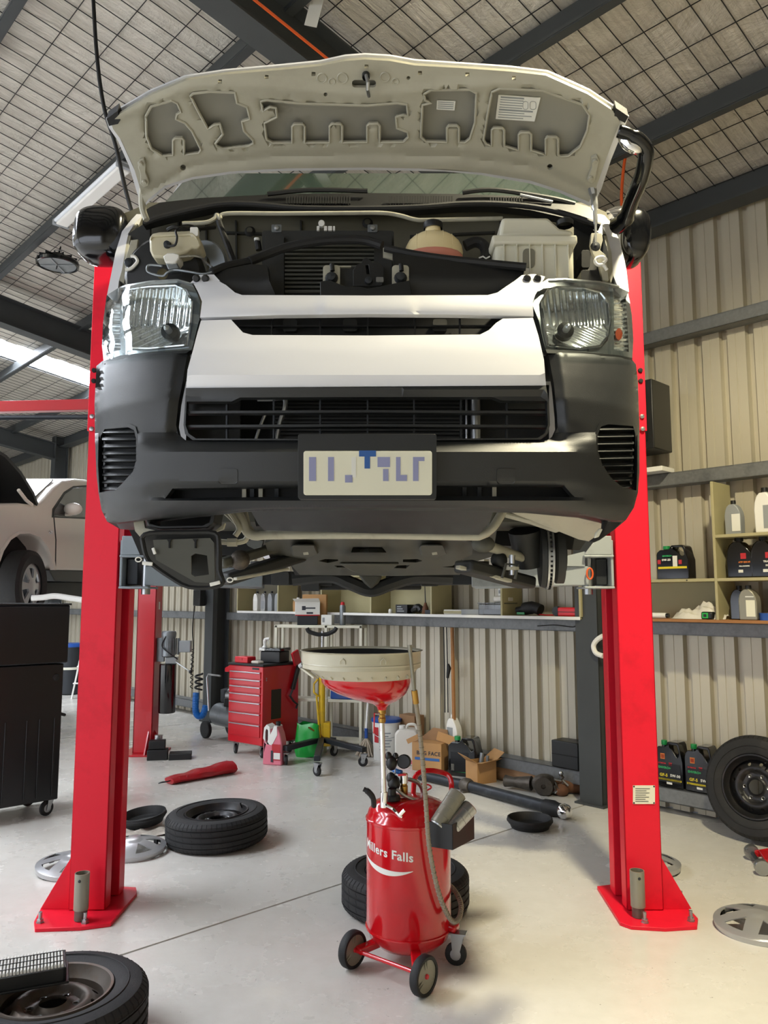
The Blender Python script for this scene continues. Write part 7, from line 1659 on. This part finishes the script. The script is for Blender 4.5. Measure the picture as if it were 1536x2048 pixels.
# ---- yellow transmission jack
yj = thing('transmission_jack', 'yellow transmission jack with black cradle and four castors', 'jack', (gr(643, 1512).x, gr(643, 1512).y, 0))
jc = V(yj.location); jz = lambda y: at(643, y, jc.y).z
MB().cyl(jc + UP * .12, jc + UP * jz(1345), .036, .034, 18).build('column', 'yellow_paint', yj)
MB().cyl(jc + UP * jz(1350), jc + UP * jz(1262), .016, n=14).build('ram', 'steel', yj)
MB().bx(jc.x - .03, jc.x + .09, jc.y - .03, jc.y + .10, .10, .34).build('pump_body', 'yellow_paint', yj, bev=.01)
MB().tube(spline([at(614, 1256, jc.y), at(618, 1263, jc.y), at(632, 1268, jc.y), at(643, 1269, jc.y), at(655, 1268, jc.y), at(668, 1262, jc.y), at(673, 1255, jc.y)]), .022, 8).build('cradle', 'black_rubber', yj)
MB().tube([at(636, 1358, jc.y - .04), at(628, 1368, jc.y - .05), at(628, 1385, jc.y - .05), at(637, 1393, jc.y - .04)], .010, 8).build('grab_handle', 'yellow_paint', yj)
MB().beam(at(618, 1455, jc.y - .1), at(650, 1478, jc.y), .04, .016).build('pedal', 'brass', yj, bev=.003)
MB().cyl(at(633, 1392, jc.y - .04), at(640, 1478, jc.y - .05), .010, n=8).build('release_rod', 'yellow_paint', yj)
for (x, y) in ((572, 1530), (634, 1552), (726, 1533), (668, 1512)):
    g = gr(x, y); e = V((g.x, g.y, .13)); d_ = (e - jc); d_.z = 0; d_.normalize()
    lg = MB().beam(jc + UP * .17 + d_ * .02, e + d_ * .02 + UP * .03, .06, .05).build('leg', 'dark_steel', yj, bev=.006)
    R = math.atan2(d_.y, d_.x) + .8
    p = V((g.x, g.y, 0)); Rm = Matrix.Rotation(R, 3, 'Z')
    w2 = MB().lathe([(.006, -.014), (.042, -.014), (.048, -.008), (.048, .008), (.042, .014), (.006, .014)], p + UP * .048, 20, Rm @ axis((0, 1, 0))).build('castor', 'black_rubber', yj)
    MB().lathe([(.0001, -.016), (.022, -.015), (.022, .015), (.0001, .016)], p + UP * .048, 12, Rm @ axis((0, 1, 0))).build('castor_hub', 'grey_plastic', w2)
    f = MB()
    for s_ in (-1, 1): f.prism([p + Rm @ V((-.012, s_ * .02, .04)), p + Rm @ V((.012, s_ * .02, .04)), p + Rm @ V((.04, s_ * .02, .115)), p + Rm @ V((-.02, s_ * .02, .115))], Rm @ V((0, .003 * s_, 0)))
    f.box(p + Rm @ V((.01, 0, .116)), (.07, .05, .006), Rm).build('castor_fork', 'steel', w2)
# ---- jugs, bag, mop, buckets
g = gr(549, 1528)
t = thing('coolant_jug', 'pink coolant jug with a white handle loop before the red cabinet', 'jug', tuple(g), math.radians(-18))
MB().plate([(-.10, .0), (.10, 0), (.10, .22), (.08, .30), (.05, .37), (.02, .37), (.01, .34), (-.02, .30), (-.03, .36), (-.06, .38), (-.085, .35), (-.095, .25)], lambda x, y: V((x, -.06, y)), (0, .12, 0), [[(-.075, .22), (-.055, .20), (-.045, .24), (-.045, .33), (-.062, .345), (-.075, .32)]]).build('body', 'pink_plastic', t, local=True, bev=.018, seg=3)
MB().plate([(-.097, .25), (-.06, .20), (.0, .19), (.055, .29), (.05, .37), (.02, .375), (.005, .34), (-.02, .29), (-.03, .365), (-.06, .385), (-.087, .355)], lambda x, y: V((x, -.064, y)), (0, .128, 0), [[(-.075, .22), (-.055, .20), (-.045, .24), (-.045, .33), (-.062, .345), (-.075, .32)]]).build('handle_loop', 'white_plastic', t, local=True, bev=.012)
MB().lathe([(.022, .37), (.024, .375), (.024, .41), (.0001, .412)], (.035, 0, 0), 14).build('cap', 'black_plastic', t, local=True)
MB().bx(0, .09, -.0655, -.062, .05, .20).build('label', 'label_red', t, local=True); MB().bx(-.01, .015, -.067, -.064, .03, .14).build('level_strip', 'ink', t, local=True); MB().bx(.02, .09, -.067, -.064, .06, .12).build('label', 'label_white', t, local=True)
g = gr(617, 1512)
t = thing('green_bag', 'bright green plastic bag standing behind the yellow jack', 'bag', tuple(g), math.radians(-15))
rings = []
for z, sx_, sy_ in ((0, .13, .09), (.05, .14, .10), (.15, .135, .09), (.24, .13, .085), (.30, .125, .07), (.33, .13, .05)):
    rings.append([V((sx_ * (abs(math.cos(q)) ** .7) * math.copysign(1, math.cos(q)) * (1 + .05 * math.sin(7 * q + z * 20)), sy_ * (abs(math.sin(q)) ** .7) * math.copysign(1, math.sin(q)) * (1 + .06 * math.cos(9 * q + z * 30)), z + .012 * math.sin(4 * q))) for q in [2 * PI * k / 26 for k in range(26)]])
MB().quad_strip(rings, True, True, False).build('body', 'green_plastic', t, local=True, smooth=50)
MB().bx(-.09, .09, -.05, .05, .15, .30).build('contents', 'black_plastic', t, local=True, bev=.01)
g = gr(736, 1512)
mp_ = thing('mop', 'string mop standing head down behind the drainer pipe', 'mop', tuple(g))
MB().cyl(g + V((-.02, 0, .27)), at(736, 1402, g.y + .1), .012, n=10).build('handle', 'white_plastic', mp_); MB().cyl(g + V((-.018, 0, .18)), g + V((-.02, 0, .28)), .018, n=10).build('socket', 'blue_plastic', mp_)
for i in range(26):
    a_ = 2 * PI * i / 26; r_ = .05 + .05 * ((i * 7) % 5) / 5
    MB().tube(spline([g + V((-.018, 0, .18)), g + V((-.018 + r_ * .6 * math.cos(a_), r_ * .5 * math.sin(a_), .12)), g + V((-.018 + r_ * math.cos(a_), r_ * .8 * math.sin(a_), .04)), g + V((-.018 + r_ * 1.3 * math.cos(a_), r_ * math.sin(a_), .008))], 3), .010, 5).build('strand', 'mop', mp_)
g = gr(773, 1520) + V((0, .05, 0))
bk = thing('paint_bucket', 'white printed bucket with a blue lid behind the drainer pipe', 'bucket', tuple(g))
MB().lathe([(.0001, 0), (.125, 0), (.13, .01), (.145, .36), (.15, .362), (.15, .375), (.145, .38)], g, 32).build('pail', 'white_plastic', bk); MB().lathe([(.155, .375), (.157, .38), (.157, .405), (.14, .41), (.0001, .405)], g, 32).build('lid', 'blue_plastic', bk)
MB().tube([g + V((.148 * math.cos(u), .148 * math.sin(u) - .02, .30 - .07 * math.sin((u + PI) * 1.0))) for u in [-PI + PI * i / 12 for i in range(13)]], .003, 5).build('bail', 'steel', bk)
for z, wd_ in ((.27, .10), (.24, .08), (.20, .11), (.17, .09), (.14, .10), (.11, .07)): MB().quad_strip([[g + V((.142 * math.sin(u), -.142 * math.cos(u) - .002, z + e)) for u in [-.5 + wd_ * 8 * i / 6 for i in range(7)]] for e in (0, .012)], False).build('print', 'label_grey', bk)
MB().quad_strip([[g + V((.1445 * math.sin(u), -.1445 * math.cos(u) - .002, e)) for u in [-1.0 + .4 * i / 6 for i in range(7)]] for e in (.18, .33)], False).build('red_label', 'label_red', bk)
g = gr(810, 1530) + V((.035, .05, 0))
jn = thing('jerrycan', 'translucent jerrycan with pink fluid beside the white bucket', 'jerrycan', tuple(g), math.radians(-12))
MB().plate([(-.115, 0), (.115, 0), (.12, .02), (.12, .30), (.09, .34), (-.09, .34), (-.12, .30), (-.12, .02)], lambda x, y: V((x, -.10, y)), (0, .20, 0)).build('body', 'bag_white', jn, local=True, bev=.03, seg=3)
MB().bx(-.117, .117, -.102, .102, .004, .07).build('fluid', 'pink_plastic', jn, local=True, bev=.02); MB().tube(spline([(-.02, 0, .335), (.0, 0, .375), (.06, 0, .38), (.085, 0, .35), (.09, 0, .32)]), .014, 8).build('handle', 'bag_white', jn, local=True)
MB().lathe([(.03, .335), (.032, .34), (.032, .37), (.0001, .372)], (-.06, 0, 0), 14).build('cap', 'white_plastic', jn, local=True); MB().bx(.1195, .122, -.05, .05, .05, .28).build('label', 'label_yellow', jn, local=True)
t, b = carton('dark timber block standing on the girt behind the bucket', wp(wa(815, 1440, 5.7), 5.76, zl), RW, .22, .14, .24, 'cardboard_dark', name='timber_block', cat='block')
